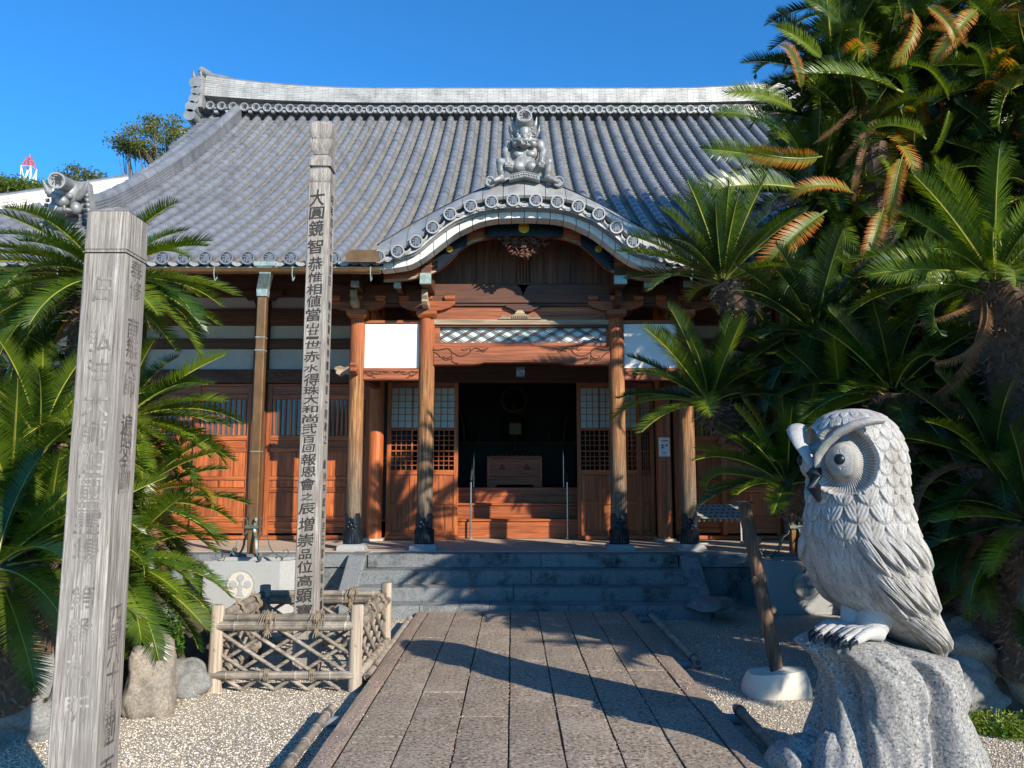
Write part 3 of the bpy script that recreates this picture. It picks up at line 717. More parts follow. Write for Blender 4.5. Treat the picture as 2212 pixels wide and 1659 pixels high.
# barge boards with metal fittings
for s in (-1, 1):
    mb = MB(); band(KB2, KH, min(s * .02, s * 2.0), max(s * .02, s * 2.0), BY, BY + .09, 40, mb); o = mb.build('barge_board', M['wood_h'], gab, smooth=30)
    mb = MB(); band(lambda d: KH(d) + .022, lambda d: KH(d) - .012, min(s * .6, s * 2.0), max(s * .6, s * 2.0), BY - .025, BY + .01, 40, mb); mb.build('edge_bead', M['wood_pale'], o, smooth=30)
    mb = MB(); band(lambda d: KH(d) + .10, lambda d: KH(d) + .085, min(s * .75, s * 1.9), max(s * .75, s * 1.9), BY - .015, BY + .01, 40, mb); mb.build('moulding', M['wood_h'], o, smooth=30)
    # black fitting with cloud-shaped ends
    dc = xx(1133 + 160, 541, BY) - xx(1133, 541, BY)
    mb = MB(); band(lambda d: KB2(d) - .01, lambda d: KH(d) - .014, min(s * (dc - .25), s * (dc + .17)), max(s * (dc - .25), s * (dc + .17)), BY - .045, BY - .002, 20, mb)
    for q in range(5):
        d = s * (dc + .18 + .018 * (q % 2)); mb.disc((XC + d, KH(d) + .03 + q * .035), .03, BY - .043, BY - .002, 12)
    f = mb.build('metal_fitting', M['black'], o, smooth=30)
    MB().disc((XC + s * dc, zz(541, BY)), .046, BY - .07, BY - .045, 24).ring((XC + s * dc, zz(541, BY)), .038, .05, BY - .078, BY - .05, 24).build('crest', M['gold'], gab, smooth=40)
mb = MB(); band(lambda d: KB2(d) - .01, lambda d: KH(d) - .014 - .0 * d, -.50, .50, BY - .045, BY - .002, 30, mb)
for s in (-1, 1):
    for q in range(3): mb.disc((XC + s * .53, KH(.53) + .04 + q * .05), .035, BY - .043, BY - .002, 12)
mb.build('metal_fitting', M['black'], gab, smooth=30)
GZY = BY - .10
mb = MB(); c = (XC, zz(496, BY)); mb.disc(c, .073, GZY + .02, GZY + .055, 28); mb.ring(c, .062, .078, GZY + .01, GZY + .05, 28)
for a in (90, 90 + 60, 90 - 60): mb.disc((c[0] + .034 * math.cos(R(a)), c[1] + .034 * math.sin(R(a)) * .9), .017, GZY + .008, GZY + .03, 12)
mb.box(c[0] - .005, c[0] + .005, GZY + .01, GZY + .03, c[1] - .05, c[1] + .04); mb.tube([(c[0] - .03, GZY + .012, c[1] + .01), (c[0], GZY + .012, c[1] - .03), (c[0] + .03, GZY + .012, c[1] + .01)], .005, 6)
mb.build('crest', M['gold'], gab, smooth=40)
# carved pendant under the gable peak
pd = MB(); r2 = random.Random(3)
PT, PB_ = zz(511, BY) + .02, zz(556, BY)
for k in range(150):
    a = r2.uniform(-1, 1); b = r2.random(); hw = .44 * (1 - b) ** .75 + .04
    p = (XC + a * hw, BY + .0 + r2.uniform(-.03, .03), PT - b * (PT - PB_))
    rq_ = Matrix.Rotation(r2.uniform(-1.2, 1.2), 3, 'Y'); pd.ell(p, (r2.uniform(.025, .05), .018, r2.uniform(.008, .018)), 8, 5, 0, rq_)
for cxp, czp, rp in ((-.13, -.10, .05), (.14, -.10, .05), (0, -.15, .055), (-.24, -.05, .035), (.25, -.05, .035)):
    for q in range(6): pd.ell((XC + cxp + rp * .55 * math.cos(q * 1.047), BY - .035, PT + czp + rp * .55 * math.sin(q * 1.047)), (rp * .45, .015, rp * .45), 8, 5)
pd.build('carved_pendant', M['wood_dark'], gab, smooth=60)
# soffit under the gable, ribs, purlin ends
mb = MB(); vs = []; n = 60
for i in range(n + 1):
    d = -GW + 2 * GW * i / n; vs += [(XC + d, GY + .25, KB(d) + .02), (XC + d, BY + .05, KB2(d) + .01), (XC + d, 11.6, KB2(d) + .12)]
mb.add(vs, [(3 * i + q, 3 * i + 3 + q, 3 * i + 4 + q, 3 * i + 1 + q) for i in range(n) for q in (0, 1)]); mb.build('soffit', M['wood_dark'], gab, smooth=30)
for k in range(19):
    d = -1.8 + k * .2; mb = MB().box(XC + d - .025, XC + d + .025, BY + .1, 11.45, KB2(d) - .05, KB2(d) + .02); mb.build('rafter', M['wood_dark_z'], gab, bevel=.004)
# --- eave soffits, rafters, gutter either side of the gable
for x0, x1 in ((-10.6, XC - GW + .12), (XC + GW - .12, 10.9)):
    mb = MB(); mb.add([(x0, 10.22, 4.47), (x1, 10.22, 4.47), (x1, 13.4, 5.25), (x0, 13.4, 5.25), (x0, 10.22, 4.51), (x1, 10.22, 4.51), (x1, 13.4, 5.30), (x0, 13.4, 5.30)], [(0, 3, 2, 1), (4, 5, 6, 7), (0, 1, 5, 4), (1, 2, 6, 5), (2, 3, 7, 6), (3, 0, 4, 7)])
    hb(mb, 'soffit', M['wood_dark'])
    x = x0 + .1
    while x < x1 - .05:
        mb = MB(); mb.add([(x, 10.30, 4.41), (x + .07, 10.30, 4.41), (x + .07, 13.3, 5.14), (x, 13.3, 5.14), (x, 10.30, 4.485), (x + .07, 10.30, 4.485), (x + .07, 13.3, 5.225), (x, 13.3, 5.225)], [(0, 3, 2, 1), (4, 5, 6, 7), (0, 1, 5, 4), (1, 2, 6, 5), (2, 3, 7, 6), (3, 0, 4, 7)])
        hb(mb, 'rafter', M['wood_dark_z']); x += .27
    hbx('fascia', M['verdi'], x0, x1, 10.205, 10.235, 4.43, 4.475)
    gx0, gx1 = (x0, XC - GW + .10) if x0 < 0 else (XC + GW - .10, x1)
    gt = MB(); zg = 4.405
    def hp(x, r, ri=0): return [Vector((x, 10.12 + r * math.cos(a), zg + r * math.sin(a))) for a in [math.pi + math.pi * k / 8 for k in range(9)]]
    vs = hp(gx0, .062) + hp(gx1, .062) + hp(gx0, .056) + hp(gx1, .056)
    gt.add(vs, [(k, k + 1, k + 10, k + 9) for k in range(8)] + [(18 + k, 27 + k, 28 + k, 19 + k) for k in range(8)])
    gt.tube([(gx0, 10.06, zg), (gx1, 10.06, zg)], .01, 6); gt.prism([(gx1 if x0 < 0 else gx0, zg)] * 3, 10.1, 10.1) if False else None
    gu = hb(gt, 'gutter', M['copper'], smooth=50)
    x = gx0 + .3
    while x < gx1:
        MB().tube([(x, 10.06, zg + .02), (x, 10.05, zg - .07), (x, 10.10, zg - .16), (x, 10.17, zg - .10), (x, 10.20, zg + .02)], .008, 6).build('gutter_hook', M['verdi'], gu, smooth=50); x += 1.05
# purlin ends with pale metal caps
for px0, px1, py0, py1, Y in ((906, 931, 592, 613, 10.62), (850, 866, 609, 621, 10.8), (757, 775, 609, 619, 10.8), (1327, 1355, 597, 613, 10.62), (1392, 1408, 609, 620, 10.8), (1478, 1496, 609, 619, 10.8)):
    a = at(px0, py1, Y); b = at(px1, py0, Y)
    cap = hbx('purlin_cap', M['verdi'], a.x, b.x, Y, Y + .05, a.z, b.z + .02, .006)
    hbx('purlin', M['wood_dark'], a.x + .01, b.x - .01, Y + .05, 12.9, a.z + .01, b.z + .15)
# deflector over the gutter beside the gable
a = at(750, 571, 10.1); b = at(822, 545, 10.1)
hb(MB().prism([(a.x, a.z), (b.x, a.z), (b.x, b.z - .04), (b.x - .05, b.z), (a.x + .08, b.z), (a.x, b.z - .06)], 9.985, 10.0), 'splash_plate', M['copper'])

PY = 11.36                                                   # plane of the porch pillars
PXS = [xx(761.6, 1175, PY), xx(916, 1175, PY), xx(1338, 1175, PY), xx(1490, 1175, PY)]
ZTOP = zz(690, PY)
FLZ = .58
for k, px in enumerate(PXS):
    p = hb(MB(), 'pillar', M['pillar'])
    sh = MB(); nz = 26
    rr_ = .118 if k in (1, 2) else .112
    vs = []; fs = []; n = 20
    for i in range(nz + 1):
        z = FLZ + .09 + (ZTOP - FLZ - .09) * i / nz
        for j in range(n):
            a = 2 * math.pi * j / n; q = mnoise.noise(Vector((math.cos(a) * 2.2 + k * 9, math.sin(a) * 2.2, z * .5))) * .004
            r = rr_ * (1 if i < nz else .93) + q; vs.append((px + r * math.cos(a), PY + r * math.sin(a), z))
    for i in range(nz):
        for j in range(n): fs.append((i * n + j, i * n + (j + 1) % n, (i + 1) * n + (j + 1) % n, (i + 1) * n + j))
    fs.append(tuple(nz * n + j for j in range(n))); sh.add(vs, fs)
    s_ = sh.build('shaft', M['pillar'], p, smooth=60)
    # black cast shoe: fluted sleeve under a relief mask with a wavy top
    m_ = MB(); vs = []; fs = []; n = 48; R0 = rr_ + .018
    zr = [0, .01, .02, .19, .20, .21, .215, .36, .40]
    for i, z in enumerate(zr):
        for j in range(n):
            a = 2 * math.pi * j / n; r = R0 + (.010 if j % 2 and 1 <= i <= 3 else 0) + (.006 if i in (4, 5) else 0)
            zz_ = z
            if i == 8: zz_ = .40 + .05 * math.cos(4 * a + math.pi) + .012 * math.cos(12 * a)
            if i == 7: zz_ = .34
            if i >= 6: r = R0 - .008 + .004 * math.sin(9 * a) * (1 if i == 7 else 0)
            vs.append((px + r * math.cos(a), PY + r * math.sin(a), FLZ + .085 + zz_))
    for i in range(len(zr) - 1):
        for j in range(n): fs.append((i * n + j, i * n + (j + 1) % n, (i + 1) * n + (j + 1) % n, (i + 1) * n + j))
    m_.add(vs, fs); c0 = Vector((px, PY - R0, FLZ + .37))
    for s in (-1, 1): m_.ell(c0 + Vector((s * .04, .002, .025)), (.024, .012, .02), 10, 6); m_.ell(c0 + Vector((s * .055, .01, -.04)), (.03, .012, .02), 8, 6)
    m_.ell(c0 + Vector((0, -.004, -.015)), (.016, .018, .03), 8, 6); m_.ell(c0 + Vector((0, .002, -.065)), (.045, .014, .012), 10, 6); m_.ell(c0 + Vector((0, .006, .075)), (.03, .012, .02), 8, 6)
    m_.build('metal_shoe', M['black'], p, smooth=40)
    b_ = MB(); w_ = .20; b_.add([(px + sx * w_ * f, PY + sy * w_ * f, FLZ + z) for z, f in ((0, 1), (.05, 1), (.085, .8)) for sx, sy in ((-1, -1), (1, -1), (1, 1), (-1, 1))],
        [(i * 4 + k2, i * 4 + (k2 + 1) % 4, i * 4 + 4 + (k2 + 1) % 4, i * 4 + 4 + k2) for i in range(2) for k2 in range(4)] + [(8, 9, 10, 11)])
    b_.build('base_stone', M['granite'], p, bevel=.012)
    # bracket block and arms above
    zb_ = ZTOP
    br = MB(); br.add([(px + sx * f, PY + sy * f, zb_ + z) for z, f in ((0, .11), (.05, .15), (.13, .15)) for sx, sy in ((-1, -1), (1, -1), (1, 1), (-1, 1))],
        [(i * 4 + k2, i * 4 + (k2 + 1) % 4, i * 4 + 4 + (k2 + 1) % 4, i * 4 + 4 + k2) for i in range(2) for k2 in range(4)] + [(8, 9, 10, 11), (3, 2, 1, 0)])
    br.build('bracket_block', M['wood_h'], p, bevel=.008)
    ar = MB(); L = .42
    ar.prism([(px - L, zb_ + .27), (px - L, zb_ + .22), (px - L + .08, zb_ + .17), (px - .2, zb_ + .13), (px + .2, zb_ + .13), (px + L - .08, zb_ + .17), (px + L, zb_ + .22), (px + L, zb_ + .27)], PY - .05, PY + .05)
    ar.build('bracket_arm', M['wood_h'], p, bevel=.006)
    for s in (-1, 0, 1):
        q = MB(); cx_ = px + s * (L - .08); q.add([(cx_ + sx * f, PY + sy * f, zb_ + z) for z, f in ((.272, .055), (.30, .08), (.35, .08)) for sx, sy in ((-1, -1), (1, -1), (1, 1), (-1, 1))],
            [(i * 4 + k2, i * 4 + (k2 + 1) % 4, i * 4 + 4 + (k2 + 1) % 4, i * 4 + 4 + k2) for i in range(2) for k2 in range(4)] + [(8, 9, 10, 11), (3, 2, 1, 0)])
        q.build('bearing_block', M['wood_h'], p, bevel=.005)
    # projecting carved nose
    ns = MB(); prof_ = [(0, 0), (-.30, .02), (-.36, .07), (-.33, .10), (-.38, .15), (-.36, .24), (-.30, .26), (-.26, .18), (-.18, .14), (0, .13)]
    ns.add([(px + dx, PY - .05 + y, zb_ + .12 + z) for dx in (-.045, .045) for y, z in prof_], [tuple(range(10)), tuple(range(19, 9, -1))] + [(i, (i + 1) % 10, (i + 1) % 10 + 10, i + 10) for i in range(10)])
    ns.build('beam_nose', M['wood_pale'] if k in (0, 1) else M['wood_dark'], p, bevel=.008)

def rect(name, m, px0, px1, py0, py1, Y, t=.06, bevel=.005, parent=None, ex=0, **k):
    pm = (py0 + py1) / 2; x0, x1 = xx(px0, pm, Y), xx(px1, pm, Y); z0, z1 = zz(py1, Y), zz(py0, Y)
    return hbx(name, m, x0 - ex, x1 + ex, Y, Y + t, z0, z1, bevel, parent, **k)
L0, R0_ = PXS[1], PXS[2]
def cen(name, m, py0, py1, Y=PY, t=.08, x0=None, x1=None, bevel=.006, parent=None, yo=0):
    return hbx(name, m, L0 + .09 if x0 is None else x0, R0_ - .09 if x1 is None else x1, Y + yo, Y + yo + t, zz(py1, Y), zz(py0, Y), bevel, parent)
# gable wall of upright boards
w0, w1 = XC - 1.75, XC + 1.75; nbp = 17
for k in range(nbp):
    a = w0 + (w1 - w0) * k / nbp; b = w0 + (w1 - w0) * (k + 1) / nbp; dmx = max(abs(a - XC), abs(b - XC))
    za, zb_ = KB2(a - XC) + .08, KB2(b - XC) + .08; z0 = zz(614, 11.42); yy = 11.42 + rnd.uniform(0, .008)
    hb(MB().add([(a + .003, yy, z0), (b - .003, yy, z0), (b - .003, yy + .04, z0), (a + .003, yy + .04, z0), (a + .003, yy, za), (b - .003, yy, zb_), (b - .003, yy + .04, zb_), (a + .003, yy + .04, za)], [(0, 3, 2, 1), (4, 5, 6, 7), (0, 1, 5, 4), (1, 2, 6, 5), (2, 3, 7, 6), (3, 0, 4, 7)]), 'gable_board', M['wood_dark_z'])
kp = MB()
for q in range(4): x = XC - .07 + q * .046; kp.tube([(x, 11.38, zz(614, 11.42)), (x, 11.38, KB2(0))], .022, 8)
hb(kp, 'king_post', M['wood_dark_z'], smooth=50)
hb(MB().prism([(XC - .12, zz(613, 11.38)), (XC + .12, zz(613, 11.38)), (XC + .04, zz(625, 11.38)), (XC, zz(640, 11.38)), (XC - .04, zz(625, 11.38))], 11.33, 11.38), 'carved_boss', M['wood_dark'])
hbx('tie_beam', M['wood_dark'], XC - 2.9, XC + 2.9, PY - .03, PY + .14, zz(656, PY) + .0, zz(614, PY), .012)
hbx('shadow_rail', M['wood_dark'], XC - 2.9, XC + 2.9, PY - .01, PY + .12, zz(661, PY), zz(656.5, PY), .003)
# spandrel: red board with frog-leg strut
cen('spandrel_board', M['wood_beam'], 661, 691, PY, .05, yo=.03)
def frog(px, half, py0, py1, m, Y):
    zt_, zb_ = zz(py0, Y), zz(py1, Y); h = zt_ - zb_; cx = xx(px, py1, Y); mb = MB()
    pts = [(.12, 1), (.14, .86), (.22, .72), (.20, .62), (.34, .48), (.60, .30), (.66, .40), (.80, .42), (.90, .22), (1.0, .0)]
    mb.prism([(cx + half * a, zb_ + h * b) for a, b in pts] + [(cx - half * a, zb_ + h * b) for a, b in reversed(pts)], Y - .05, Y + .02)
    for q in range(-4, 5): mb.box(cx + q * .028 - .008, cx + q * .028 + .008, Y - .065, Y - .05, zb_ + .01, zb_ + h * .38)
    return mb
hb(frog(1118 + 5, .33, 671, 691, None, PY), 'frog_leg_strut', M['wood_pale'], bevel=.004)
zt_, zb_ = zz(660, PY), zz(674, PY)
hb(MB().prism([(XC + a, b) for a, b in ((-.28, zt_), (.28, zt_), (.26, zt_ - .03), (.16, zt_ - .07), (.12, zb_), (-.12, zb_), (-.16, zt_ - .07), (-.26, zt_ - .03))], PY - .04, PY + .02), 'strut_cap', M['wood_dark'], bevel=.004)
cen('rail', M['wood_pale'], 691, 702, PY, .14, yo=-.03)
cen('rail', M['wood_dark'], 702, 707, PY, .10)
cen('rail', M['wood_beam'], 740, 748, PY, .12, yo=-.01)
# transom: diagonal lattice before a pale backing, in a frame
tr0, tr1 = xx(950, 722, PY), xx(1310, 722, PY); tz0, tz1 = zz(740.5, PY), zz(707, PY)
tw = hb(MB().box(tr0, tr1, PY + .07, PY + .085, tz0, tz1), 'transom', M['backing'])
for a, b in ((L0 + .09, tr0), (tr1, R0_ - .09)): hbx('transom_stile', M['wood_beam'], a, b, PY + .01, PY + .10, tz0, tz1)
def clip(cx, sl_, x0, x1, z0, z1):
    pts = []
    for x in (x0, x1):
        z = z0 + sl_ * (x - cx)
        if z0 <= z <= z1: pts.append((x, z))
    for z in (z0, z1):
        x = cx + (z - z0) / sl_
        if x0 < x < x1: pts.append((x, z))
    return pts[:2] if len(pts) >= 2 else None
for sgn in (1, -1):
    k = 0; c = tr0 - 1.2
    while c < tr1 + 1.2:
        for dx in (0, .05):
            q = clip(c + dx, sgn * .56, tr0, tr1, tz0, tz1)
            if q:
                (xa, za), (xb, zb2) = q; d = Vector((xb - xa, 0, zb2 - za)); L = d.length
                if L > .03:
                    u = d / L; nrm = Vector((-u.z, 0, u.x)); MB().obox(((xa + xb) / 2, PY + (.035 if sgn > 0 else .045), (za + zb2) / 2), u * L / 2, EY * .005, nrm * .005).build('lattice_bar', M['wood_dark'], tw)
        c += .26
# main carved beam
zb_, zt_ = zz(790, PY), zz(749, PY); x0, x1 = L0 + .10, R0_ - .10
cb = MB(); xa, xb = x0 + .72, x1 - .72
poly = [(x0, zt_), (x0, zb_)] + [(xa - .12, zb_), (xa - .04, zb_ + .012), (xa + .04, zb_ + .035), (xb - .04, zb_ + .035), (xb + .04, zb_ + .012), (xb + .12, zb_)] + [(x1, zb_), (x1, zt_)]
cb.prism(poly, PY - .07, PY + .08); beam = hb(cb, 'carved_beam', M['wood_beam'], bevel=.012)
def scroll(mb, cx, cz, s, Y, k=1.0, r=.008):
    def P_(pts): return [(cx + s * a * k, Y, cz + b * k) for a, b in pts]
    def arc(c, rad, a0, a1, n=14, shrink=0): return [(c[0] + (rad * (1 - shrink * i / n)) * math.cos(R(a0 + (a1 - a0) * i / n)), c[1] + (rad * (1 - shrink * i / n)) * math.sin(R(a0 + (a1 - a0) * i / n))) for i in range(n + 1)]
    mb.tube(P_([(0, .10), (.08, .085), (.16, .105)] + arc((.22, .03), .09, 120, -150, 16, .25)), r, 6)
    mb.tube(P_([(.02, .06), (.08, .03), (.12, -.02), (.20, -.07), (.28, -.055), (.31, -.02)]), r, 6)
    mb.tube(P_([(.30, -.03), (.30, -.08), (.34, -.11), (.40, -.12)]), r * 1.1, 6)
    mb.tube(P_([(.27, .085), (.33, .04), (.40, .0), (.48, .0), (.56, .03), (.60, .09), (.66, .125), (.72, .11), (.76, .085), (.82, .10), (.87, .125)]), r, 6)
    mb.tube(P_([(.45, .11), (.49, .08), (.53, .10), (.50, .125)]), r * .8, 6); mb.tube(P_([(.53, .11), (.58, .12), (.60, .07)]), r * .8, 6)
    mb.tube(P_([(.68, .07), (.74, .08), (.79, .06), (.83, .075)]), r * .8, 6)
for s, cx in ((1, x0 + .0), (-1, x1 - .0)):
    mb = MB(); scroll(mb, cx, (zb_ + zt_) / 2 - .005, s, PY - .072, .95, .009); mb.build('scroll_carving', M['wood_dark_z'], beam, smooth=60)
mb = MB(); mb.tube([(xa - .10, PY - .071, zb_ + .01), (xa - .04, PY - .071, zb_ + .05), (xa + .08, PY - .071, zb_ + .072), (xb - .08, PY - .071, zb_ + .072), (xb + .04, PY - .071, zb_ + .05), (xb + .10, PY - .071, zb_ + .01)], .004, 6); mb.build('bead', M['wood_beam'], beam)
# side bays of the porch: white plaster over a small carved beam
for s, a, b in ((-1, PXS[0], PXS[1]), (1, PXS[2], PXS[3])):
    hbx('plaster_panel', M['plaster'], a + .09, b - .09, PY + .0, PY + .05, zz(795, PY), zz(700, PY), .003)
    hbx('rail', M['wood_beam'], a + .09, b - .09, PY - .02, PY + .08, zz(699.5, PY), zz(692, PY))
    zb2, zt2 = zz(822, PY), zz(796, PY)
    o = hbx('carved_beam', M['wood_beam'], a + .10, b - .10, PY - .05, PY + .07, zb2, zt2, .01)
    mb = MB()
    for s2, cx in ((1, a + .12), (-1, b - .12)): scroll(mb, cx, (zb2 + zt2) / 2 - .005, s2, PY - .052, .42, .007)
    mb.build('scroll_carving', M['wood_dark_z'], o, smooth=60)
    # cloud-shaped nose outside the outer pillar
    px = PXS[0] if s < 0 else PXS[3]; zc = zz(803, PY); sg = -1 if s < 0 else 1
    mb = MB(); pr = [(.09, -.06), (.16, -.03), (.24, -.075), (.31, -.03), (.30, .01), (.34, .035), (.32, .07), (.24, .085), (.18, .06), (.09, .085)]
    mb.prism([(px + sg * x, zc + z) for x, z in pr], PY - .05, PY + .05); hb(mb, 'beam_nose', M['wood_pale'], bevel=.01)
    mb = MB(); pr = [(-.10, -.07), (-.24, -.06), (-.30, -.02), (-.28, .03), (-.32, .07), (-.25, .11), (-.10, .09)]
    mb.add([(px + dx, PY + y, zc + z) for dx in (-.05, .05) for y, z in pr], [tuple(range(7)), tuple(range(13, 6, -1))] + [(i, (i + 1) % 7, (i + 1) % 7 + 7, i + 7) for i in range(7)]); hb(mb, 'beam_nose', M['wood_beam'], bevel=.012)
hbx('lamp_box', M['grey_dark'], xx(1115, 800, PY), xx(1134, 800, PY), PY + .1, PY + .2, zz(812, PY), zz(790, PY), .008)

# --- front wall of the hall
WY = 13.2
bx0, bx1 = XC - 7.3, XC + 7.3
# inner round posts
for px, ww in ((808, 33), (1437, 33)):
    x = xx(px, 1150, 12.95); hb(MB().tube([(x, 12.95, FLZ), (x, 12.95, 4.9)], .125, 20), 'inner_pillar', M['wood'], smooth=60)
    hbx('inner_pillar_base', M['concrete'], x - .16, x + .16, 12.80, 13.1, FLZ + .001, FLZ + .04)
    hbx('connecting_beam', M['wood_dark'], x - .06, x + .06, PY + .1, 12.9, zz(812, PY) - .02, zz(790, PY) + .0)
IL, IR = xx(835, 1000, WY), xx(1415, 1000, WY)
OL, OR = xx(989, 1000, WY), xx(1247, 1000, WY)
ZO = zz(826, WY)
hbx('lintel', M['wood_dark'], XC - 2.6, XC + 2.7, WY - .06, WY + .14, ZO, ZO + .30)
hbx('lintel', M['wood_dark'], XC - 2.6, XC + 2.7, WY - .09, WY + .10, ZO + .303, ZO + .36)
hbx('upper_wall', M['wood_dark'], XC - 2.6, XC + 2.7, WY + .05, WY + .1, ZO + .362, 5.3)
hbx('threshold', M['wood_h'], IL, OL, WY - .07, WY + .12, FLZ + .001, FLZ + .07); hbx('threshold', M['wood_h'], OR, IR, WY - .07, WY + .12, FLZ + .001, FLZ + .07)
def bars(name, m, parent, x0, x1, y0, y1, z0, z1, nv, nh, w_=.012, extra=()):
    mb = MB()
    for k in range(1, nv): x = x0 + (x1 - x0) * k / nv; mb.box(x - w_ / 2, x + w_ / 2, y0, y1, z0, z1)
    for k in range(1, nh): z = z0 + (z1 - z0) * k / nh; mb.box(x0, x1, y0 + .004, y1 - .002, z - w_ / 2, z + w_ / 2)
    return mb.build(name, m, parent)
def lattice_door(x0, x1, Y, label=None):
    d = hb(MB(), 'lattice_door', M['wood']); st = .07; W = M['wood']; H = M['wood_h']
    z = lambda py: zz(py, WY)
    for a, b in ((x0, x0 + st), (x1 - st, x1)): bx('stile', d, W, a, b, Y, Y + .05, FLZ + .07, ZO)
    def rail(p0, p1): bx('rail', d, H, x0 + st, x1 - st, Y + .003, Y + .047, z(p1), z(p0))
    rail(826, 838); rail(924, 930); rail(1015, 1026); rail(1147, 1163)
    a, b = x0 + st, x1 - st; c = [a + (b - a) * k / 3 for k in range(4)]
    for k in range(3):
        if k: bx('muntin', d, W, c[k] - .014, c[k] + .014, Y + .004, Y + .046, z(1014.5), z(838.5))
        u, v = c[k] + (.014 if k else 0), c[k + 1] - (.014 if k < 2 else 0)
        bx('pane', d, M['shoji'], u, v, Y + .028, Y + .034, z(923.5), z(838.5), 0)
        bars('lattice', W, d, u, v, Y + .008, Y + .026, z(923.5), z(838.5), 3, 6, .011)
        bars('lattice', W, d, u, v, Y + .008, Y + .030, z(972), z(930.5), 4, 4, .013)
        bars('lattice', W, d, u, v, Y + .008, Y + .030, z(1014.5), z(976.5), 4, 4, .013)
    bx('rail', d, H, a, b, Y + .005, Y + .045, z(976), z(972.5))
    c = [a + (b - a) * k / 3 for k in range(4)]
    for k in range(3):
        if k: bx('muntin', d, W, c[k] - .03, c[k] + .03, Y + .004, Y + .046, z(1146.5), z(1026.5))
        u, v = c[k] + (.03 if k else 0), c[k + 1] - (.03 if k < 2 else 0)
        bx('door_panel', d, W, u, v, Y + .022, Y + .034, z(1146.5), z(1026.5), 0)
    bx('rail', d, H, a, b, Y + .0045, Y + .0455, z(1090), z(1084))
    return d
lattice_door(IL, OL, WY, ); lattice_door(OR, IR - .24, WY); lattice_door(IR - .62, IR, WY + .07)
def slat_door(x0, x1, Y):
    d = hb(MB(), 'slatted_door', M['wood']); st = .085; W = M['wood']; H = M['wood_h']; z = lambda py: zz(py, WY)
    for a, b in ((x0, x0 + st), (x1 - st, x1)): bx('stile', d, W, a, b, Y, Y + .055, FLZ + .07, z(829))
    a, b = x0 + st, x1 - st
    for p0, p1 in ((829, 834), (852, 862), (940.5, 951), (966.5, 976), (1029, 1037), (1053, 1063.5), (1116.5, 1127), (1141, 1152)):
        bx('rail', d, H, a, b, Y + .003, Y + .052, z(p1), z(p0))
    for p0, p1 in ((834.5, 851.5), (951.5, 966), (1127.5, 1140.5)): bx('door_panel', d, H, a, b, Y + .024, Y + .034, z(p1), z(p0), 0)
    bx('pane', d, M['glass'], a, b, Y + .036, Y + .04, z(940), z(862.5), 0)
    n = 9
    for k in range(n):
        x = a + (b - a) * (k + .5) / n; bx('slat', d, W, x - .018, x + .018, Y + .008, Y + .03, z(940), z(862.5), 0)
    m_ = (a + b) / 2
    for p0, p1 in ((976.5, 1028.5), (1037.5, 1052.5), (1064, 1116)):
        bx('muntin', d, W, m_ - .035, m_ + .035, Y + .004, Y + .05, z(p1), z(p0))
        bx('door_panel', d, W, a, m_ - .0355, Y + .024, Y + .034, z(p1), z(p0), 0); bx('door_panel', d, W, m_ + .0355, b, Y + .024, Y + .034, z(p1), z(p0), 0)
    return d
xp = [xx(q, 1000, WY) for q in (303, 418, 541, 572, 695, 818)]
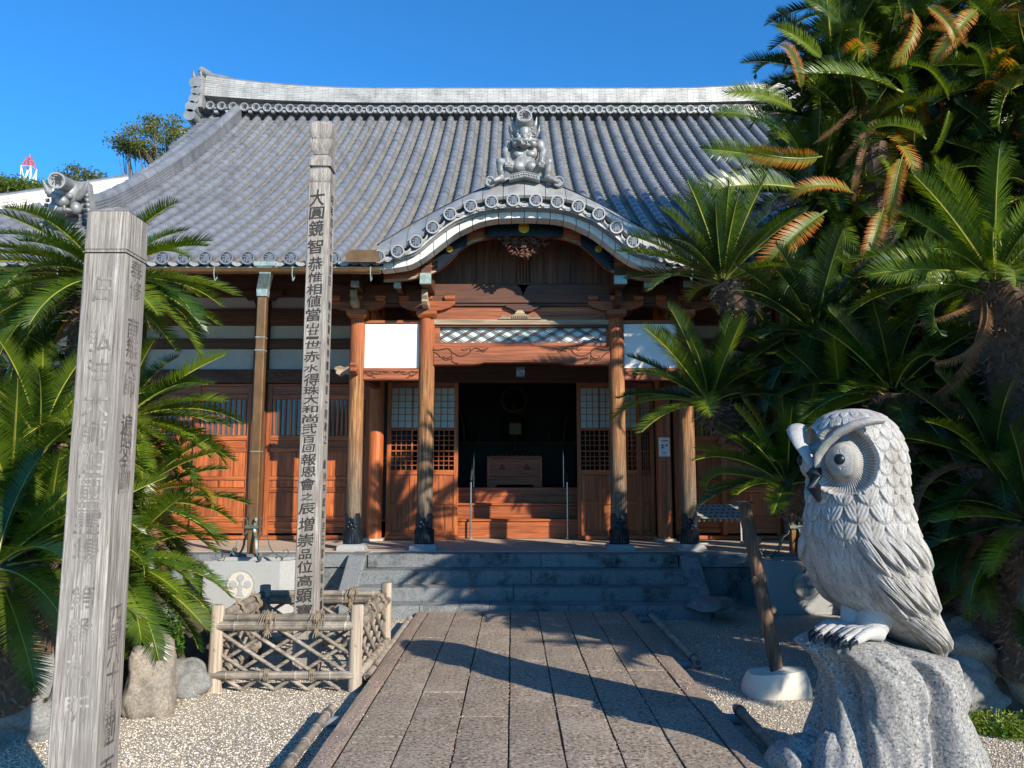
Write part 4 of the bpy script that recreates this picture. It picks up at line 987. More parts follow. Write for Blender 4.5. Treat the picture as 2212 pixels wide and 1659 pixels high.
def wing(s):
    def X(v): return v if s < 0 else 2 * XC - v
    def mir(a, b): return (a, b) if s < 0 else (2 * XC - b, 2 * XC - a)
    for (a, b), dy in (((xp[0] - .03, xp[1] + .02), .06), ((xp[1] - .02, xp[2]), 0), ((xp[3], xp[4] + .02), 0), ((xp[4] - .04, xp[5] - .17), .06)):
        a, b = mir(a, b); slat_door(a, b, WY + dy)
    a, b = mir(xp[2] + .005, xp[3] - .005)
    hbx('wall_post', M['wood_dark_z'], a, b, WY - .09, WY + .13, FLZ + .03, 5.2)
    a, b = mir(xp[0] - .28, xp[0] - .04)
    hbx('wall_post', M['wood_dark_z'], a, b, WY - .12, WY + .13, FLZ + .03, 5.2)
    full = mir(xp[0] - .04, xp[5] - .18)
    hbx('sill', M['wood_h'], *full, WY - .05, WY + .16, FLZ + .002, FLZ + .068)
    for (a, b) in ((xp[0] - .04, xp[2] + .0), (xp[3] + .0, xp[5] - .17)):
        a, b = mir(a, b); z = lambda py: zz(py, WY)
        bm_ = hbx('carved_beam', M['wood_dark'], a, b, WY - .08, WY + .10, z(828), z(799), .012)
        mb = MB()
        for s2, cx in ((1, a + .1), (-1, b - .1)): scroll(mb, cx, z(813), s2, WY - .082, .62, .008)
        mb.build('scroll_carving', M['wood_dark_z'], bm_, smooth=60)
        hbx('plaster_panel', M['plaster_dim'], a, b, WY + .03, WY + .08, z(798.5), z(754), .002)
        hbx('rail', M['wood_dark'], a, b, WY - .04, WY + .08, z(753.5), z(732), .006)
        hbx('plaster_panel', M['plaster_dim'], a, b, WY + .03, WY + .08, z(731.5), z(703), .002)
        hbx('rail', M['wood_dark'], a, b, WY - .06, WY + .08, z(702.5), z(668), .008)
        hbx('plaster_panel', M['plaster_dim'], a, b, WY + .03, WY + .08, z(667.5), z(642), .002)
        hbx('rail', M['wood_dark'], a, b, WY - .06, WY + .08, z(641.5), 5.2, .008)
    # bracket at the head of the wall post, carved like a cloud
    x = (xp[2] + xp[3]) / 2; x = x if s < 0 else 2 * XC - x; zb3 = zz(642, WY)
    pr = [(0, -.22), (.10, -.20), (.14, -.13), (.24, -.13), (.28, -.06), (.36, -.04), (.38, .06), (0, .06)]
    hb(MB().prism([(x + a, zb3 + b + .04) for a, b in pr] + [(x - a, zb3 + b + .04) for a, b in reversed(pr[1:-1])], WY - .16, WY - .10), 'post_bracket', M['wood_dark'], bevel=.008)
    # rest of the front wall
    a, b = mir(-10.4, xp[0] - .285); hbx('front_wall', M['wood_dark_z'], a, b, WY, WY + .12, FLZ, zz(798, WY)); hbx('front_wall', M['plaster_dim'], a, b, WY + .002, WY + .12, zz(798, WY) + .002, 5.2)
wing(-1); wing(1)
# dim interior: walls, ceiling, raised wooden floor
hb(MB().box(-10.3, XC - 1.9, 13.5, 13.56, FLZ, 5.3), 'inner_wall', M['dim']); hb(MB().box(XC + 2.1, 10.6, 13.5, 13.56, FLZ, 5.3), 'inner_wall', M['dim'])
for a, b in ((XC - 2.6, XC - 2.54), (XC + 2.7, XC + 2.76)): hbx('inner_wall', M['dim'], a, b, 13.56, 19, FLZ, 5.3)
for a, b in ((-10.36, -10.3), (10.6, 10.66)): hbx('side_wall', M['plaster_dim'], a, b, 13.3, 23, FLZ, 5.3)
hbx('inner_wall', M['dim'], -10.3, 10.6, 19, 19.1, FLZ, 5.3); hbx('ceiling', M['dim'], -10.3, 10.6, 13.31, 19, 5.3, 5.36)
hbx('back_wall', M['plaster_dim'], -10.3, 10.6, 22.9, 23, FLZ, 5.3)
sx0, sx1 = XC - 2.5, XC + 2.65
hbx('inner_step', M['wood_h'], sx0, sx1, 13.50, 13.85, FLZ + .001, .865); hbx('inner_step', M['wood_h'], sx0, sx1, 13.47, 13.85, .867, .905)
hbx('inner_step', M['wood_h'], sx0, sx1, 13.86, 14.2, FLZ + .001, 1.125); hbx('inner_step', M['wood_h'], sx0, sx1, 13.83, 14.2, 1.127, 1.165)
hbx('inner_floor', M['wood_h'], sx0, sx1, 14.21, 14.9, FLZ + .001, 1.44); hbx('inner_floor', M['wood_dark'], sx0, sx1, 14.9, 18.95, FLZ + .001, 1.438)

# --- downspout at the left eave
dx_ = xx(545, 1200, 10.35); q = MB(); ds = hb(MB(), 'downspout', M['copper'])
z0, z1 = .62, zz(640, 10.3)
mb = MB(); 
for zc, h_ in ((0, 0),): mb.box(dx_ - .062, dx_ + .062, 10.30, 10.41, z0, z1)
mb.build('pipe', M['copper'], ds, bevel=.012)
for zq in (zz(752 + 4, 10.3), zz(975, 10.3), zz(728, 10.3)): MB().box(dx_ - .066, dx_ + .066, 10.296, 10.414, zq - .006, zq + .006).build('pipe_band', M['verdi'], ds)
MB().add([(dx_ + sx * f + ox, 10.35 + sy * f2 + oy, z) for z, f, f2, ox, oy in ((z1 + .002, .068, .06, 0, 0), (z1 + .10, .075, .065, 0, 0), (z1 + .26, .075, .065, .10, -.2), (z1 + .34, .10, .09, .10, -.2), (z1 + .36, .14, .11, .10, -.2), (z1 + .42, .14, .11, .10, -.2)) for sx, sy in ((-1, -1), (1, -1), (1, 1), (-1, 1))],
    [(i * 4 + k2, i * 4 + (k2 + 1) % 4, i * 4 + 4 + (k2 + 1) % 4, i * 4 + 4 + k2) for i in range(5) for k2 in range(4)] + [(20, 21, 22, 23)]).build('rain_head', M['verdi'], ds, bevel=.006)

# --- seated demon on the gable peak
def demon():
    c0 = Vector((XC, 10.28, zz(384, 10.28))); mb = MB()
    def E(x, y, z, r, **k): mb.ell(c0 + Vector((x, y, z)), r, 14, 10, **k)
    def T(pts, rad, n=10): mb.tube([c0 + Vector(p) for p in pts], rad, n)
    E(0, .02, .17, (.19, .15, .15)); E(-.085, -.04, .13, (.10, .11, .09)); E(.085, -.04, .13, (.10, .11, .09))
    E(0, .03, .36, (.20, .12, .16)); E(-.09, -.05, .315, (.075, .06, .055)); E(.09, -.05, .315, (.075, .06, .055))
    E(0, .02, .22, (.10, .12, .14)); E(0, .05, .47, (.20, .10, .07))
    for s in (-1, 1):
        E(s * .22, 0, .47, (.075, .075, .085))
        T([(s * .22, 0, .46), (s * .27, -.03, .36), (s * .24, -.08, .27)], [.062, .058, .042]); T([(s * .25, -.06, .29), (s * .22 + s * .02, -.12, .22), (s * .23, -.15, .15)], [.046, .042, .034])
        for k in range(4): T([(s * .23 + (k - 1.5) * .018, -.16, .15), (s * .23 + (k - 1.5) * .022, -.185, .11), (s * .23 + (k - 1.5) * .022, -.175, .075)], [.014, .013, .010], 6)
        T([(s * .23 - s * .035, -.15, .14), (s * .23 - s * .055, -.17, .105)], [.014, .010], 6)
        T([(s * .10, .02, .12), (s * .25, -.09, .16), (s * .335, -.12, .17)], [.10, .082, .062])
        E(s * .335, -.12, .175, (.06, .06, .065))
        T([(s * .335, -.12, .17), (s * .325, -.09, .06), (s * .31, -.06, -.03)], [.056, .056, .042])
        T([(s * .30, -.06, -.03), (s * .36, -.12, -.065), (s * .42, -.15, -.10)], [.046, .04, .028])
        for k in range(3): E(s * (.41 + .012 * k), -.165 + .022 * k, -.105, (.026, .022, .018))
    # head, tilted forward, with horns, brows, nose and wide mouth
    def H(x, y, z): return (x * 1.22, -.04 + (y + .05) * 1.15, .565 + (z - .565) * 1.22)
    def EH(x, y, z, r): E(*H(x, y, z), tuple(q * 1.2 for q in r) if hasattr(r, '__len__') else r * 1.2)
    def TH_(pts, rad, n=10): T([H(*p) for p in pts], [q * 1.2 for q in rad], n)
    EH(0, -.05, .565, (.12, .12, .12)); EH(0, -.13, .59, (.075, .085, .105)); EH(0, -.14, .485, (.105, .07, .045)); EH(0, -.185, .51, (.030, .04, .026)); EH(0, -.14, .435, (.07, .05, .025))
    for s in (-1, 1):
        EH(s * .065, -.16, .54, (.042, .03, .013)); EH(s * .065, -.175, .515, (.022, .02, .016)); EH(s * .10, -.11, .465, (.045, .05, .045)); EH(s * .045, -.19, .47, (.03, .02, .014))
        TH_([(s * .09, -.10, .60), (s * .125, -.14, .68), (s * .145, -.15, .78)], [.036, .026, .003], 10)
        TH_([(s * .13, -.08, .56), (s * .165, -.11, .62), (s * .175, -.12, .70)], [.030, .018, .003], 8)
        for k in range(3): EH(s * .078, -.16, .565 + k * .035, (.014, .014, .014))
        TH_([(s * .03, -.20, .45), (s * .035, -.215, .42)], [.011, .003], 6); TH_([(s * .07, -.18, .495), (s * .12, -.15, .495), (s * .14, -.12, .53)], [.016, .018, .008], 8)
    o = mb.build('demon_body', M['oni'], None)
    rm = o.modifiers.new('r', 'REMESH'); rm.mode = 'VOXEL'; rm.voxel_size = .007
    dg = bpy.context.evaluated_depsgraph_get(); me = bpy.data.meshes.new_from_object(o.evaluated_get(dg)); o.modifiers.clear(); o.data = me
    bm = bmesh.new(); bm.from_mesh(me); bmesh.ops.smooth_vert(bm, verts=bm.verts, factor=.5, use_axis_x=True, use_axis_y=True, use_axis_z=True); bm.to_mesh(me); bm.free()
    me.polygons.foreach_set('use_smooth', [True] * len(me.polygons)); return o, c0
dmo, c0 = demon()
dem = hb(MB(), 'demon_tile', M['oni']); dmo.parent = dem
mb = MB()
for s in (-1, 1):                                             # curling cloud ends the feet rest on
    cx = c0 + Vector((s * .47, -.06, -.09)); mb.tube([cx + Vector((0, .07, 0)), cx - Vector((0, .05, 0))], .075, 18)
    pts = [cx + Vector((s * r * math.cos(a), -.058, r * math.sin(a))) for a, r in [(k * .5, .065 - k * .0042) for k in range(14)]]; mb.tube(pts, .010, 6)
    mb.tube([c0 + Vector((s * .20, .02, .0)), c0 + Vector((s * .34, .0, -.05)), cx], [.035, .035, .05], 8)
mb.build('cloud_scroll', M['oni'], dem, smooth=50)
mb = MB(); n = 14; z_ = lambda d: c0.z + .035 - abs(d) * .24
mb.prism([(XC + d, z_(d)) for d in [-.21 + .42 * i / n for i in range(n + 1)]] + [(XC + d, z_(d) - .085) for d in [.21 - .42 * i / n for i in range(n + 1)]], 10.12, 10.3)
for i in range(11):
    d = -.175 + .035 * i; mb.ell((XC + d, 10.115, z_(d) - .042), (.014, .012, .020 if i % 2 else .013), 8, 6)
for zo in (-.012, -.075): mb.tube([(XC + d, 10.118, z_(d) + zo) for d in [-.2 + .4 * i / n for i in range(n + 1)]], .007, 6)
mb.build('carved_band', M['oni'], dem, smooth=50)
ct = at(1133, 251, 10.02); mb = MB(); mb.tube([ct + Vector((0, .01, 0)), ct + Vector((0, .62, -.34))], [.105, .10], 18); mb.build('long_round_tile', M['oni'], dem, smooth=50)
inst('end_disc', dmr, dem, (ct.x, ct.y, ct.z), (R(-10), 0, 0), 1.0)
# ================================================================== THINGS IN THE COURT
GZ = -.115
# --- two inscribed wooden posts
INSC = '大圓鏡智　恭惟相値當山廿一世赤水得珠大和尚弐百回報恩會之辰増崇品位高顕寶'
rr = random.Random(11)
def post_mb(cx, cy, z0, z1, w0, w1, nz=2):
    mb = MB(); vs = []
    for i in range(nz + 1):
        t = i / nz; w_ = (w0 + (w1 - w0) * t) / 2; z = z0 + (z1 - z0) * t
        vs += [(cx - w_, cy - w_, z), (cx + w_, cy - w_, z), (cx + w_, cy + w_, z), (cx - w_, cy + w_, z)]
    fs = [(4 * i + k, 4 * i + (k + 1) % 4, 4 * i + 4 + (k + 1) % 4, 4 * i + 4 + k) for i in range(nz) for k in range(4)] + [(3, 2, 1, 0), tuple(4 * nz + k for k in range(4))]
    return mb.add(vs, fs)
TPX, TPY = xx(667, 1310, 7.17), 7.17
tp = empty('memorial_post', (0, 0, 0), label='tall slim grey wooden post with black brush writing, standing in the bamboo pen', cat='memorial post')
W_ = .214
zs = zz(393, TPY - .1)
post_mb(TPX, TPY, GZ - .02, zs, .216, .204).build('shaft', M['grey_wood'], tp, bevel=.006)
def head(z0, z1, prof_, nm):
    mb = MB(); vs = []; n = len(prof_)
    for t, f in prof_:
        z = z0 + (z1 - z0) * t; w_ = .104 * f; c = .86
        vs += [(TPX - w_, TPY - w_, z), (TPX + w_, TPY - w_, z), (TPX + w_, TPY + w_, z), (TPX - w_, TPY + w_, z)]
    mb.add(vs, [(4 * i + k, 4 * i + (k + 1) % 4, 4 * i + 4 + (k + 1) % 4, 4 * i + 4 + k) for i in range(n - 1) for k in range(4)] + [(3, 2, 1, 0), tuple(4 * n - 4 + k for k in range(4))])
    mb.build(nm, M['grey_wood'], tp, smooth=30, bevel=.004)
zq = [zz(q, TPY - .1) for q in (393, 362, 357, 331, 329, 300, 299, 262)]
head(zq[0] + .001, zq[1], [(0, .86), (.15, .96), (.5, 1.02), (.8, .98), (1, .86)], 'carved_tier')
head(zq[1] + .001, zq[3], [(0, .80), (.10, .80), (.13, 1.02), (.5, 1.02), (.75, .93), (.92, .75), (1, .66)], 'carved_tier')
head(zq[3] + .001, zq[5], [(0, .70), (.2, .82), (.5, .97), (.8, 1.03), (.97, 1.03), (1, .99)], 'carved_tier')
head(zq[5] + .001, zq[7] + .02, [(0, .78), (.15, .9), (.4, 1.0), (.7, 1.02), (.9, .9), (1, .6)], 'carved_tier')
ztop = zz(413, TPY - .1); zbot = zz(1328, TPY - .1)
YS = [(409,446),(447,474),(476,511),(517,549),(555,586),(588,610),(613,637),(638,664),(666,694),(697,710),(711,724),(727,733),(736,753),(758,782),(787,804),(807,834),(834,853),(853,873),(876,892),(895,914),(915,938),(940,957),(960,977),(980,1006),(1008,1030),(1033,1059),(1065,1081),(1087,1111),(1117,1148),(1152,1181),(1186,1208),(1211,1238),(1242,1267),(1271,1302),(1305,1331)]
for ch, (a_, b_) in zip(INSC.replace('　', ''), YS):
    z1, z0 = zz(a_, TPY - .1), zz(b_, TPY - .1); vs, fs = glyph(ch, .017); per_ = len(vs) // 5; hx = max(abs(v[0]) for v in vs) or 1; hy = max(abs(v[1]) for v in vs) or 1
    wd = .072 * (.8 if ch in '山廿一百回之品' else 1) * rr.uniform(.94, 1.04); cz = (z0 + z1) / 2; hz = (z1 - z0) / 2 * 1.0; x0_ = TPX - .016 + rr.uniform(-.005, .005); sh = rr.uniform(.02, .10)
    MB().add([(x0_ + v[0] / hx * wd + sh * v[1] / hy * wd, TPY - .102 - .006 * (zs - cz) / (zs - GZ) - .0008 - .0003 * (i_ // per_), cz + v[1] / hy * hz + .10 * v[0] / hx * hz) for i_, v in enumerate(vs)], fs).build('character', M['ink'], tp)
lt = MB(); side = '昭和四十八年吉日　施主清林寺檀信徒一同建之　維持平成年月日當山現住職謹書'
for i in range(34):
    z = ztop - .05 - (ztop - zbot) * i / 34; ch = side[i % len(side)]
    if ch == '　': continue
    put(lt, ch, (TPX + .102 + .006 * (zs - z) / (zs - GZ) + .0008, TPY + rr.uniform(-.012, .012), z), EY, EZ, .085, 0, .022, .05, 1.1, rr.uniform(-.06, .06))
lt.build('side_writing', M['ink'], tp, kind='stuff')
# near post
npy = 3.42; NPX = xx(191, 1000, npy) + .0
c_ = (NPX, npy + .105)
npo = empty('marker_post', label='thick weathered grey post nearest the camera, faded writing, notch near its pointed top', cat='memorial post')
NW = .196; nx0 = xx(149, 1000, npy); ncx = nx0 + NW / 2; ncy = npy + NW / 2
zt1 = zz(455, npy); zk = zz(541, npy)
mb = post_mb(ncx, ncy, GZ - .02, zk - .012, NW + .012, NW, 3); mb.build('shaft', M['grey_wood'], npo, bevel=.006)
post_mb(ncx, ncy, zk - .0055, zk + .0055, NW - .008, NW - .008, 1).build('notch', M['grey_wood'], npo)
mb = post_mb(ncx, ncy, zk + .006, zt1, NW, NW - .006, 1); w_ = (NW - .006) / 2
mb.add([(ncx - w_, ncy - w_, zt1 + .0005), (ncx + w_, ncy - w_, zt1 + .0005), (ncx + w_, ncy + w_, zt1 + .0005), (ncx - w_, ncy + w_, zt1 + .0005), (ncx, ncy, zt1 + .055)], [(0, 1, 4), (1, 2, 4), (2, 3, 4), (3, 0, 4)])
mb.build('pointed_head', M['grey_wood'], npo, bevel=.003)
lt = MB(); tx = '奉修南無大師遍照金剛□　　□□　□國□□開創二百年'
ys = [585, 655, 770, 830, 890, 935, 1010, 1065, 1100, 1160, 1210, 1250, 1300, 1345, 1395, 1435, 1475, 1520, 1560, 1600, 1640, 1670, 1700, 1730]
tx = '奉修　南無大師　遍照金剛　　　　　　四國八十八開創二百年'
yy_ = 590
i = 0
for ch in tx:
    py = 585 + i * 41.5; i += 1
    if ch == '　': continue
    put(lt, ch, (ncx + (NW + .012 * max(0, min(1, (zk - zz(py, npy + .1)) / (zk - GZ)))) / 2 + .0008, ncy + rr.uniform(-.008, .004), zz(py, npy + .1)), EY, EZ, .098, 0, .014, .05, 1.05, rr.uniform(-.05, .05))
lt.build('side_writing', M['faded'], npo, kind='stuff')
M['faded2'] = M['faded'].copy(); 
for n_ in M['faded2'].node_tree.nodes:
    if n_.type == 'VALTORGB' and n_.color_ramp.elements[0].color[0] < .1:
        n_.color_ramp.elements[0].color = (.135, .122, .112, 1); n_.color_ramp.elements[1].color = (.28, .258, .235, 1)
lt = MB()
for ch, py, s in (('日', 625, .11), ('弘', 735, .10), ('法', 800, .10), ('大', 870, .12), ('師', 935, .11), ('四', 1000, .11), ('國', 1060, .11), ('霊', 1125, .11), ('場', 1190, .11), ('第', 1290, .10), ('番', 1360, .10), ('札', 1440, .10), ('所', 1530, .11)):
    put(lt, ch, (ncx + .004, ncy - (NW + .012 * max(0, min(1, (zk - zz(py, npy)) / (zk - GZ)))) / 2 - .0008, zz(py, npy)), EX, EZ, s, 0, .014, .04, 1.0, rr.uniform(-.04, .04))
lt.build('face_writing', M['faded2'], npo, kind='stuff')

# --- bamboo: tubes with swollen nodes
def bam(mb, a, b, r, node=.26, ph=.5, n=10, half=False):
    a = Vector(a); b = Vector(b); d = b - a; L = d.length; u = d / L; ts = [0]; rs = [r * .97]; k = ph * node
    while k < L - .015:
        ts += [k - .012, k - .004, k + .004, k + .012]; rs += [r * .97, r * 1.09, r * .95, r]; k += node
    ts.append(L); rs.append(r * .97)
    mb.tube([a + u * t for t in ts], rs, n); return mb
def rope_tie(c, r, parent, tuft=True, ax=EX):
    mb = MB(); c = Vector(c); oth = ax.cross(EZ)
    for k in range(3):
        off = ax * (k - 1) * .014; pts = [c + off + oth * (r * math.cos(a)) + EZ * (r * 1.25 * math.sin(a)) for a in [2 * math.pi * q / 14 for q in range(15)]]; mb.tube(pts, .006, 5)
    if tuft:
        for k in range(12):
            s = rr.uniform(-1, 1); dr = -oth if True else oth
            top = c + EZ * (r * 1.3) + ax * (s * .01); mb.tube([top, top + ax * (s * .05) - EY * .03 * 0 + EZ * rr.uniform(.0, .03), top + ax * (s * .075) + EZ * (-.05 - rr.random() * .05) + Vector((0, -r - .02, 0)) * (1 if abs(ax.x) > .5 else 0)], [.0028, .0028, .002], 4)
            top = c - EZ * (r * .6) + Vector((0, -r, 0)) * (1 if abs(ax.x) > .5 else 0); mb.tube([top, top + ax * (s * .04) - EZ * rr.uniform(.03, .08)], [.004, .003], 4)
    return mb.build('rope_tie', M['rope'], parent, smooth=60)
pen = empty('bamboo_pen', label='low square pen of bamboo lattice and bare log posts around the tall inscribed post', cat='fence')
F0, F1, B0, B1 = Vector((-2.42, 6.50, 0)), Vector((-1.275, 6.50, 0)), Vector((-2.46, 7.85, 0)), Vector((-1.255, 7.85, 0))
for c, top in ((F0, .57), (F1, .57), (B0, .55), (B1, .57)):
    mb = MB(); mb.tube([(c.x, c.y, GZ - .02), (c.x + rr.uniform(-.006, .006), c.y, .2), (c.x + .004, c.y, top - .006), (c.x + .004, c.y, top)], [.058, .054, .052, .046], 16)
    mb.ell((c.x + .01, c.y - .05, .26 + rr.uniform(-.1, .1)), (.012, .008, .016), 8, 6); mb.build('log_post', M['log'], pen, smooth=50)
def side(a, b, back=False):
    u = (b - a).normalized(); L = (b - a).length; nrm = Vector((u.y, -u.x, 0))
    A = a - u * .0; B = b + u * .0
    for z, r, o in ((.465, .033, -.012), (.405, .040, .018)):
        mb = MB(); bam(mb, A + EZ * z + nrm * o + u * .02, B + EZ * z + nrm * o - u * .02, r, .30, .4 + rr.random() * .4); mb.build('bamboo_rail', M['bamboo'], pen, smooth=50)
    mb = MB(); bam(mb, A + EZ * .02 + nrm * .03 - u * .03, B + EZ * .02 + nrm * .03 + u * .0, .034, .28, .5); mb.build('bamboo_rail', M['bamboo'], pen, smooth=50)
    z0, z1 = -.10, .385
    for sg, off in ((1, .0), (-1, .022)):
        c = -1.1
        while c < L + 1.1:
            sl_ = sg * .62; pts = []
            for s in (.03, L - .03):
                z = z0 + sl_ * (s - c)
                if z0 <= z <= z1: pts.append((s, z))
            for z in (z0, z1):
                s = c + (z - z0) / sl_
                if .03 < s < L - .03: pts.append((s, z))
            if len(pts) >= 2:
                pts.sort(); (s0, za), (s1, zb_) = pts[0], pts[-1]
                if s1 - s0 > .1:
                    mb = MB(); bam(mb, a + u * s0 + EZ * za + nrm * (off - .02), a + u * s1 + EZ * zb_ + nrm * (off - .02), .0165, .19, rr.random(), 8); mb.build('bamboo_strip', M['bamboo'], pen, smooth=50)
            c += .265
    for f in (.38, .72): rope_tie(a + u * (L * f) + EZ * .43, .062, pen, True, u)
    for f in (.38, .70): rope_tie(a + u * (L * f) + EZ * .02 + nrm * .03, .036, pen, False, u)
side(F0, F1); side(B0, B1); side(F1, B1); side(F0, B0)

# --- bamboo edge rails beside the path
def edge_rail(label, p0, p1, r, tee):
    o = empty('bamboo_edge_rail', p0, label=label, cat='bamboo rail', group='bamboo rails along the path edges'); p0 = Vector(p0); p1 = Vector(p1)
    def PB(mb, name, m, **k): mb.v = [tuple(Vector(v) - p0) for v in mb.v]; return mb.build(name, m, o, **k)
    mb = MB(); bam(mb, p0, p1, r, .27, .7, 14); d = (p1 - p0).normalized(); ob = PB(mb, 'bamboo_pole', M['bamboo'], smooth=50)
    mb = MB(); mb.tube([p0 - d * .002, p0 + d * .03], r * .72, 14); PB(mb, 'pole_hollow', M['grey_dark'])
    for t, sx in tee:
        c = p0 + (p1 - p0) * t; sx_ = sx
        mb = MB(); mb.tube([(c.x + sx_ * .16, c.y, GZ + .035), (c.x - sx_ * .06, c.y, GZ + .035)], .036, 14); mb.tube([(c.x + sx_ * .10, c.y, GZ + .035), (c.x + sx_ * .16, c.y, GZ + .035)], .041, 14); mb.tube([(c.x, c.y, GZ - .02), (c.x, c.y, GZ + .06)], .03, 12); PB(mb, 'support_pipe', M['pvc'], smooth=50)
        mb = MB()
        for k in range(3): q = c + d * ((k - 1) * .013); mb.tube([q + Vector((r * 1.08 * math.cos(a), 0, r * 1.08 * math.sin(a))) for a in [2 * math.pi * j / 12 for j in range(13)]], .006, 5)
        mb.tube([c + EZ * r, c + EZ * (r + .04) + EX * .02], .003, 4); PB(mb, 'binding', M['grey_dark'], smooth=60)
zr_ = GZ + .085
edge_rail('bamboo rail lying at the far right of the path, running up to the steps', gnd(1508, 1432, zr_), gnd(1403, 1326, zr_), .036, ((.06, -1), (.96, -1)))
edge_rail('bamboo rail beside the owl statue, at the near right edge of the path', gnd(1592, 1530, zr_), Vector((gnd(1592, 1530, zr_).x - .03, 2.9, zr_)), .036, ((.03, -1),))
edge_rail('bamboo rail on the gravel at the near left edge of the path', gnd(716, 1530, zr_), Vector((gnd(716, 1530, zr_).x + .01, 2.9, zr_)), .032, ((.05, 1),))
edge_rail('bamboo rail between the pen and the path, partly behind the pen', (-1.195, 6.62, zr_), (-1.195, 9.3, zr_), .034, ((.1, 1),))

# --- granite rain tanks with a crest, each with an iron stand around the pipe
def tank(cx, label, ch=.10):
    t = empty('rain_tank', (cx, 10.33, GZ), label=label, cat='stone tank', group='granite rain tanks under the eaves')
    hw, hd = .58, .30; H = .665; fl = [(-hw, -hd + ch), (-hw + ch * .0 + .0, -hd), (hw - .16, -hd), (hw, -hd + .22), (hw, hd), (-hw, hd)]
    fl = [(-hw, -hd), (hw - .17, -hd), (hw, -hd + .20), (hw, hd), (-hw, hd)]
    k = len(fl); inn = [(x * .84, y * .72) for x, y in fl]
    vs = [(x, y, 0) for x, y in fl] + [(x, y, H) for x, y in fl] + [(x, y, H) for x, y in inn] + [(x, y, H - .12) for x, y in inn]
    fs = [tuple(range(k - 1, -1, -1))] + [(r_ * k + i, r_ * k + (i + 1) % k, (r_ + 1) * k + (i + 1) % k, (r_ + 1) * k + i) for r_ in range(3) for i in range(k)] + [tuple(3 * k + i for i in range(k))]
    MB().add(vs, fs).build('basin', M['granite'], t, bevel=.008)
    cxx, cz = -.04 - .05, H - .29; y = -hd
    mb = MB(); mb.disc((cxx, cz), .175, y - .004, y + .005, 36); mb.build('crest_plate', M['concrete'], t, smooth=30)
    cp = MB(); cp.ring((cxx, cz), .178, .186, y - .010, y, 36); cp.ring((cxx, cz), .165, .170, y - .010, y, 36)
    for dx, dz in ((0, .085), (-.092, .005), (.092, .005)):
        cp.disc((cxx + dx, cz + dz), .047, y - .012, y, 20)
    cp.build('crest_relief', M['granite'], t, smooth=40)
    st = MB(); st.prism([(cxx - .05, cz - .14), (cxx + .05, cz - .14), (cxx + .022, cz - .08), (cxx + .03, cz - .03), (cxx + .09, cz - .02), (cxx + .09, cz - .005), (cxx + .02, cz - .012), (cxx + .008, cz + .06), (cxx - .008, cz + .06), (cxx - .02, cz - .012), (cxx - .09, cz - .005), (cxx - .09, cz - .02), (cxx - .03, cz - .03), (cxx - .022, cz - .08)], y - .014, y - .003)
    st.build('crest_stem', M['granite'], t)
    return t
def stand(cx, label, cz=None):
    z = .55; s = empty('pipe_stand', (cx, 10.35, z), label=label, cat='iron stand', group='scrolled iron stands around the downpipes')
    for ax, ay in ((-1, -.25), (1, .1), (-.55, .45), (.45, -.75)):
        L = math.hypot(ax, ay); ux, uy = ax / L, ay / L; pr = [(.075, .50), (.11, .53), (.13, .50), (.115, .46), (.085, .47)]
        pts = [(.14, .50), (.125, .535), (.09, .53), (.08, .49), (.08, .38), (.10, .33), (.17, .29), (.20, .24), (.21, .17), (.25, .10), (.32, .04), (.40, .01), (.45, .03), (.47, .08), (.44, .12), (.40, .11), (.395, .08)]
        mb = MB(); vs = []
        per = Vector((-uy, ux, 0)) * .016
        for q in range(len(pts)):
            p = Vector((ux * pts[q][0], uy * pts[q][0], pts[q][1])); d2 = Vector((pts[min(q + 1, len(pts) - 1)][0] - pts[max(q - 1, 0)][0], pts[min(q + 1, len(pts) - 1)][1] - pts[max(q - 1, 0)][1])).normalized()
            nn = Vector((ux * -d2.y, uy * -d2.y, d2.x)) * .004; vs += [p - per - nn, p + per - nn, p + per + nn, p - per + nn]
        mb.add(vs, [(4 * i + k, 4 * i + (k + 1) % 4, 4 * i + 4 + (k + 1) % 4, 4 * i + 4 + k) for i in range(len(pts) - 1) for k in range(4)]); mb.build('scroll_leg', M['iron'], s, smooth=40)
    mb = MB(); mb.box(-.085, .085, -.082, -.076, .40, .44).box(-.085, .085, .076, .082, .40, .44).box(-.085, -.079, -.0755, .0755, .40, .44).box(.079, .085, -.0755, .0755, .40, .44); mb.build('collar', M['iron'], s)
    return s
TX = xx(520, 1255, 10.03) + .09
tank(TX, 'sunlit granite tank with a three-leaf crest, at the foot of the brown downspout'); stand(dx_, 'scrolled iron stand around the brown downspout on the sunlit tank')
TX2 = xx(1742, 1255, 10.03) + .09
tank(TX2, 'shaded granite tank with a three-leaf crest, behind the owl statue'); stand(TX2 - .1, 'dark iron scroll stand on the shaded tank behind the leaning log')
hb(MB().box(TX2 - .16, TX2 - .04, 10.30, 10.41, .62, 4.3), 'downspout', M['copper'], bevel=.01)

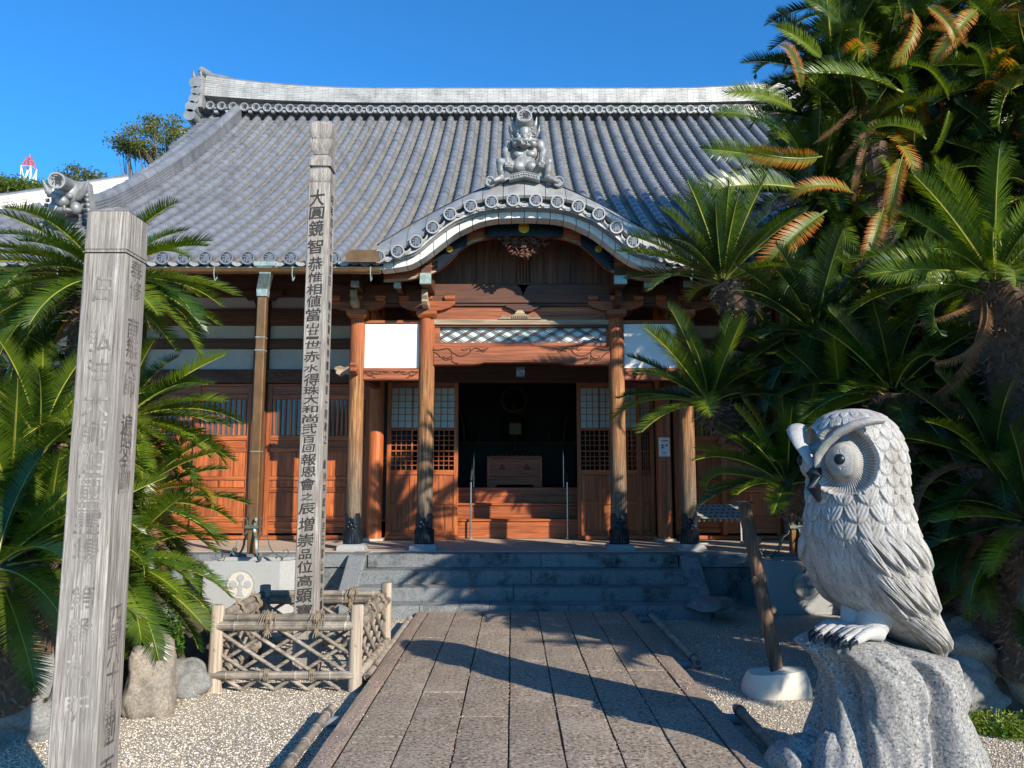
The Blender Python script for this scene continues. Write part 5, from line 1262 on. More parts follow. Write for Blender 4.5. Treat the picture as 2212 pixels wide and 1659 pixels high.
# --- donation box, handrails, interior furnishings
bxY = 14.45; z0 = 1.44
def T(name, label, cat, loc, group=None): return empty(name, loc, label=label, cat=cat, group=group)
hx0, hx1 = xx(1052, 1020, bxY), xx(1171, 1020, bxY); hc = (hx0 + hx1) / 2; hw = (hx1 - hx0) / 2
t = T('offering_box', 'red wooden offering box standing in the middle of the dark doorway', 'offering box', (hc, bxY, z0))
bx('box_body', t, M['wood_h'], -hw + .02, hw - .02, .0, .44, .19, .54, .006)
bx('top_rim', t, M['wood_h'], -hw, hw, -.03, .47, .541, .58, .006); bx('plinth', t, M['wood_h'], -hw - .0, hw + .0, -.03, .47, .14, .189, .006)
for a, b in ((-hw, -hw + .05), (hw - .05, hw)): bx('corner_post', t, M['wood'], a, b, -.02, .03, .19, .54, .004)
MB().prism([(-hw, .0), (-hw, .139), (hw, .139), (hw, 0), (hw - .14, 0), (hw - .20, .05), (-hw + .20, .05), (-hw + .14, 0)], -.02, .02).build('foot_board', M['wood_h'], t, bevel=.004)
for dx in (-.23, .23):
    mb = MB(); 
    for a in (90, 210, 330): mb.disc((dx + .035 * math.cos(R(a)), .37 + .035 * math.sin(R(a))), .028, -.006, .004, 12)
    mb.build('crest', M['wood_dark'], t)
for k in range(10): x = -hw + .08 + k * (2 * hw - .16) / 9; bx('top_slat', t, M['wood_h'], x - .012, x + .012, -.02, .46, .545, .595, .002)
for px, nm, sg in ((1017, 'steel handrail on the left of the wooden steps in the doorway', -1), (1226, 'steel handrail on the right of the wooden steps in the doorway', 1)):
    x = xx(px, 1100, 13.4); t = T('handrail', nm, 'handrail', (x, 13.4, FLZ), 'handrails in the doorway')
    MB().tube([(0, .0, .03), (0, 0, .96), (0, .05, 1.0), (0, .9, 1.58), (0, 1.0, 1.60)], .017, 10).build('rail_tube', M['steel'], t, smooth=60)
    MB().tube([(0, .95, .87), (0, .95, 1.58)], .015, 10).build('rail_post', M['steel'], t, smooth=60); MB().tube([(0, 0, .001), (0, 0, .02)], .04, 14).build('base_plate', M['steel'], t, smooth=40)
t = T('sign_stand', 'small square plaque on a thin pole standing behind the offering box', 'sign stand', (hc + .02, 15.6, 1.44))
MB().tube([(0, 0, 0), (0, 0, 1.05)], .015, 8).build('pole', M['dim_gold'], t); bx('plaque', t, M['dim_gold'], -.12, .12, -.01, .01, 1.05, 1.28, .003); MB().tube([(0, 0, 0), (0, 0, .02)], .14, 16).build('base', M['dim_gold'], t)
t = T('altar', 'dim altar with a round halo deep inside the dark hall', 'altar', (hc, 17.6, 1.44))
bx('table', t, M['dim'], -1.4, 1.4, 0, .7, 0, .95, .01); bx('table_top', t, M['dim_gold'], -1.45, 1.45, -.05, .75, .951, .99, .01)
MB().ring((0, 2.0), .26, .32, .3, .34, 28).build('halo', M['dim_gold'], t, smooth=40)
mb = MB(); mb.ell((0, .4, 1.35), (.28, .2, .36), 16, 10).ell((0, .38, 1.85), (.13, .12, .16), 14, 10); mb.build('figure', M['dim_gold'], t, smooth=60)
for s in (-1, 1):
    MB().tube([(s * .8, .2, .99), (s * .8, .2, 1.2), (s * .8, .2, 1.5)], [.05, .02, .03], 10).build('candlestick', M['dim_gold'], t, smooth=50)
    MB().tube([(s * 1.15, .2, .99), (s * 1.15, .2, 1.15), (s * 1.2, .2, 1.5), (s * 1.3, .2, 1.9)], [.08, .05, .09, .02], 10).build('vase', M['dim_gold'], t, smooth=50)
# notice paper on the right inner post
ip = xx(1437, 1150, 12.95); zn0, zn1 = zz(986, 12.82), zz(945, 12.82)
t = T('paper_notice', 'white paper notice taped to the round red post right of the doorway', 'notice', (ip, 12.95, zn0))
mb = MB(); H = zn1 - zn0
for i in range(8):
    a0 = R(-90 - 46 + 92 * i / 8 ); a1 = R(-90 - 46 + 92 * (i + 1) / 8)
    mb.add([(.128 * math.cos(a), .128 * math.sin(a), z) for a, z in ((a0, 0), (a1, 0), (a1, H), (a0, H))], [(0, 1, 2, 3)])
mb.build('sheet', M['paper'], t, smooth=60)
def curved(name, m, u0, u1, v0, v1):
    mb = MB(); n = 4
    for i in range(n):
        a0, a1 = [R(-90 + 46 * (u0 + (u1 - u0) * q / n)) for q in (i, i + 1)]; r = .1295
        mb.add([(r * math.cos(a), r * math.sin(a), H * v) for a, v in ((a0, v0), (a1, v0), (a1, v1), (a0, v1))], [(0, 1, 2, 3)])
    mb.build(name, m, t)
curved('red_heading', M['red'], -.6, .75, .80, .85)
mb = MB()
for dx, mm in ((-.035, 'ink'), (.035, 'ink')): mb.disc((dx, H * .58), .016, -.1325, -.131, 14)
mb.prism([(-.055, H * .43), (-.015, H * .43), (-.015, H * .49), (-.055, H * .49)], -.1325, -.131)
for i, ch in enumerate('お願い'): put(mb, ch, (-.02 + i * .024, -.1325, H * .2), EX, EZ, .022, 0, .01)
mb.build('printed_figures', M['ink'], t)
# grey perforated rack on the platform, right
ra = at(1502, 1098, 12.75); rb_ = at(1603, 1098, 12.75); rx0, rx1 = xx(1500, 1150, 12.4), xx(1612, 1150, 12.4)
t = T('perforated_rack', 'pale grey sloping metal rack with rows of round cups against the red doors at right', 'rack', ((rx0 + rx1) / 2, 12.45, FLZ))
hw = (rx1 - rx0) / 2; zf, zbk = .40, .60
yf, yb = -.18, .22; nn = Vector((0, -(zbk - zf), (yb - yf))).normalized()
nxh, nyh = 9, 4; cups = []
cup = MB(); n = 12; vs = []; rs = ((.026, 0), (.026, -.075), (.0, -.076), (.021, -.002))
for r, z in ((.026, .0), (.026, -.075)): vs += [(r * math.cos(2 * math.pi * i / n), r * math.sin(2 * math.pi * i / n), z) for i in range(n)]
cup.add(vs, [(i, (i + 1) % n, (i + 1) % n + n, i + n) for i in range(n)] + [tuple(range(n, 2 * n))]); cm_ = meshof(cup.build('cup', M['grey_paint'], smooth=50))
cup = MB(); cup.add([(.0245 * math.cos(2 * math.pi * i / n), .0245 * math.sin(2 * math.pi * i / n), .0) for i in range(n)], [tuple(range(n))]); hm_ = meshof(cup.build('hole', M['grey_dark']))
pl = MB(); pl.obox((0, (yf + yb) / 2, (zf + zbk) / 2), EX * hw, Vector((0, (yb - yf) / 2, (zbk - zf) / 2)), nn * .004); pl.build('tray', M['grey_paint'], t)
rot = Matrix.Rotation(math.atan2(zbk - zf, yb - yf), 4, 'X')
for j in range(nyh):
    for i in range(nxh - (j % 2)):
        fx = -hw + .06 + (2 * hw - .12) * (i + .5 * (j % 2)) / (nxh - 1); fy = (j + .5) / nyh; c = Vector((fx, yf + (yb - yf) * fy, zf + (zbk - zf) * fy))
        inst('cup', cm_, t, mtx=Matrix.Translation(c - nn * .0045) @ rot); inst('hole', hm_, t, mtx=Matrix.Translation(c + nn * .0052) @ rot)
for s in (-1, 1):
    bx('leg', t, M['grey_paint'], s * hw - .012, s * hw + .012, yf - .012, yf + .012, 0, zf, .002); bx('leg', t, M['grey_paint'], s * hw - .012, s * hw + .012, yb - .012, yb + .012, 0, zbk, .002)
    bx('base_bar', t, M['grey_paint'], s * hw - .010, s * hw + .010, yf + .013, yb - .013, 0, .022, .002)
bx('base_bar', t, M['grey_paint'], -hw + .013, hw - .013, yf - .010, yf + .010, .0, .022, .002)

# --- leaning log prop on a pale footing
fb = gnd(1678, 1500, GZ); 
t = T('log_footing', 'pale smooth concrete footing under the leaning log', 'footing', (fb.x, fb.y, GZ))
mb = MB(); n = 24; vs = []
for z, f in ((0, 1.0), (.04, 1.02), (.15, .90), (.185, .82), (.19, .5), (.19, 0.02)):
    for j in range(n):
        a = 2 * math.pi * j / n; e = 1 + .04 * math.sin(3 * a + 1); sup = (abs(math.cos(a)) ** 3 + abs(math.sin(a)) ** 3) ** (-1 / 3)
        vs.append((.265 * f * e * sup * math.cos(a), .16 * f * e * sup * math.sin(a), z + (.02 * math.cos(a) if z > .1 else 0)))
mb.add(vs, [(i * n + j, i * n + (j + 1) % n, (i + 1) * n + (j + 1) % n, (i + 1) * n + j) for i in range(5) for j in range(n)]); mb.build('footing_block', M['concrete'], t, smooth=50)
la = Vector((fb.x + .02, fb.y + .02, GZ + .17)); lb = at(1606, 1082, 6.75)
t = T('log_prop', 'rough brown log leaning up from the pale footing to hold the cycad', 'log', la)
mb = MB(); n = 12; K = 24; d = lb - la; vs = []
for i in range(K + 1):
    p = d * (i / K); 
    for j in range(n):
        a = 2 * math.pi * j / n; r = .056 * (1 + .16 * mnoise.noise(Vector((math.cos(a) * 1.6, math.sin(a) * 1.6, i * .35)))) * (1.15 if i == 18 else 1); vs.append(p + Vector((r * math.cos(a), r * math.sin(a), 0)))
mb.add(vs, [(i * n + j, i * n + (j + 1) % n, (i + 1) * n + (j + 1) % n, (i + 1) * n + j) for i in range(K) for j in range(n)] + [tuple(K * n + j for j in range(n))])
for q, sd_ in ((.35, 1), (.52, -1), (.76, 1)): mb.ell(d * q + Vector((sd_ * .05, -.045, 0)), (.03, .02, .035), 8, 6)
mb.build('log_trunk', M['log_dark'], t, smooth=60)
mb = MB(); c = d * .985
for k in range(2): mb.tube([c + Vector((.085 * math.cos(a), .085 * math.sin(a), k * .012)) for a in [2 * math.pi * q / 16 for q in range(17)]], .005, 5)
mb.build('wire_tie', M['grey_dark'], t)

# --- the stone owl
def lerp_tab(tab, z):
    z_ = [r_[0] for r_ in tab]; o = []
    for k in range(1, len(tab[0])): o.append(np.interp(z, z_[::-1], [r_[k] for r_ in tab][::-1]))
    return o
OWY = 4.42; OC = Vector((xx(1843, 960, OWY), OWY, 0))
phi = R(-157); FX = Vector((math.cos(phi), math.sin(phi), 0)); LY = Vector((-math.sin(phi), math.cos(phi), 0))
def OW(x, y, z): return OC + FX * x + LY * y + EZ * z
owl = empty('owl_statue', (OC.x, OC.y, GZ), label='big pale granite owl statue with round eyes perched on a hewn rock', cat='statue')
OWINV = Matrix.Translation((-OC.x, -OC.y, -GZ))
def ob_(mb, name, m, parent=None, **k):
    o = mb.build(name, m, None, **k); o.parent = parent or owl; o.matrix_parent_inverse = OWINV if not parent else Matrix(); return o
#   z     cx     a(front-back)  b(side)
tab = [(2.0, 0.0, 0.018, 0.018), (1.992, -0.0, 0.086, 0.086), (1.965, -0.001, 0.152, 0.152), (1.92, -0.002, 0.201, 0.201), (1.86, -0.003, 0.238, 0.238), (1.78, -0.004, 0.262, 0.262), (1.7, -0.006, 0.27, 0.27), (1.61, -0.008, 0.268, 0.27), (1.54, -0.009, 0.261, 0.266), (1.47, -0.011, 0.258, 0.267), (1.38, -0.012, 0.273, 0.285), (1.27, -0.015, 0.285, 0.293), (1.15, -0.03, 0.279, 0.285), (1.03, -0.065, 0.263, 0.271), (0.93, -0.115, 0.243, 0.255), (0.86, -0.17, 0.209, 0.232), (0.8, -0.24, 0.172, 0.209), (0.73, -0.32, 0.136, 0.18), (0.66, -0.4, 0.1, 0.144), (0.6, -0.46, 0.068, 0.104), (0.565, -0.5, 0.032, 0.048)]
NZ_, NA = 520, 460
zv = np.linspace(1.9995, .566, NZ_); cxv, av, bv = lerp_tab(tab, zv)
k = np.hanning(25); k /= k.sum()
def smth(v): return np.convolve(np.pad(v, 12, mode='edge'), k, 'valid')
hs_ = slice(0, None); cxv, av2, bv2 = smth(cxv), smth(av), smth(bv)
wgt = np.clip((1.985 - zv) / .05, 0, 1); av = av * (1 - wgt) + av2 * wgt; bv = bv * (1 - wgt) + bv2 * wgt
th = np.linspace(-np.pi, np.pi, NA, endpoint=False)          # 0 = facing direction, + toward its left
TH, Z_ = np.meshgrid(th, zv); A, B, C = (np.repeat(v[:, None], NA, 1) for v in (av, bv, cxv))
AT = np.abs(TH)
# feather relief: rows of overlapping scales, the upper over the lower
def scales(u, v, p, q, depth):                                # u across, v downward; p width, q row height
    H = np.zeros_like(u); done = np.zeros(u.shape, bool)
    j0 = np.floor(v / q)
    for dj in (-2, -1, 0):
        j = j0 + dj; st = (np.mod(j, 2) * .5) * p
        un = (u - st) / p; cu = (np.round(un) - un) * 2         # -1..1 within scale
        tip = (j + 1) * q + q * 1.05 * np.sqrt(np.clip(1 - cu ** 2, 0, 1))
        ins = (v < tip) & (v >= j * q) & ~done
        prog = np.clip((v - j * q) / (2.05 * q), 0, 1)
        rach = -.13 * np.exp(-(cu / .07) ** 2) * (prog > .25)
        barb = .12 * np.sin((np.abs(cu) * 2.2 + prog * 3.0) * 9.0) * (np.abs(cu) < .85)
        edge = np.clip((tip - v) / (q * .22), 0, 1)
        H = np.where(ins, (prog * .9 + rach + barb * .45) * (.35 + .65 * edge), H); done |= ins
    return H * depth
S_ = TH * .5 * (A + B); V = 2.0 - Z_
p_sz = np.where(Z_ > 1.5, .092, .118)
head_m = Z_ > 1.515
H1 = scales(TH * .29, V, .096, .064, .019)
H2 = scales(TH * .31, V + .02, .145, .094, .026)
# wing: long feathers sweeping back and down
wz = np.clip((1.36 - Z_) / .9, 0, 1)
H3u = (AT * .33 - .62 * (1.36 - Z_)) * np.sign(TH + 1e-9); H3 = scales(H3u, (V) * 1.0 + .03, .095, .235, .055)
H4 = scales(TH * .30, V, .05, .07, .007)                      # fine breast feathers
wing_lo = R(38) + wz * R(28)                                  # wing's front edge
inwing = 1 / (1 + np.exp(-(AT - wing_lo) / .045)); low = 1 / (1 + np.exp((Z_ - 1.27) / .02)); mid = 1 / (1 + np.exp((Z_ - 1.25) / .03))
back = 1 / (1 + np.exp(-(AT - R(128)) / .06))
Hd = np.where(head_m, H1, H2 * (1 - low * inwing * (1 - back)) + H3 * low * inwing * (1 - back))
breast = (1 - inwing) * mid; Hd = Hd * (1 - breast) + H4 * breast
Hd = Hd + .030 * inwing * mid * np.clip((Z_ - .6) / .1, 0, 1) - .012 * breast
groove = np.exp(-((AT - R(140)) / .05) ** 2) * low; Hd -= .012 * groove
# facial discs: a bowl with a raised rim, round an eye dome
EYT, EYZ = R(29), 1.700
fu = (AT - EYT) * .272; fv = Z_ - EYZ; rd = np.sqrt((fu * .98) ** 2 + (fv * .94) ** 2)
inface = 1 / (1 + np.exp((rd - .178) / .006)) * (Z_ > 1.45)
ray = .0022 * np.sin(np.arctan2(fv, fu) * 64)
bowl = np.where(rd < .086, 0, -.052 * np.sin(np.clip((rd - .086) / .097, 0, 1) * np.pi) ** .8) + np.where(rd > .092, ray, 0)
dome = np.where(rd < .086, .034 * np.sqrt(np.clip(1 - (rd / .086) ** 2, 0, 1)) + ray * .8 * (rd > .035), 0)
nosew = np.exp(-(AT / R(9)) ** 2) * np.clip((Z_ - 1.5) / .06, 0, 1) * np.clip((1.83 - Z_) / .1, 0, 1)
Hd = Hd * (1 - inface) + (bowl + dome) * inface + .03 * nosew
brz = np.exp(-((rd - .185) / .012) ** 2) * .010 * head_m; Hd += brz
smooth_top = np.clip((2.0 - Z_) / .06, 0, 1); Hd *= smooth_top
RA = A + Hd; RB = B + Hd
X = C + RA * np.cos(TH); Y = RB * np.sin(TH)
# head turned and lower face narrowed
pts = np.stack([X, Y, Z_ + 0 * X], -1).reshape(-1, 3)
W3 = np.array(OC)[None, :] + pts[:, :1] * np.array(FX)[None] + pts[:, 1:2] * np.array(LY)[None] + pts[:, 2:] * np.array(EZ)[None]
I = np.arange(NZ_ * NA).reshape(NZ_, NA); In = np.roll(I, -1, 1)
quads = np.stack([I[:-1], I[1:], In[1:], In[:-1]], -1).reshape(-1, 4)
me = bpy.data.meshes.new('owl_body'); nv = len(W3); me.vertices.add(nv); me.vertices.foreach_set('co', W3.astype(np.float32).ravel())
me.loops.add(quads.size); me.loops.foreach_set('vertex_index', quads.ravel().astype(np.int32)); me.polygons.add(len(quads)); me.polygons.foreach_set('loop_start', np.arange(0, quads.size, 4, dtype=np.int32)); me.polygons.foreach_set('loop_total', np.full(len(quads), 4, dtype=np.int32))
def boxblur(a, n):
    for ax_ in (0, 1):
        p_ = np.pad(a, [(n, n), (0, 0)] if ax_ == 0 else [(0, 0), (n, n)], mode='edge' if ax_ == 0 else 'wrap'); c_ = np.cumsum(p_, ax_); z0_ = np.zeros_like(np.take(c_, [0], ax_)); c_ = np.concatenate([z0_, c_], ax_)
        a = (np.take(c_, range(2 * n + 1, c_.shape[ax_]), ax_) - np.take(c_, range(0, c_.shape[ax_] - 2 * n - 1), ax_)) / (2 * n + 1)
    return a
crev = np.clip((boxblur(Hd, 3) - Hd) / .0035, 0, 1); crev = np.clip(crev * 1.0 + np.clip((boxblur(Hd, 9) - Hd) / .012, 0, 1) * .5, 0, 1)  # cavity mask: high where the relief lies below its surroundings
at_ = me.attributes.new('cavity_dark', 'FLOAT', 'POINT'); at_.data.foreach_set('value', crev.astype(np.float32).ravel())
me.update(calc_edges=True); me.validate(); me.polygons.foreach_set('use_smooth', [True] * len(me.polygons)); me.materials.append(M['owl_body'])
ow = bpy.data.objects.new('body', me); col.objects.link(ow); ow.parent = owl; ow.matrix_parent_inverse = OWINV
# legs, toes, claws
mb = MB()
for s in (-1, 1):
    mb.tube([OW(-.12, s * .06, .98), OW(-.04, s * .06, .86), OW(.02, s * .055, .74)], [.15, .10, .07], 20)
    for q, (dx, dy) in enumerate(((.22, -.055), (.25, -.018), (.25, .02), (.21, .055))): mb.tube([OW(.0, s * .075 + dy * .5, .765), OW(dx * .6, s * .085 + dy, .775), OW(dx, s * .085 + dy, .745)], [.045, .030, .022], 10)
ob_(mb, 'leg', M['owl'], smooth=60)
mb = MB()
for s in (-1, 1):
    for dx, dy in ((.22, -.055), (.25, -.018), (.25, .02), (.21, .055)): mb.tube([OW(dx - .01, s * .085 + dy, .755), OW(dx + .03, s * .085 + dy, .74), OW(dx + .042, s * .085 + dy, .70)], [.018, .013, .004], 8)
ob_(mb, 'claw', M['black'], smooth=60, kind='stuff')
# eyes, beak, brows
for s in (-1, 1):
    a = s * EYT; c = OW(math.cos(a) * .297, math.sin(a) * .297, EYZ + .004); q = MB(); nrm = (FX * math.cos(a) + LY * math.sin(a)); q.ell(c - nrm * .012, (.032, .032, .032), 18, 12); ob_(q, 'pupil', M['black'], smooth=60)
bk = MB(); bk.tube([OW(.275, 0, 1.66), OW(.305, 0, 1.62), OW(.310, 0, 1.555), OW(.278, 0, 1.47)], [.024, .043, .040, .006], 14); ob_(bk, 'beak', M['black'], smooth=60)
for s in (-1, 1):
    mb = MB(); P0 = [(.288, .012, 1.66, .014), (.304, .045, 1.73, .026), (.297, .095, 1.79, .034), (.268, .15, 1.845, .042), (.220, .21, 1.885, .048), (.162, .262, 1.905, .044), (.11, .305, 1.905, .026)]
    # a blade: thin, wide, overhanging outwards
    vs = []; n = 12; pts_ = []
    dense = []
    for i in range(len(P0) - 1):
        for q in range(5):
            t_ = q / 5; dense.append(tuple(P0[i][k_] * (1 - t_) + P0[i + 1][k_] * t_ for k_ in range(4)))
    dense.append(P0[-1]); m_ = len(dense)
    for i, (x, y, z, r) in enumerate(dense):
        c = OW(x, s * y, z); rad = (FX * x + LY * (s * y)).normalized(); nx_ = dense[min(i + 1, m_ - 1)]; pv = dense[max(i - 1, 0)]
        tg = (OW(nx_[0], s * nx_[1], nx_[2]) - OW(pv[0], s * pv[1], pv[2])).normalized(); up_ = tg.cross(rad).normalized(); 
        if up_.z < 0: up_ = -up_
        for j in range(n): a = 2 * math.pi * j / n; vs.append(c + rad * (.052 * math.cos(a) * (r / .045) ** .7) + up_ * (r * .55 * math.sin(a)))
    mb.add(vs, [(i * n + j, i * n + (j + 1) % n, (i + 1) * n + (j + 1) % n, (i + 1) * n + j) for i in range(m_ - 1) for j in range(n)] + [tuple(range(n - 1, -1, -1)), tuple((m_ - 1) * n + j for j in range(n))])
    ob_(mb, 'brow', M['owl'], smooth=60)
# hewn rock perch
def S(py): return zz(py, OWY)
edge = [(1356, 1745, 1990), (1368, 1729, 2052), (1385, 1732, 2060), (1400, 1740, 2063), (1427, 1772, 2068), (1462, 1789, 2074), (1490, 1792, 2076), (1522, 1790, 2066), (1550, 1786, 2079), (1580, 1776, 2092), (1620, 1762, 2106), (1660, 1752, 2118), (1720, 1740, 2130)]
rows_ = []
NR, NJ = 150, 220; vs = []
zt_, zb_ = S(1356), GZ - .02
for i in range(NR + 1):
    z = zt_ + (zb_ - zt_) * i / NR
    py = CY_ + F_ * math.tan(PITCH - math.atan2(z - 1.6, OWY)); pl_ = np.interp(py, [e[0] for e in edge], [e[1] for e in edge]); pr_ = np.interp(py, [e[0] for e in edge], [e[2] for e in edge])
    xl, xr = xx(pl_, py, OWY), xx(pr_, py, OWY); cx, hw = (xl + xr) / 2, (xr - xl) / 2 * .93; hd = .30 + .12 * i / NR
    for j in range(NJ):
        a = 2 * math.pi * j / NJ; ca, sa = math.cos(a), math.sin(a); e = (abs(ca) ** 2.6 + abs(sa) ** 2.6) ** (-1 / 2.6)
        ph_ = a * 3.0 + 2.6 * z + 1.3 * mnoise.noise(Vector((ca * 1.5, sa * 1.5, z * 1.6 + 3))); fl = .13 * (min(1, abs(math.sin(ph_)) * 1.5) - .72) + .035 * (abs(math.sin(ph_ * 2.5 + 1)) - .6)
        nz = .09 * mnoise.noise(Vector((ca * 2 + 7, sa * 2, z * 1.7))) + .016 * mnoise.noise(Vector((ca * 9, sa * 9, z * 8))) + .006 * mnoise.noise(Vector((ca * 30, sa * 30, z * 25)))
        k_ = (min(1, i / 16) ** .5) if i < 16 else 1; rr_ = e * (1 + (fl + nz * .8) / .3 * .5) * (0.25 + .75 * k_)
        vs.append((cx + hw * ca * rr_, OWY + .08 + hd * sa * rr_, z + (.015 * math.sin(a * 3) if i < 3 else 0) - .12 * max(0, min(1, .5 + .62 * ca * rr_)) ** 1.5 * max(0, 1 - i / 60) ** 1.5))
mb = MB(); mb.add(vs, [(i * NJ + j, (i + 1) * NJ + j, (i + 1) * NJ + (j + 1) % NJ, i * NJ + (j + 1) % NJ) for i in range(NR) for j in range(NJ)] + [tuple(range(NJ - 1, -1, -1))])
ob_(mb, 'perch_rock', M['owl_base'], smooth=50)
def blob(c, r, seed, m, name, parent=None, amp=.18, n=40, flat=0):
    mb = MB(); vs = []; nv_, nu_ = n, int(n * 1.6)
    for i in range(nv_ + 1):
        t_ = math.pi * i / nv_
        for j in range(nu_):
            a = 2 * math.pi * j / nu_; d = Vector((math.sin(t_) * math.cos(a), math.sin(t_) * math.sin(a), math.cos(t_)))
            f = 1 + amp * mnoise.noise(d * 1.4 + Vector((seed, 0, 0))) * 1.6 + amp * .35 * mnoise.noise(d * 4 + Vector((0, seed, 0))) + .02 * mnoise.noise(d * 14 + Vector((seed, 2, 0))) - amp * .45 * max(0, .22 - abs(mnoise.noise(d * 2.1 + Vector((seed * 3, 1, 4))))) + .012 * mnoise.noise(d * 30)
            p = Vector((d.x * r[0], d.y * r[1], d.z * r[2])) * f
            vs.append(p + Vector(c))
    mb.add(vs, [(i * nu_ + j, (i + 1) * nu_ + j, (i + 1) * nu_ + (j + 1) % nu_, i * nu_ + (j + 1) % nu_) for i in range(nv_) for j in range(nu_)]); return mb
for px, py, r, sd2 in ((1745, 1595, (.15, .2, .20), 2), (1805, 1612, (.13, .16, .26), 4), (1710, 1580, (.13, .2, .15), 7)):
    yb_ = OWY + (.12 if px < 1790 else -.10); ob_(blob((xx(px, py, yb_), yb_, GZ + .10), r, sd2, None, '', amp=.12), 'rock_lobe', M['owl_base'], smooth=60)

# --- field rocks
def rock(label, px, py, r, seed, m='rock', z=None, Y=None, group=None):
    c = gnd(px, py, GZ) if Y is None else Vector((xx(px, py, Y), Y, zz(py, Y))); zc = GZ + r[2] * .55 if Y is None else c.z
    o = blob((0, 0, 0), r, seed, None, '', amp=.24).build('rock', M[m], None, smooth=45); o.location = (c.x, c.y + r[1] * .8, zc); tag(o, label, 'rock', group); return o
rock('large warm brown boulder between the near post and the fern', 300, 1552, (.19, .22, .34), 3)
rock('low mossy rock at the foot of the fern beside the pen', 375, 1508, (.22, .2, .16), 8, 'rock_grey')
rock('tall grey boulder behind the drooping dead leaf at far left', 45, 1600, (.34, .3, .34), 12, 'rock_grey')
rock('small ochre stone touching the foot of the near post', 112, 1592, (.16, .15, .13), 15)
rock('pale boulder hidden among the fronds left of the pen', 350, 1400, (.14, .2, .32), 21, 'rock_grey', Y=7.3)
rock('flat brown stone between the fern and the sunlit tank', 425, 1390, (.2, .3, .2), 23, 'rock', Y=8.2)
rock('big brown boulder set in the bank behind the owl', 2120, 1420, (.30, .25, .22), 31, 'rock', Y=5.9)
rock('round grey boulder on the gravel behind the owl', 2110, 1520, (.34, .22, .26), 34, 'rock_grey', Y=5.75)
rock('tall yellowish stone at the right edge of the bank', 2225, 1470, (.20, .25, .38), 36, 'rock', Y=5.8)
rock('flat dark capstone on top of the bank behind the owl', 2190, 1370, (.42, .3, .16), 39, 'rock_grey', Y=6.15)
rock('low shaded rock by the right cheek stone of the steps', 1555, 1315, (.30, .35, .10), 41, 'rock_grey', Y=9.3)
0 and rock('low grey rock beside the left foot of the owl perch', 1705, 1590, (.2, .2, .12), 45, 'rock_grey')

# planted banks
def bank(label, x0, x1, y0, y1, h, seed, edge_):
    mb = MB(); nx, ny = 50, 50; vs = []
    for j in range(ny + 1):
        for i in range(nx + 1):
            u, v = i / nx, j / ny; x = x0 + (x1 - x0) * u; y = y0 + (y1 - y0) * v; e = min(1, edge_(x, y)); e = max(0, e)
            vs.append((x, y, GZ - .05 + (h + .05) * e ** .5 + .06 * mnoise.noise(Vector((x * 1.5, y * 1.5, seed))) * e + .02 * mnoise.noise(Vector((x * 9, y * 9, seed)))))
    mb.add(vs, [(j * (nx + 1) + i, j * (nx + 1) + i + 1, (j + 1) * (nx + 1) + i + 1, (j + 1) * (nx + 1) + i) for j in range(ny) for i in range(nx)]); o = mb.build('planting_bank', M['soil'], smooth=60); return tag(o, label, kind='structure')
bank('dark soil bank under the left cycads', -9, -2.55, 4.6, 10.2, .42, 1, lambda x, y: min((y - 5.6 + .35 * (x + 3.5) * (1 if x < -3.5 else -1)) / .4, (-2.75 - .0 * y - x) / .35 if y < 8.0 else (-3.9 - x) / .3, (10.1 - y) / .2))
bank('dark soil bank under the right cycads', 3.0, 10.5, 5.2, 10.4, .45, 2, lambda x, y: min((y - 5.75) / .3, (x - 3.1 - .42 * (y - 5.75)) / .3, (10.3 - y) / .2))
# ================================================================== CYCADS
def frond_mesh(name, mats, curve, seed, n=72, wide=.185, vee=22, tipcurl=0.0, thin=.0118):
    r = random.Random(seed); mb = MB(); L = 1.0; K = 26
    pts = []; p = Vector((0, 0, 0)); ang = 0
    side_ = r.uniform(-.10, .10)
    for i in range(K + 1):
        t = i / K; pts.append(p.copy()); a = R(curve) * t ** 1.3 + (R(tipcurl) * max(0, t - .6) / .4)
        p = p + Vector((math.cos(a) * math.cos(side_ * t), math.sin(side_ * t), -math.sin(a))) * (L / K)
    def at_(t):
        f = t * K; i = min(int(f), K - 1); return pts[i].lerp(pts[i + 1], f - i), (pts[i + 1] - pts[i]).normalized()
    mb.tube(pts, [.0095 * (1 - .8 * i / K) + .001 for i in range(K + 1)], 4, 1, caps=False)
    for i in range(n):
        t = .09 + .91 * i / (n - 1); q, d = at_(min(t, .999)); sx = d.cross(EZ).normalized(); up = sx.cross(d).normalized()
        ln = wide * min(1, (.30 + 2.6 * (t - .07) ** .8)) * (1 - max(0, (t - .80) / .20) ** 2 * .62)
        for s in (-1, 1):
            l = ln * r.uniform(.9, 1.07); fw = .38 + .42 * t + .5 * max(0, t - .85) / .15 + r.uniform(-.04, .04); ve = R(vee + r.uniform(-6, 6))
            dr = (d * math.sin(fw) + (sx * s) * math.cos(fw)); dr = dr * math.cos(ve) + up * math.sin(ve); dr.normalize()
            wv = dr.cross(up).normalized() * s; drp = -up * (l * .12)
            w0 = thin * .6; w1 = thin
            a0 = q - d * w0; a1 = q + d * w0; m0 = q + dr * l * .5 + drp * .18; nn_ = d * .8
            mb.add([a0, a1, m0 + d * w1 * .5, m0 - d * w1 * .5, q + dr * l + drp], [(0, 1, 2, 3), (3, 2, 4)], 0)
    return meshof(mb.build(name, mats))
GD, G, Yl, D = [M['leaf_shaded'], M['rachis']], [M['leaf'], M['stalk_yellow']], [M['leaf_y'], M['rachis']], [M['leaf_dead'], M['rachis_dead']]
_unused = [M['leaf'], M['rachis']], [M['leaf_y'], M['rachis']], [M['leaf_dead'], M['rachis_dead']]
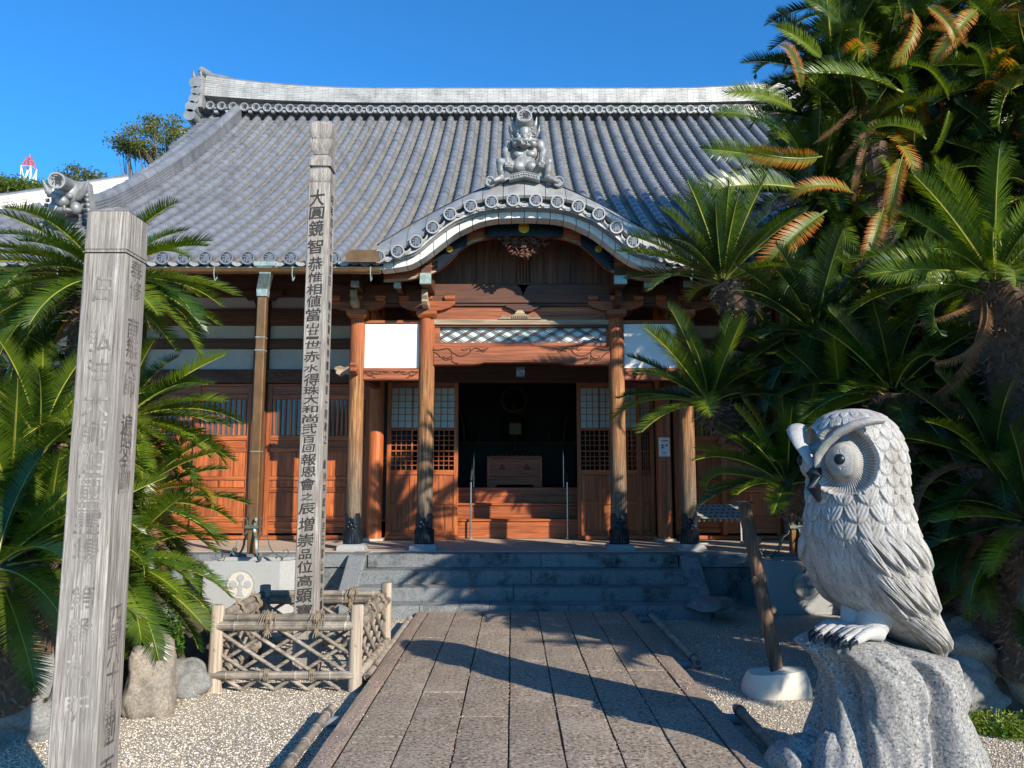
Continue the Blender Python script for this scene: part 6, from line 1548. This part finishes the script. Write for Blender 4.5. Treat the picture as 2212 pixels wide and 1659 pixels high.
FR = {'up': [frond_mesh('frond', G, c, s, vee=v) for c, s, v in ((18, 1, 30), (30, 2, 24), (24, 3, 28))],
      'arch': [frond_mesh('frond', G, c, s, vee=v, tipcurl=tc) for c, s, v, tc in ((30, 4, 24, 0), (44, 5, 22, 8), (24, 6, 26, 12), (54, 7, 18, 0))],
      'curl': [frond_mesh('frond', G, c, s, vee=v, tipcurl=tc, wide=.15) for c, s, v, tc in ((45, 8, 60, 55), (30, 9, 62, 75), (60, 18, 55, 40))],
      'yel': [frond_mesh('frond', Yl, c, s, vee=v, wide=.15, tipcurl=tc) for c, s, v, tc in ((80, 10, 16, 0), (60, 11, 20, 40))],
      'dead': [frond_mesh('frond', D, c, s, vee=v, wide=.12, thin=.007) for c, s, v in ((95, 12, 50), (60, 13, 60))]}
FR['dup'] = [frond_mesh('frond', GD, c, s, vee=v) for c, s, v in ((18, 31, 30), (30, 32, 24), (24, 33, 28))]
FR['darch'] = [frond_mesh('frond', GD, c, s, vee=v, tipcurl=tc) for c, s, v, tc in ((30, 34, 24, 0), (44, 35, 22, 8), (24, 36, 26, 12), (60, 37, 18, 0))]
def trunk_mesh(seed, L, r0, r1, bend, n_sc=420, topr=1.25):
    r = random.Random(seed); mb = MB(); K = 14; pts = []; rads = []
    for i in range(K + 1):
        t = i / K; pts.append(Vector(bend(t))); rads.append((r0 + (r1 - r0) * t) * (1 + .06 * math.sin(i * 2.1)) * (topr if t > .75 else 1))
    mb.tube(pts, rads, 12, 0)
    for k in range(n_sc):
        t = r.random() ** .8; f = t * K; i = min(int(f), K - 1); p = pts[i].lerp(pts[i + 1], f - i); d = (pts[i + 1] - pts[i]).normalized(); rd = rads[i]
        a = r.uniform(0, 2 * math.pi); sx = d.cross(EY).normalized(); sy = d.cross(sx).normalized(); o = sx * math.cos(a) + sy * math.sin(a)
        ln = r.uniform(.05, .10) * (1.3 if t > .7 else 1); w_ = .014; b = p + o * rd * .9; tg = d.cross(o).normalized(); dr = (o * r.uniform(.7, 1.2) + d * r.uniform(-.9, .8) + tg * r.uniform(-.3, .3)).normalized()
        q = b + dr * ln; mb.add([b - tg * w_ - d * .008, b + tg * w_ - d * .008, b + d * .014, q + tg * .004, q - tg * .004], [(0, 1, 3, 4), (1, 2, 3), (2, 0, 4), (2, 4, 3)], 1)
    return mb
NPL = [0]
def cycad(label, cx, cz, Y, root, n=26, L=1.15, seed=0, elev=(82, -22), mix=(.0, .06, .05), lean=(0, 0), trunk=True, tr=.16, skip=None, name='cycad', deep=False):
    r = random.Random(seed); c = Vector((cx, Y, cz)); rt = Vector(root)
    o = empty(name, rt, label=label, cat='cycad', group='cycads growing around the hall')
    if trunk:
        def bend(t): return (c - rt) * t + Vector(((c.x - rt.x) * .25 * math.sin(math.pi * t) * -1, 0, abs(c.x - rt.x) * .0)) * .6
        h = (c - rt).length; trunk_mesh(seed, h, tr * 1.1, tr, bend, int(90 + 260 * min(h, 2.6))).build('trunk', [M['bark'], M['bark_tip']], o)
    ln = Matrix.Rotation(R(lean[0]), 4, 'X') @ Matrix.Rotation(R(lean[1]), 4, 'Y')
    for i in range(n):
        f = (i + .5) / n; az = i * 2.39996 + r.uniform(-.25, .25) + seed; el = elev[0] + (elev[1] - elev[0]) * f ** .85 + r.uniform(-7, 7)
        rnd_ = r.random()
        if skip and skip(math.degrees(az) % 360): continue
        if rnd_ < mix[0]: ms = FR['yel']
        elif rnd_ < mix[0] + mix[1] and f > .5: ms = FR['dead']
        elif rnd_ > 1 - mix[2]: ms = FR['curl']
        else:
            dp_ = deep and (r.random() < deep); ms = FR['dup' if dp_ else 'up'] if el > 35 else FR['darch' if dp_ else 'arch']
        me = r.choice(ms); s = L * r.uniform(.86, 1.1)
        mt = Matrix.Translation(c - rt) @ ln @ Matrix.Rotation(az, 4, 'Z') @ Matrix.Rotation(R(-el), 4, 'Y') @ Matrix.Translation((tr * .5, 0, 0)) @ Matrix.Rotation(r.uniform(-.35, .35), 4, 'X') @ Matrix.Scale(s, 4)
        inst('frond', me, o, mtx=mt)
    return o
def cy(label, px, py, Y, root=None, **k):
    p = at(px, py, Y); root = root or (p.x, Y + .15, GZ + .3); return cycad(label, p.x, p.z, Y, root, **k)
# left bank
cy('tall cycad behind the top of the near post, its crown fanned before the roof', 222, 600, 6.6, (at(170, 700, 6.9).x, 6.9, .2), n=44, L=1.02, seed=1, elev=(48, -32), tr=.15, mix=(0, .03, .0))
cy('cycad at the far left edge with fronds rising past the plaster wall', 30, 800, 6.9, n=34, L=.95, seed=2, elev=(75, -20))
cy('dense cycad beside the near post, its fronds spreading over the red doors', 265, 905, 6.9, n=52, L=.92, seed=3, elev=(52, -45), mix=(.02, .08, 0))
cy('low cycad with fronds reaching towards the sunlit tank', 262, 1095, 6.7, n=56, L=.92, seed=4, elev=(55, -50), mix=(.02, .1, 0))
cy('cycad whose long fronds droop over the boulders right of the near post', 245, 1215, 6.3, n=44, L=.88, seed=5, elev=(45, -60), mix=(0, .05, 0))
cy('cycad left of the near post at half height', 85, 960, 6.2, n=44, L=.9, seed=6, elev=(72, -35))
cy('cycad at the left edge between the taller and the lowest ones', 20, 1080, 5.7, n=40, L=.9, seed=7, elev=(70, -35))
cy('lowest left cycad nearest the camera, with broad bright fronds', -12, 1228, 4.85, n=34, L=.84, seed=8, elev=(70, -30), mix=(0, 0, 0))
cy('small cycad low between the near post and the left edge', 100, 1180, 5.5, n=34, L=.75, seed=9, elev=(70, -20))
# a dead leaf hanging over the grey boulder
dl_ = at(60, 1285, 4.75); t = empty('dead_leaf', dl_, label='dry dark dead cycad leaf hanging over the grey boulder at far left', cat='dead leaf')
inst('frond', FR['dead'][0], t, mtx=Matrix.Rotation(R(-25), 4, 'Z') @ Matrix.Rotation(R(28), 4, 'Y') @ Matrix.Scale(.72, 4))
# right clump
RT = lambda x, y: (x, y, GZ + .35)
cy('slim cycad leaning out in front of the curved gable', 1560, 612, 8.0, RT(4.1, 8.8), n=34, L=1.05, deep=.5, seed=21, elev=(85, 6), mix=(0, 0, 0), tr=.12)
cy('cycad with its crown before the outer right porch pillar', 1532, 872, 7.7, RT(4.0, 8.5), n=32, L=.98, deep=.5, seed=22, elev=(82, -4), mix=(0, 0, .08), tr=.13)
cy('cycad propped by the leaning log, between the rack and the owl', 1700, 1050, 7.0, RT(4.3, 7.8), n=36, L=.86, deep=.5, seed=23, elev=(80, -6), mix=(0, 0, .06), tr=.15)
big = [(1850, 300, 9.7, 1.55), (1960, 110, 9.8, 1.55), (1770, 430, 9.7, 1.35), (2140, 30, 9.4, 1.6), (1800, 170, 9.9, 1.45), (2110, 290, 9.5, 1.5), (1990, 430, 9.7, 1.45), (1870, 30, 10.0, 1.4), (2240, 180, 9.0, 1.6), (1790, 560, 9.9, 1.15), (2240, 420, 8.8, 1.5), (1925, 600, 9.9, 1.2)]
names = ['with orange-tipped fronds hanging before the roof', 'topmost against the sky', 'leftmost before the tiled roof', 'at the upper right corner', 'between the roof ridge and the sky edge', 'with curled young fronds at the right', 'in the middle of the tall right clump', 'at the top with bright yellow leaves', 'highest at the right edge', 'low in the tall clump over the eave', 'at the right edge below the topmost ones', 'dark, deep inside the right clump']
for i, ((px, py, Y, L), nm) in enumerate(zip(big, names)):
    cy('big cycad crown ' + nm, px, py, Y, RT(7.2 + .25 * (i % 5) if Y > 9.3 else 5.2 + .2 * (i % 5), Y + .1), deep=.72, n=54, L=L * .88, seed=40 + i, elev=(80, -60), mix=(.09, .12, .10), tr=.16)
rq = random.Random(4)
dl = ['above the owl brow', 'behind the curled leaves', 'over the shaggy trunk', 'right of the orange fronds', 'high up at the right', 'under the hanging orange fronds', 'under the yellow top leaves', 'beside the shaggy trunk', 'straight above the owl head', 'over the back of the owl', 'right of the owl and high', 'just over the owl head', 'over the perforated rack', 'beside the owl back', 'left of the owl head']
for i, (px, py) in enumerate(((1900, 210), (2040, 190), (2060, 520), (2180, 540), (2190, 100), (1880, 480), (2010, 300), (2150, 650), (1850, 820), (1960, 700), (2080, 760), (2030, 880), (1760, 720), (2180, 900), (1900, 920))):
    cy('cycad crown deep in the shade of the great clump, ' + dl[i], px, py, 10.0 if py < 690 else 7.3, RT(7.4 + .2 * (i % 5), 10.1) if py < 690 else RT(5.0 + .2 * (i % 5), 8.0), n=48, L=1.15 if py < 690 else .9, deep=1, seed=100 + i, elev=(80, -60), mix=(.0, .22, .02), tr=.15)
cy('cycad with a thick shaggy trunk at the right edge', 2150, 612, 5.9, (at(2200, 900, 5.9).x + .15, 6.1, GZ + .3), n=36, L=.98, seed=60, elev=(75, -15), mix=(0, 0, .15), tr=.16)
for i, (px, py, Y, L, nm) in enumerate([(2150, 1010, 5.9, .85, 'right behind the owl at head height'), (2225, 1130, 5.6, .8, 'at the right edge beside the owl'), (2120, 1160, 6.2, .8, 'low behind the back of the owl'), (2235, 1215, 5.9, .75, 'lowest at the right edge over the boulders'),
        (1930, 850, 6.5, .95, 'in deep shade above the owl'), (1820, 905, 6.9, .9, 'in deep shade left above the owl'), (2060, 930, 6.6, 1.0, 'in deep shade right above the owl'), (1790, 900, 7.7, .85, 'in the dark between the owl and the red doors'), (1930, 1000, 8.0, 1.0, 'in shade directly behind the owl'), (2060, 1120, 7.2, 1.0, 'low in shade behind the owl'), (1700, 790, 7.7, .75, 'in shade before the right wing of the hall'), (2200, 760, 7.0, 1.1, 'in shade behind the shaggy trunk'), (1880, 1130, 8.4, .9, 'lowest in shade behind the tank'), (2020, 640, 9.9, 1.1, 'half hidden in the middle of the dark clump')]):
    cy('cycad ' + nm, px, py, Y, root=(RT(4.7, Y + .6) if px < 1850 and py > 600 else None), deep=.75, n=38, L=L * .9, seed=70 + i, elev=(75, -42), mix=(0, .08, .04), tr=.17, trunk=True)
# sun-struck outer fronds of the clump, each from its base to its tip
def frondset(label, root, lst, trunkto=None):
    o = empty('cycad', root, label=label, cat='cycad', group='cycads growing around the hall')
    if trunkto is not None:
        c = Vector(trunkto); rt = Vector(root); trunk_mesh(9, (c - rt).length, .16, .15, lambda t: (c - rt) * t).build('trunk', [M['bark'], M['bark_tip']], o)
    for (ax_, ay_, bx_, by_, Ya, Yb, kind, k, roll) in lst:
        p0, p1 = at(ax_, ay_, Ya), at(bx_, by_, Yb); d = p1 - p0; L = d.length; x = d.normalized(); y = Vector((.25, -1, .35)).cross(x).normalized(); z = x.cross(y)
        rot = Matrix((x, y, z)).transposed().to_4x4() @ Matrix.Rotation(R(roll - 25), 4, 'X') @ Matrix.Rotation(R(-14), 4, 'Y')
        inst('frond', FR[kind][k], o, mtx=Matrix.Translation(p0 - Vector(root)) @ rot @ Matrix.Scale(L * 1.05, 4))
    return o
r0 = (4.9, 9.4, GZ + .4)
frondset('outermost cycad head of the right clump, with orange and yellow hanging fronds', r0, [
 (1950, 335, 1918, 462, 8.6, 8.4, 'yel', 0, 60), (1908, 448, 1866, 590, 8.5, 8.3, 'yel', 1, 50), (1845, 418, 1722, 392, 8.6, 8.2, 'yel', 1, 30), (1735, 408, 1503, 424, 8.6, 8.3, 'arch', 2, 35), (1775, 338, 1636, 342, 8.6, 8.2, 'yel', 0, -35),
 (1950, 200, 1742, 172, 8.6, 8.2, 'arch', 0, 45), (1732, 200, 1700, 78, 8.9, 8.6, 'yel', 1, 10), (1785, 455, 1628, 590, 8.4, 8.1, 'yel', 1, 40), (2110, 20, 2040, 95, 8.4, 8.1, 'yel', 0, 30), (2000, 10, 2080, 80, 8.4, 8.1, 'yel', 1, 60), (1970, 20, 1975, 120, 8.4, 8.1, 'yel', 0, 0),
 (2050, 215, 1975, 130, 8.2, 7.9, 'curl', 1, 0), (2130, 170, 2100, 90, 8.0, 7.8, 'curl', 0, 0), (2000, 300, 1890, 260, 8.3, 7.9, 'curl', 2, 20), (2050, 240, 2030, 320, 8.0, 7.8, 'curl', 0, 40), (1900, 260, 1830, 330, 8.7, 8.4, 'dead', 0, 30), (1850, 230, 1780, 300, 8.8, 8.5, 'dead', 1, 10), (1880, 300, 1840, 400, 8.7, 8.4, 'dead', 0, 60), (1720, 240, 1580, 190, 8.9, 8.6, 'arch', 1, 10), (1700, 290, 1560, 230, 8.9, 8.6, 'arch', 3, 20), (1690, 350, 1520, 330, 8.9, 8.5, 'arch', 0, 0), (1780, 130, 1680, 60, 9.0, 8.8, 'arch', 2, 0), (1820, 60, 1740, -10, 9.0, 8.8, 'arch', 1, 0)], (at(1900, 300, 9.0).x, 9.2, at(1900, 300, 9.0).z))
frondset('brown dead fronds hanging from the shaggy trunk at the right edge', (at(2160, 640, 5.95).x, 5.95, GZ + .3), [
 (2125, 640, 2004, 705, 5.8, 5.6, 'dead', 1, 0), (2120, 640, 2078, 880, 5.8, 5.65, 'dead', 0, 20), (2130, 650, 2100, 820, 5.75, 5.6, 'dead', 0, -30), (2130, 635, 1985, 610, 5.8, 5.6, 'arch', 1, 30), (2150, 600, 1880, 590, 5.9, 5.7, 'arch', 2, 20)])
# cycads that stand just outside the picture on the right, whose shade falls on the steps and the upper path
for nm, x, y, z, L in (('nearest the owl', 4.75, 4.45, 2.55, 1.0), ('tallest of them', 5.7, 5.0, 3.05, 1.05), ('behind the other two', 6.5, 6.0, 3.2, 1.05), ('low in front', 4.9, 3.6, 2.3, .9), ('between the tall ones', 5.2, 4.2, 2.95, 1.0)):
    cycad('cycad just past the right edge of the picture, ' + nm, x, z, y, (x + .6, y + .3, GZ + .1), n=44, L=L, seed=int(x * 10), elev=(80, -45), mix=(0, .05, .03))
# small fern and weeds
def leafy(label, c, rad, n, seed, m, name='fern', sz=.03, cat='plant', flat=.6):
    r = random.Random(seed); mb = MB()
    for k in range(n):
        d = Vector((r.gauss(0, 1), r.gauss(0, 1), abs(r.gauss(0, 1)) * flat)).normalized() * r.random() ** .4; p = Vector((d.x * rad[0], d.y * rad[1], d.z * rad[2]))
        a = Vector((r.gauss(0, 1), r.gauss(0, 1), r.gauss(0, .6))).normalized(); b = a.cross(Vector((r.gauss(0, 1), r.gauss(0, 1), 1))).normalized(); s = sz * r.uniform(.6, 1.3)
        mb.add([p - a * s, p + b * s * .45, p + a * s, p - b * s * .45], [(0, 1, 2, 3)])
    fo = mb.build('leaves', m, kind='stuff'); st = MB()
    for k in range(7):
        a = r.uniform(0, 6.28); st.tube([(0, 0, -.05), (rad[0] * .4 * math.cos(a), rad[1] * .4 * math.sin(a), rad[2] * .5), (rad[0] * .7 * math.cos(a), rad[1] * .7 * math.sin(a), rad[2] * .8)], [.006, .004, .002], 4)
    s_ = st.build('stems', M['rachis']); e = empty(name, c, label=label, cat=cat); fo.parent = e; s_.parent = e; return e
c = gnd(400, 1440, GZ); leafy('bright yellow-green fern hanging between the boulders and the bamboo pen', (c.x + .0, 6.9, GZ + .05), (.17, .16, .62), 2600, 1, M['fern'], sz=.022)
c = gnd(392, 1390, GZ); leafy('small green fern low beside the mossy rock', (gnd(350, 1500, GZ).x, 6.1, GZ + .02), (.09, .08, .12), 300, 2, M['fern'], sz=.02)
for i, (px, py, Y, nm) in enumerate(((625, 1400, 7.55, 'inside the back of the bamboo pen'), (858, 1470, 6.35, 'by the right front log post of the pen'), (2150, 1560, 5.5, 'under the round boulder at right'), (2200, 1560, 5.4, 'at the right edge on the gravel'), (2070, 1480, 5.8, 'between the boulders behind the owl'))):
    big_ = i >= 2; leafy('tuft of green weeds ' + nm, (xx(px, py, Y), Y, GZ), (.22, .14, .16) if big_ else (.06, .05, .06), 900 if big_ else 90, 10 + i, M['fern'], 'weed', .016, 'weed')
# ------------------------------------------------------------------ trees and mast beyond the roof
def tree(label, c, rad, nb, per, seed, m, base, leaf=.09, cl=.32, flat=.8):
    r = random.Random(seed); o = empty('tree', base, label=label, cat='tree', group='trees beyond the hall'); base = Vector(base); c = Vector(c); tr_ = MB(); lf = MB()
    tr_.tube([(0, 0, 0), (c - base) * .5 + Vector((.1, 0, 0)), (c - base) * .9], [.25, .18, .10], 8)
    for k in range(nb):
        d = Vector((r.gauss(0, 1), r.gauss(0, 1), r.gauss(0, 1) * flat)).normalized() * (.35 + .65 * r.random() ** .5); tip = Vector((d.x * rad[0], d.y * rad[1], d.z * rad[2])) + c - base
        st = (c - base) * r.uniform(.55, .9); mid = st.lerp(tip, .55) + Vector((r.uniform(-.2, .2), 0, r.uniform(0, .3))); tr_.tube([st, mid, tip], [.05, .03, .01], 5)
        for q in range(per):
            p = tip + Vector((r.gauss(0, cl), r.gauss(0, cl), r.gauss(0, cl * .6))); a = Vector((r.gauss(0, 1), r.gauss(0, 1), r.gauss(-.3, .8))).normalized(); b = a.cross(Vector((r.gauss(0, 1), r.gauss(0, 1), 1))).normalized(); s = leaf * r.uniform(.6, 1.2)
            lf.add([p - a * s, p + b * s * .4, p + a * s, p - b * s * .4], [(0, 1, 2, 3)])
    tr_.build('trunk', M['twig'], o, smooth=50); lf.build('crown', m, o, kind='stuff'); return o
p = at(345, 300, 30); tree('loose broadleaf tree showing above the roof left of the ridge end', p, (1.6, 1.4, 1.05), 44, 150, 1, M['tree_leaf'], (p.x + .8, 30, GZ), leaf=.07, cl=.17)
p = at(275, 322, 30); tree('small clump of branches left of the loose broadleaf tree', p, (.5, .6, .28), 8, 130, 12, M['tree_leaf'], (p.x + 1.9, 30, GZ), leaf=.075, cl=.2)
p = at(180, 388, 30); tree('thin tree with sparse twigs above the corner ridge', p, (.9, .9, .32), 16, 95, 2, M['tree_leaf'], (p.x, 30, GZ), leaf=.075, cl=.17)
p = at(38, 428, 42); tree('rounded yellow-green tree at the far left before the red and white mast', p, (2.0, 1.6, 1.0), 60, 320, 3, M['tree_leaf2'], (p.x, 42, GZ), leaf=.10, cl=.3)
p = at(-70, 425, 42); tree('rounded tree cut by the left edge of the picture', p, (1.8, 1.6, 1.1), 30, 320, 4, M['tree_leaf2'], (p.x, 42, GZ), leaf=.10, cl=.3)
# lattice mast
my = 120; b0 = at(57, 430, my); t0 = at(57, 335, my); mast = empty('radio_mast', (b0.x, my, GZ), label='distant red and white steel lattice mast above the trees at far left', cat='mast')
def mastpart(za, zb, wa, wb, nm, mt, nseg):
    mb = MB()
    for k in range(nseg):
        u, v = k / nseg, (k + 1) / nseg; z1, z2 = za + (zb - za) * u, za + (zb - za) * v; w1, w2 = wa + (wb - wa) * u, wa + (wb - wa) * v
        C1 = [Vector((sx * w1, sy * w1, z1)) for sx, sy in ((-1, -1), (1, -1), (1, 1), (-1, 1))]; C2 = [Vector((sx * w2, sy * w2, z2)) for sx, sy in ((-1, -1), (1, -1), (1, 1), (-1, 1))]
        for q in range(4): mb.tube([C1[q], C2[q]], .075, 4); mb.tube([C1[q], C2[(q + 1) % 4]], .05, 4); mb.tube([C1[(q + 1) % 4], C2[q]], .05, 4); mb.tube([C2[q], C2[(q + 1) % 4]], .05, 4)
    return mb.build(nm, mt, mast)
zA = zz(362, my) - GZ; zB = zz(342, my) - GZ; hwm = (xx(70, 380, my) - xx(46, 380, my)) / 2
mastpart(0, zA, hwm * 1.5, hwm * .85, 'white_section', M['white_steel'], 9); mastpart(zA, zB, hwm * .85, hwm * .3, 'red_section', M['red_steel'], 2)
MB().tube([(0, 0, zB), (0, 0, zB + .8)], .06, 5).tube([(-.9, 0, zB + .25), (.5, 0, zB - .05)], .05, 4).build('antenna', M['red_steel'], mast)
# ------------------------------------------------------------------ gravel stones lying on the bed
r = random.Random(77); gv = MB()
OCT = [(1, 0, 0), (-1, 0, 0), (0, 1, 0), (0, -1, 0), (0, 0, 1), (0, 0, -1)]; OF = [(0, 2, 4), (2, 1, 4), (1, 3, 4), (3, 0, 4), (2, 0, 5), (1, 2, 5), (3, 1, 5), (0, 3, 5)]
def peb(x, y, s):
    a = r.uniform(0, 6.28); ca, sa = math.cos(a), math.sin(a); sx, sy, sz = s * r.uniform(.8, 1.3), s * r.uniform(.6, 1), s * r.uniform(.45, .8)
    gv.add([(x + (vx * sx) * ca - (vy * sy) * sa, y + (vx * sx) * sa + (vy * sy) * ca, GZ + .002 + vz * sz) for vx, vy, vz in OCT], OF)
for k in range(52000):
    y = 3.9 + 6 * r.random() ** 1.5; left = r.random() < .55
    x = -1.17 - (y * .36 + .2) * r.random() if left else 1.47 + (y * .36) * r.random(); peb(x, y, r.uniform(.0045, .0085))
for e_ in edges:
    for q_ in range(150):
        y = r.uniform(3.5, 9.5)
        if mnoise.noise(Vector((e_ * 9, y * 1.3, 0))) > -.05:
            n0 = len(gv.v); peb(e_ + r.uniform(-.006, .006), y, r.uniform(.003, .006)); gv.v[n0:] = [(a_, b_, c_ + .098) for a_, b_, c_ in gv.v[n0:]]
for q_ in range(260):
    sd_ = r.choice((-1, 1)); n0 = len(gv.v); peb((-1.08 if sd_ < 0 else 1.40) + r.gauss(0, .09), r.uniform(3.5, 9.5), r.uniform(.003, .007))
    if abs(gv.v[n0][0] - .155) > 1.25: gv.v[n0:] = gv.v[n0:]
    else: gv.v[n0:] = [(a_, b_, c_ + .116) for a_, b_, c_ in gv.v[n0:]]
gvo = gv.build('gravel', M['pebble']); tag(gvo, 'loose pale gravel stones beside the path', 'gravel', kind='stuff')
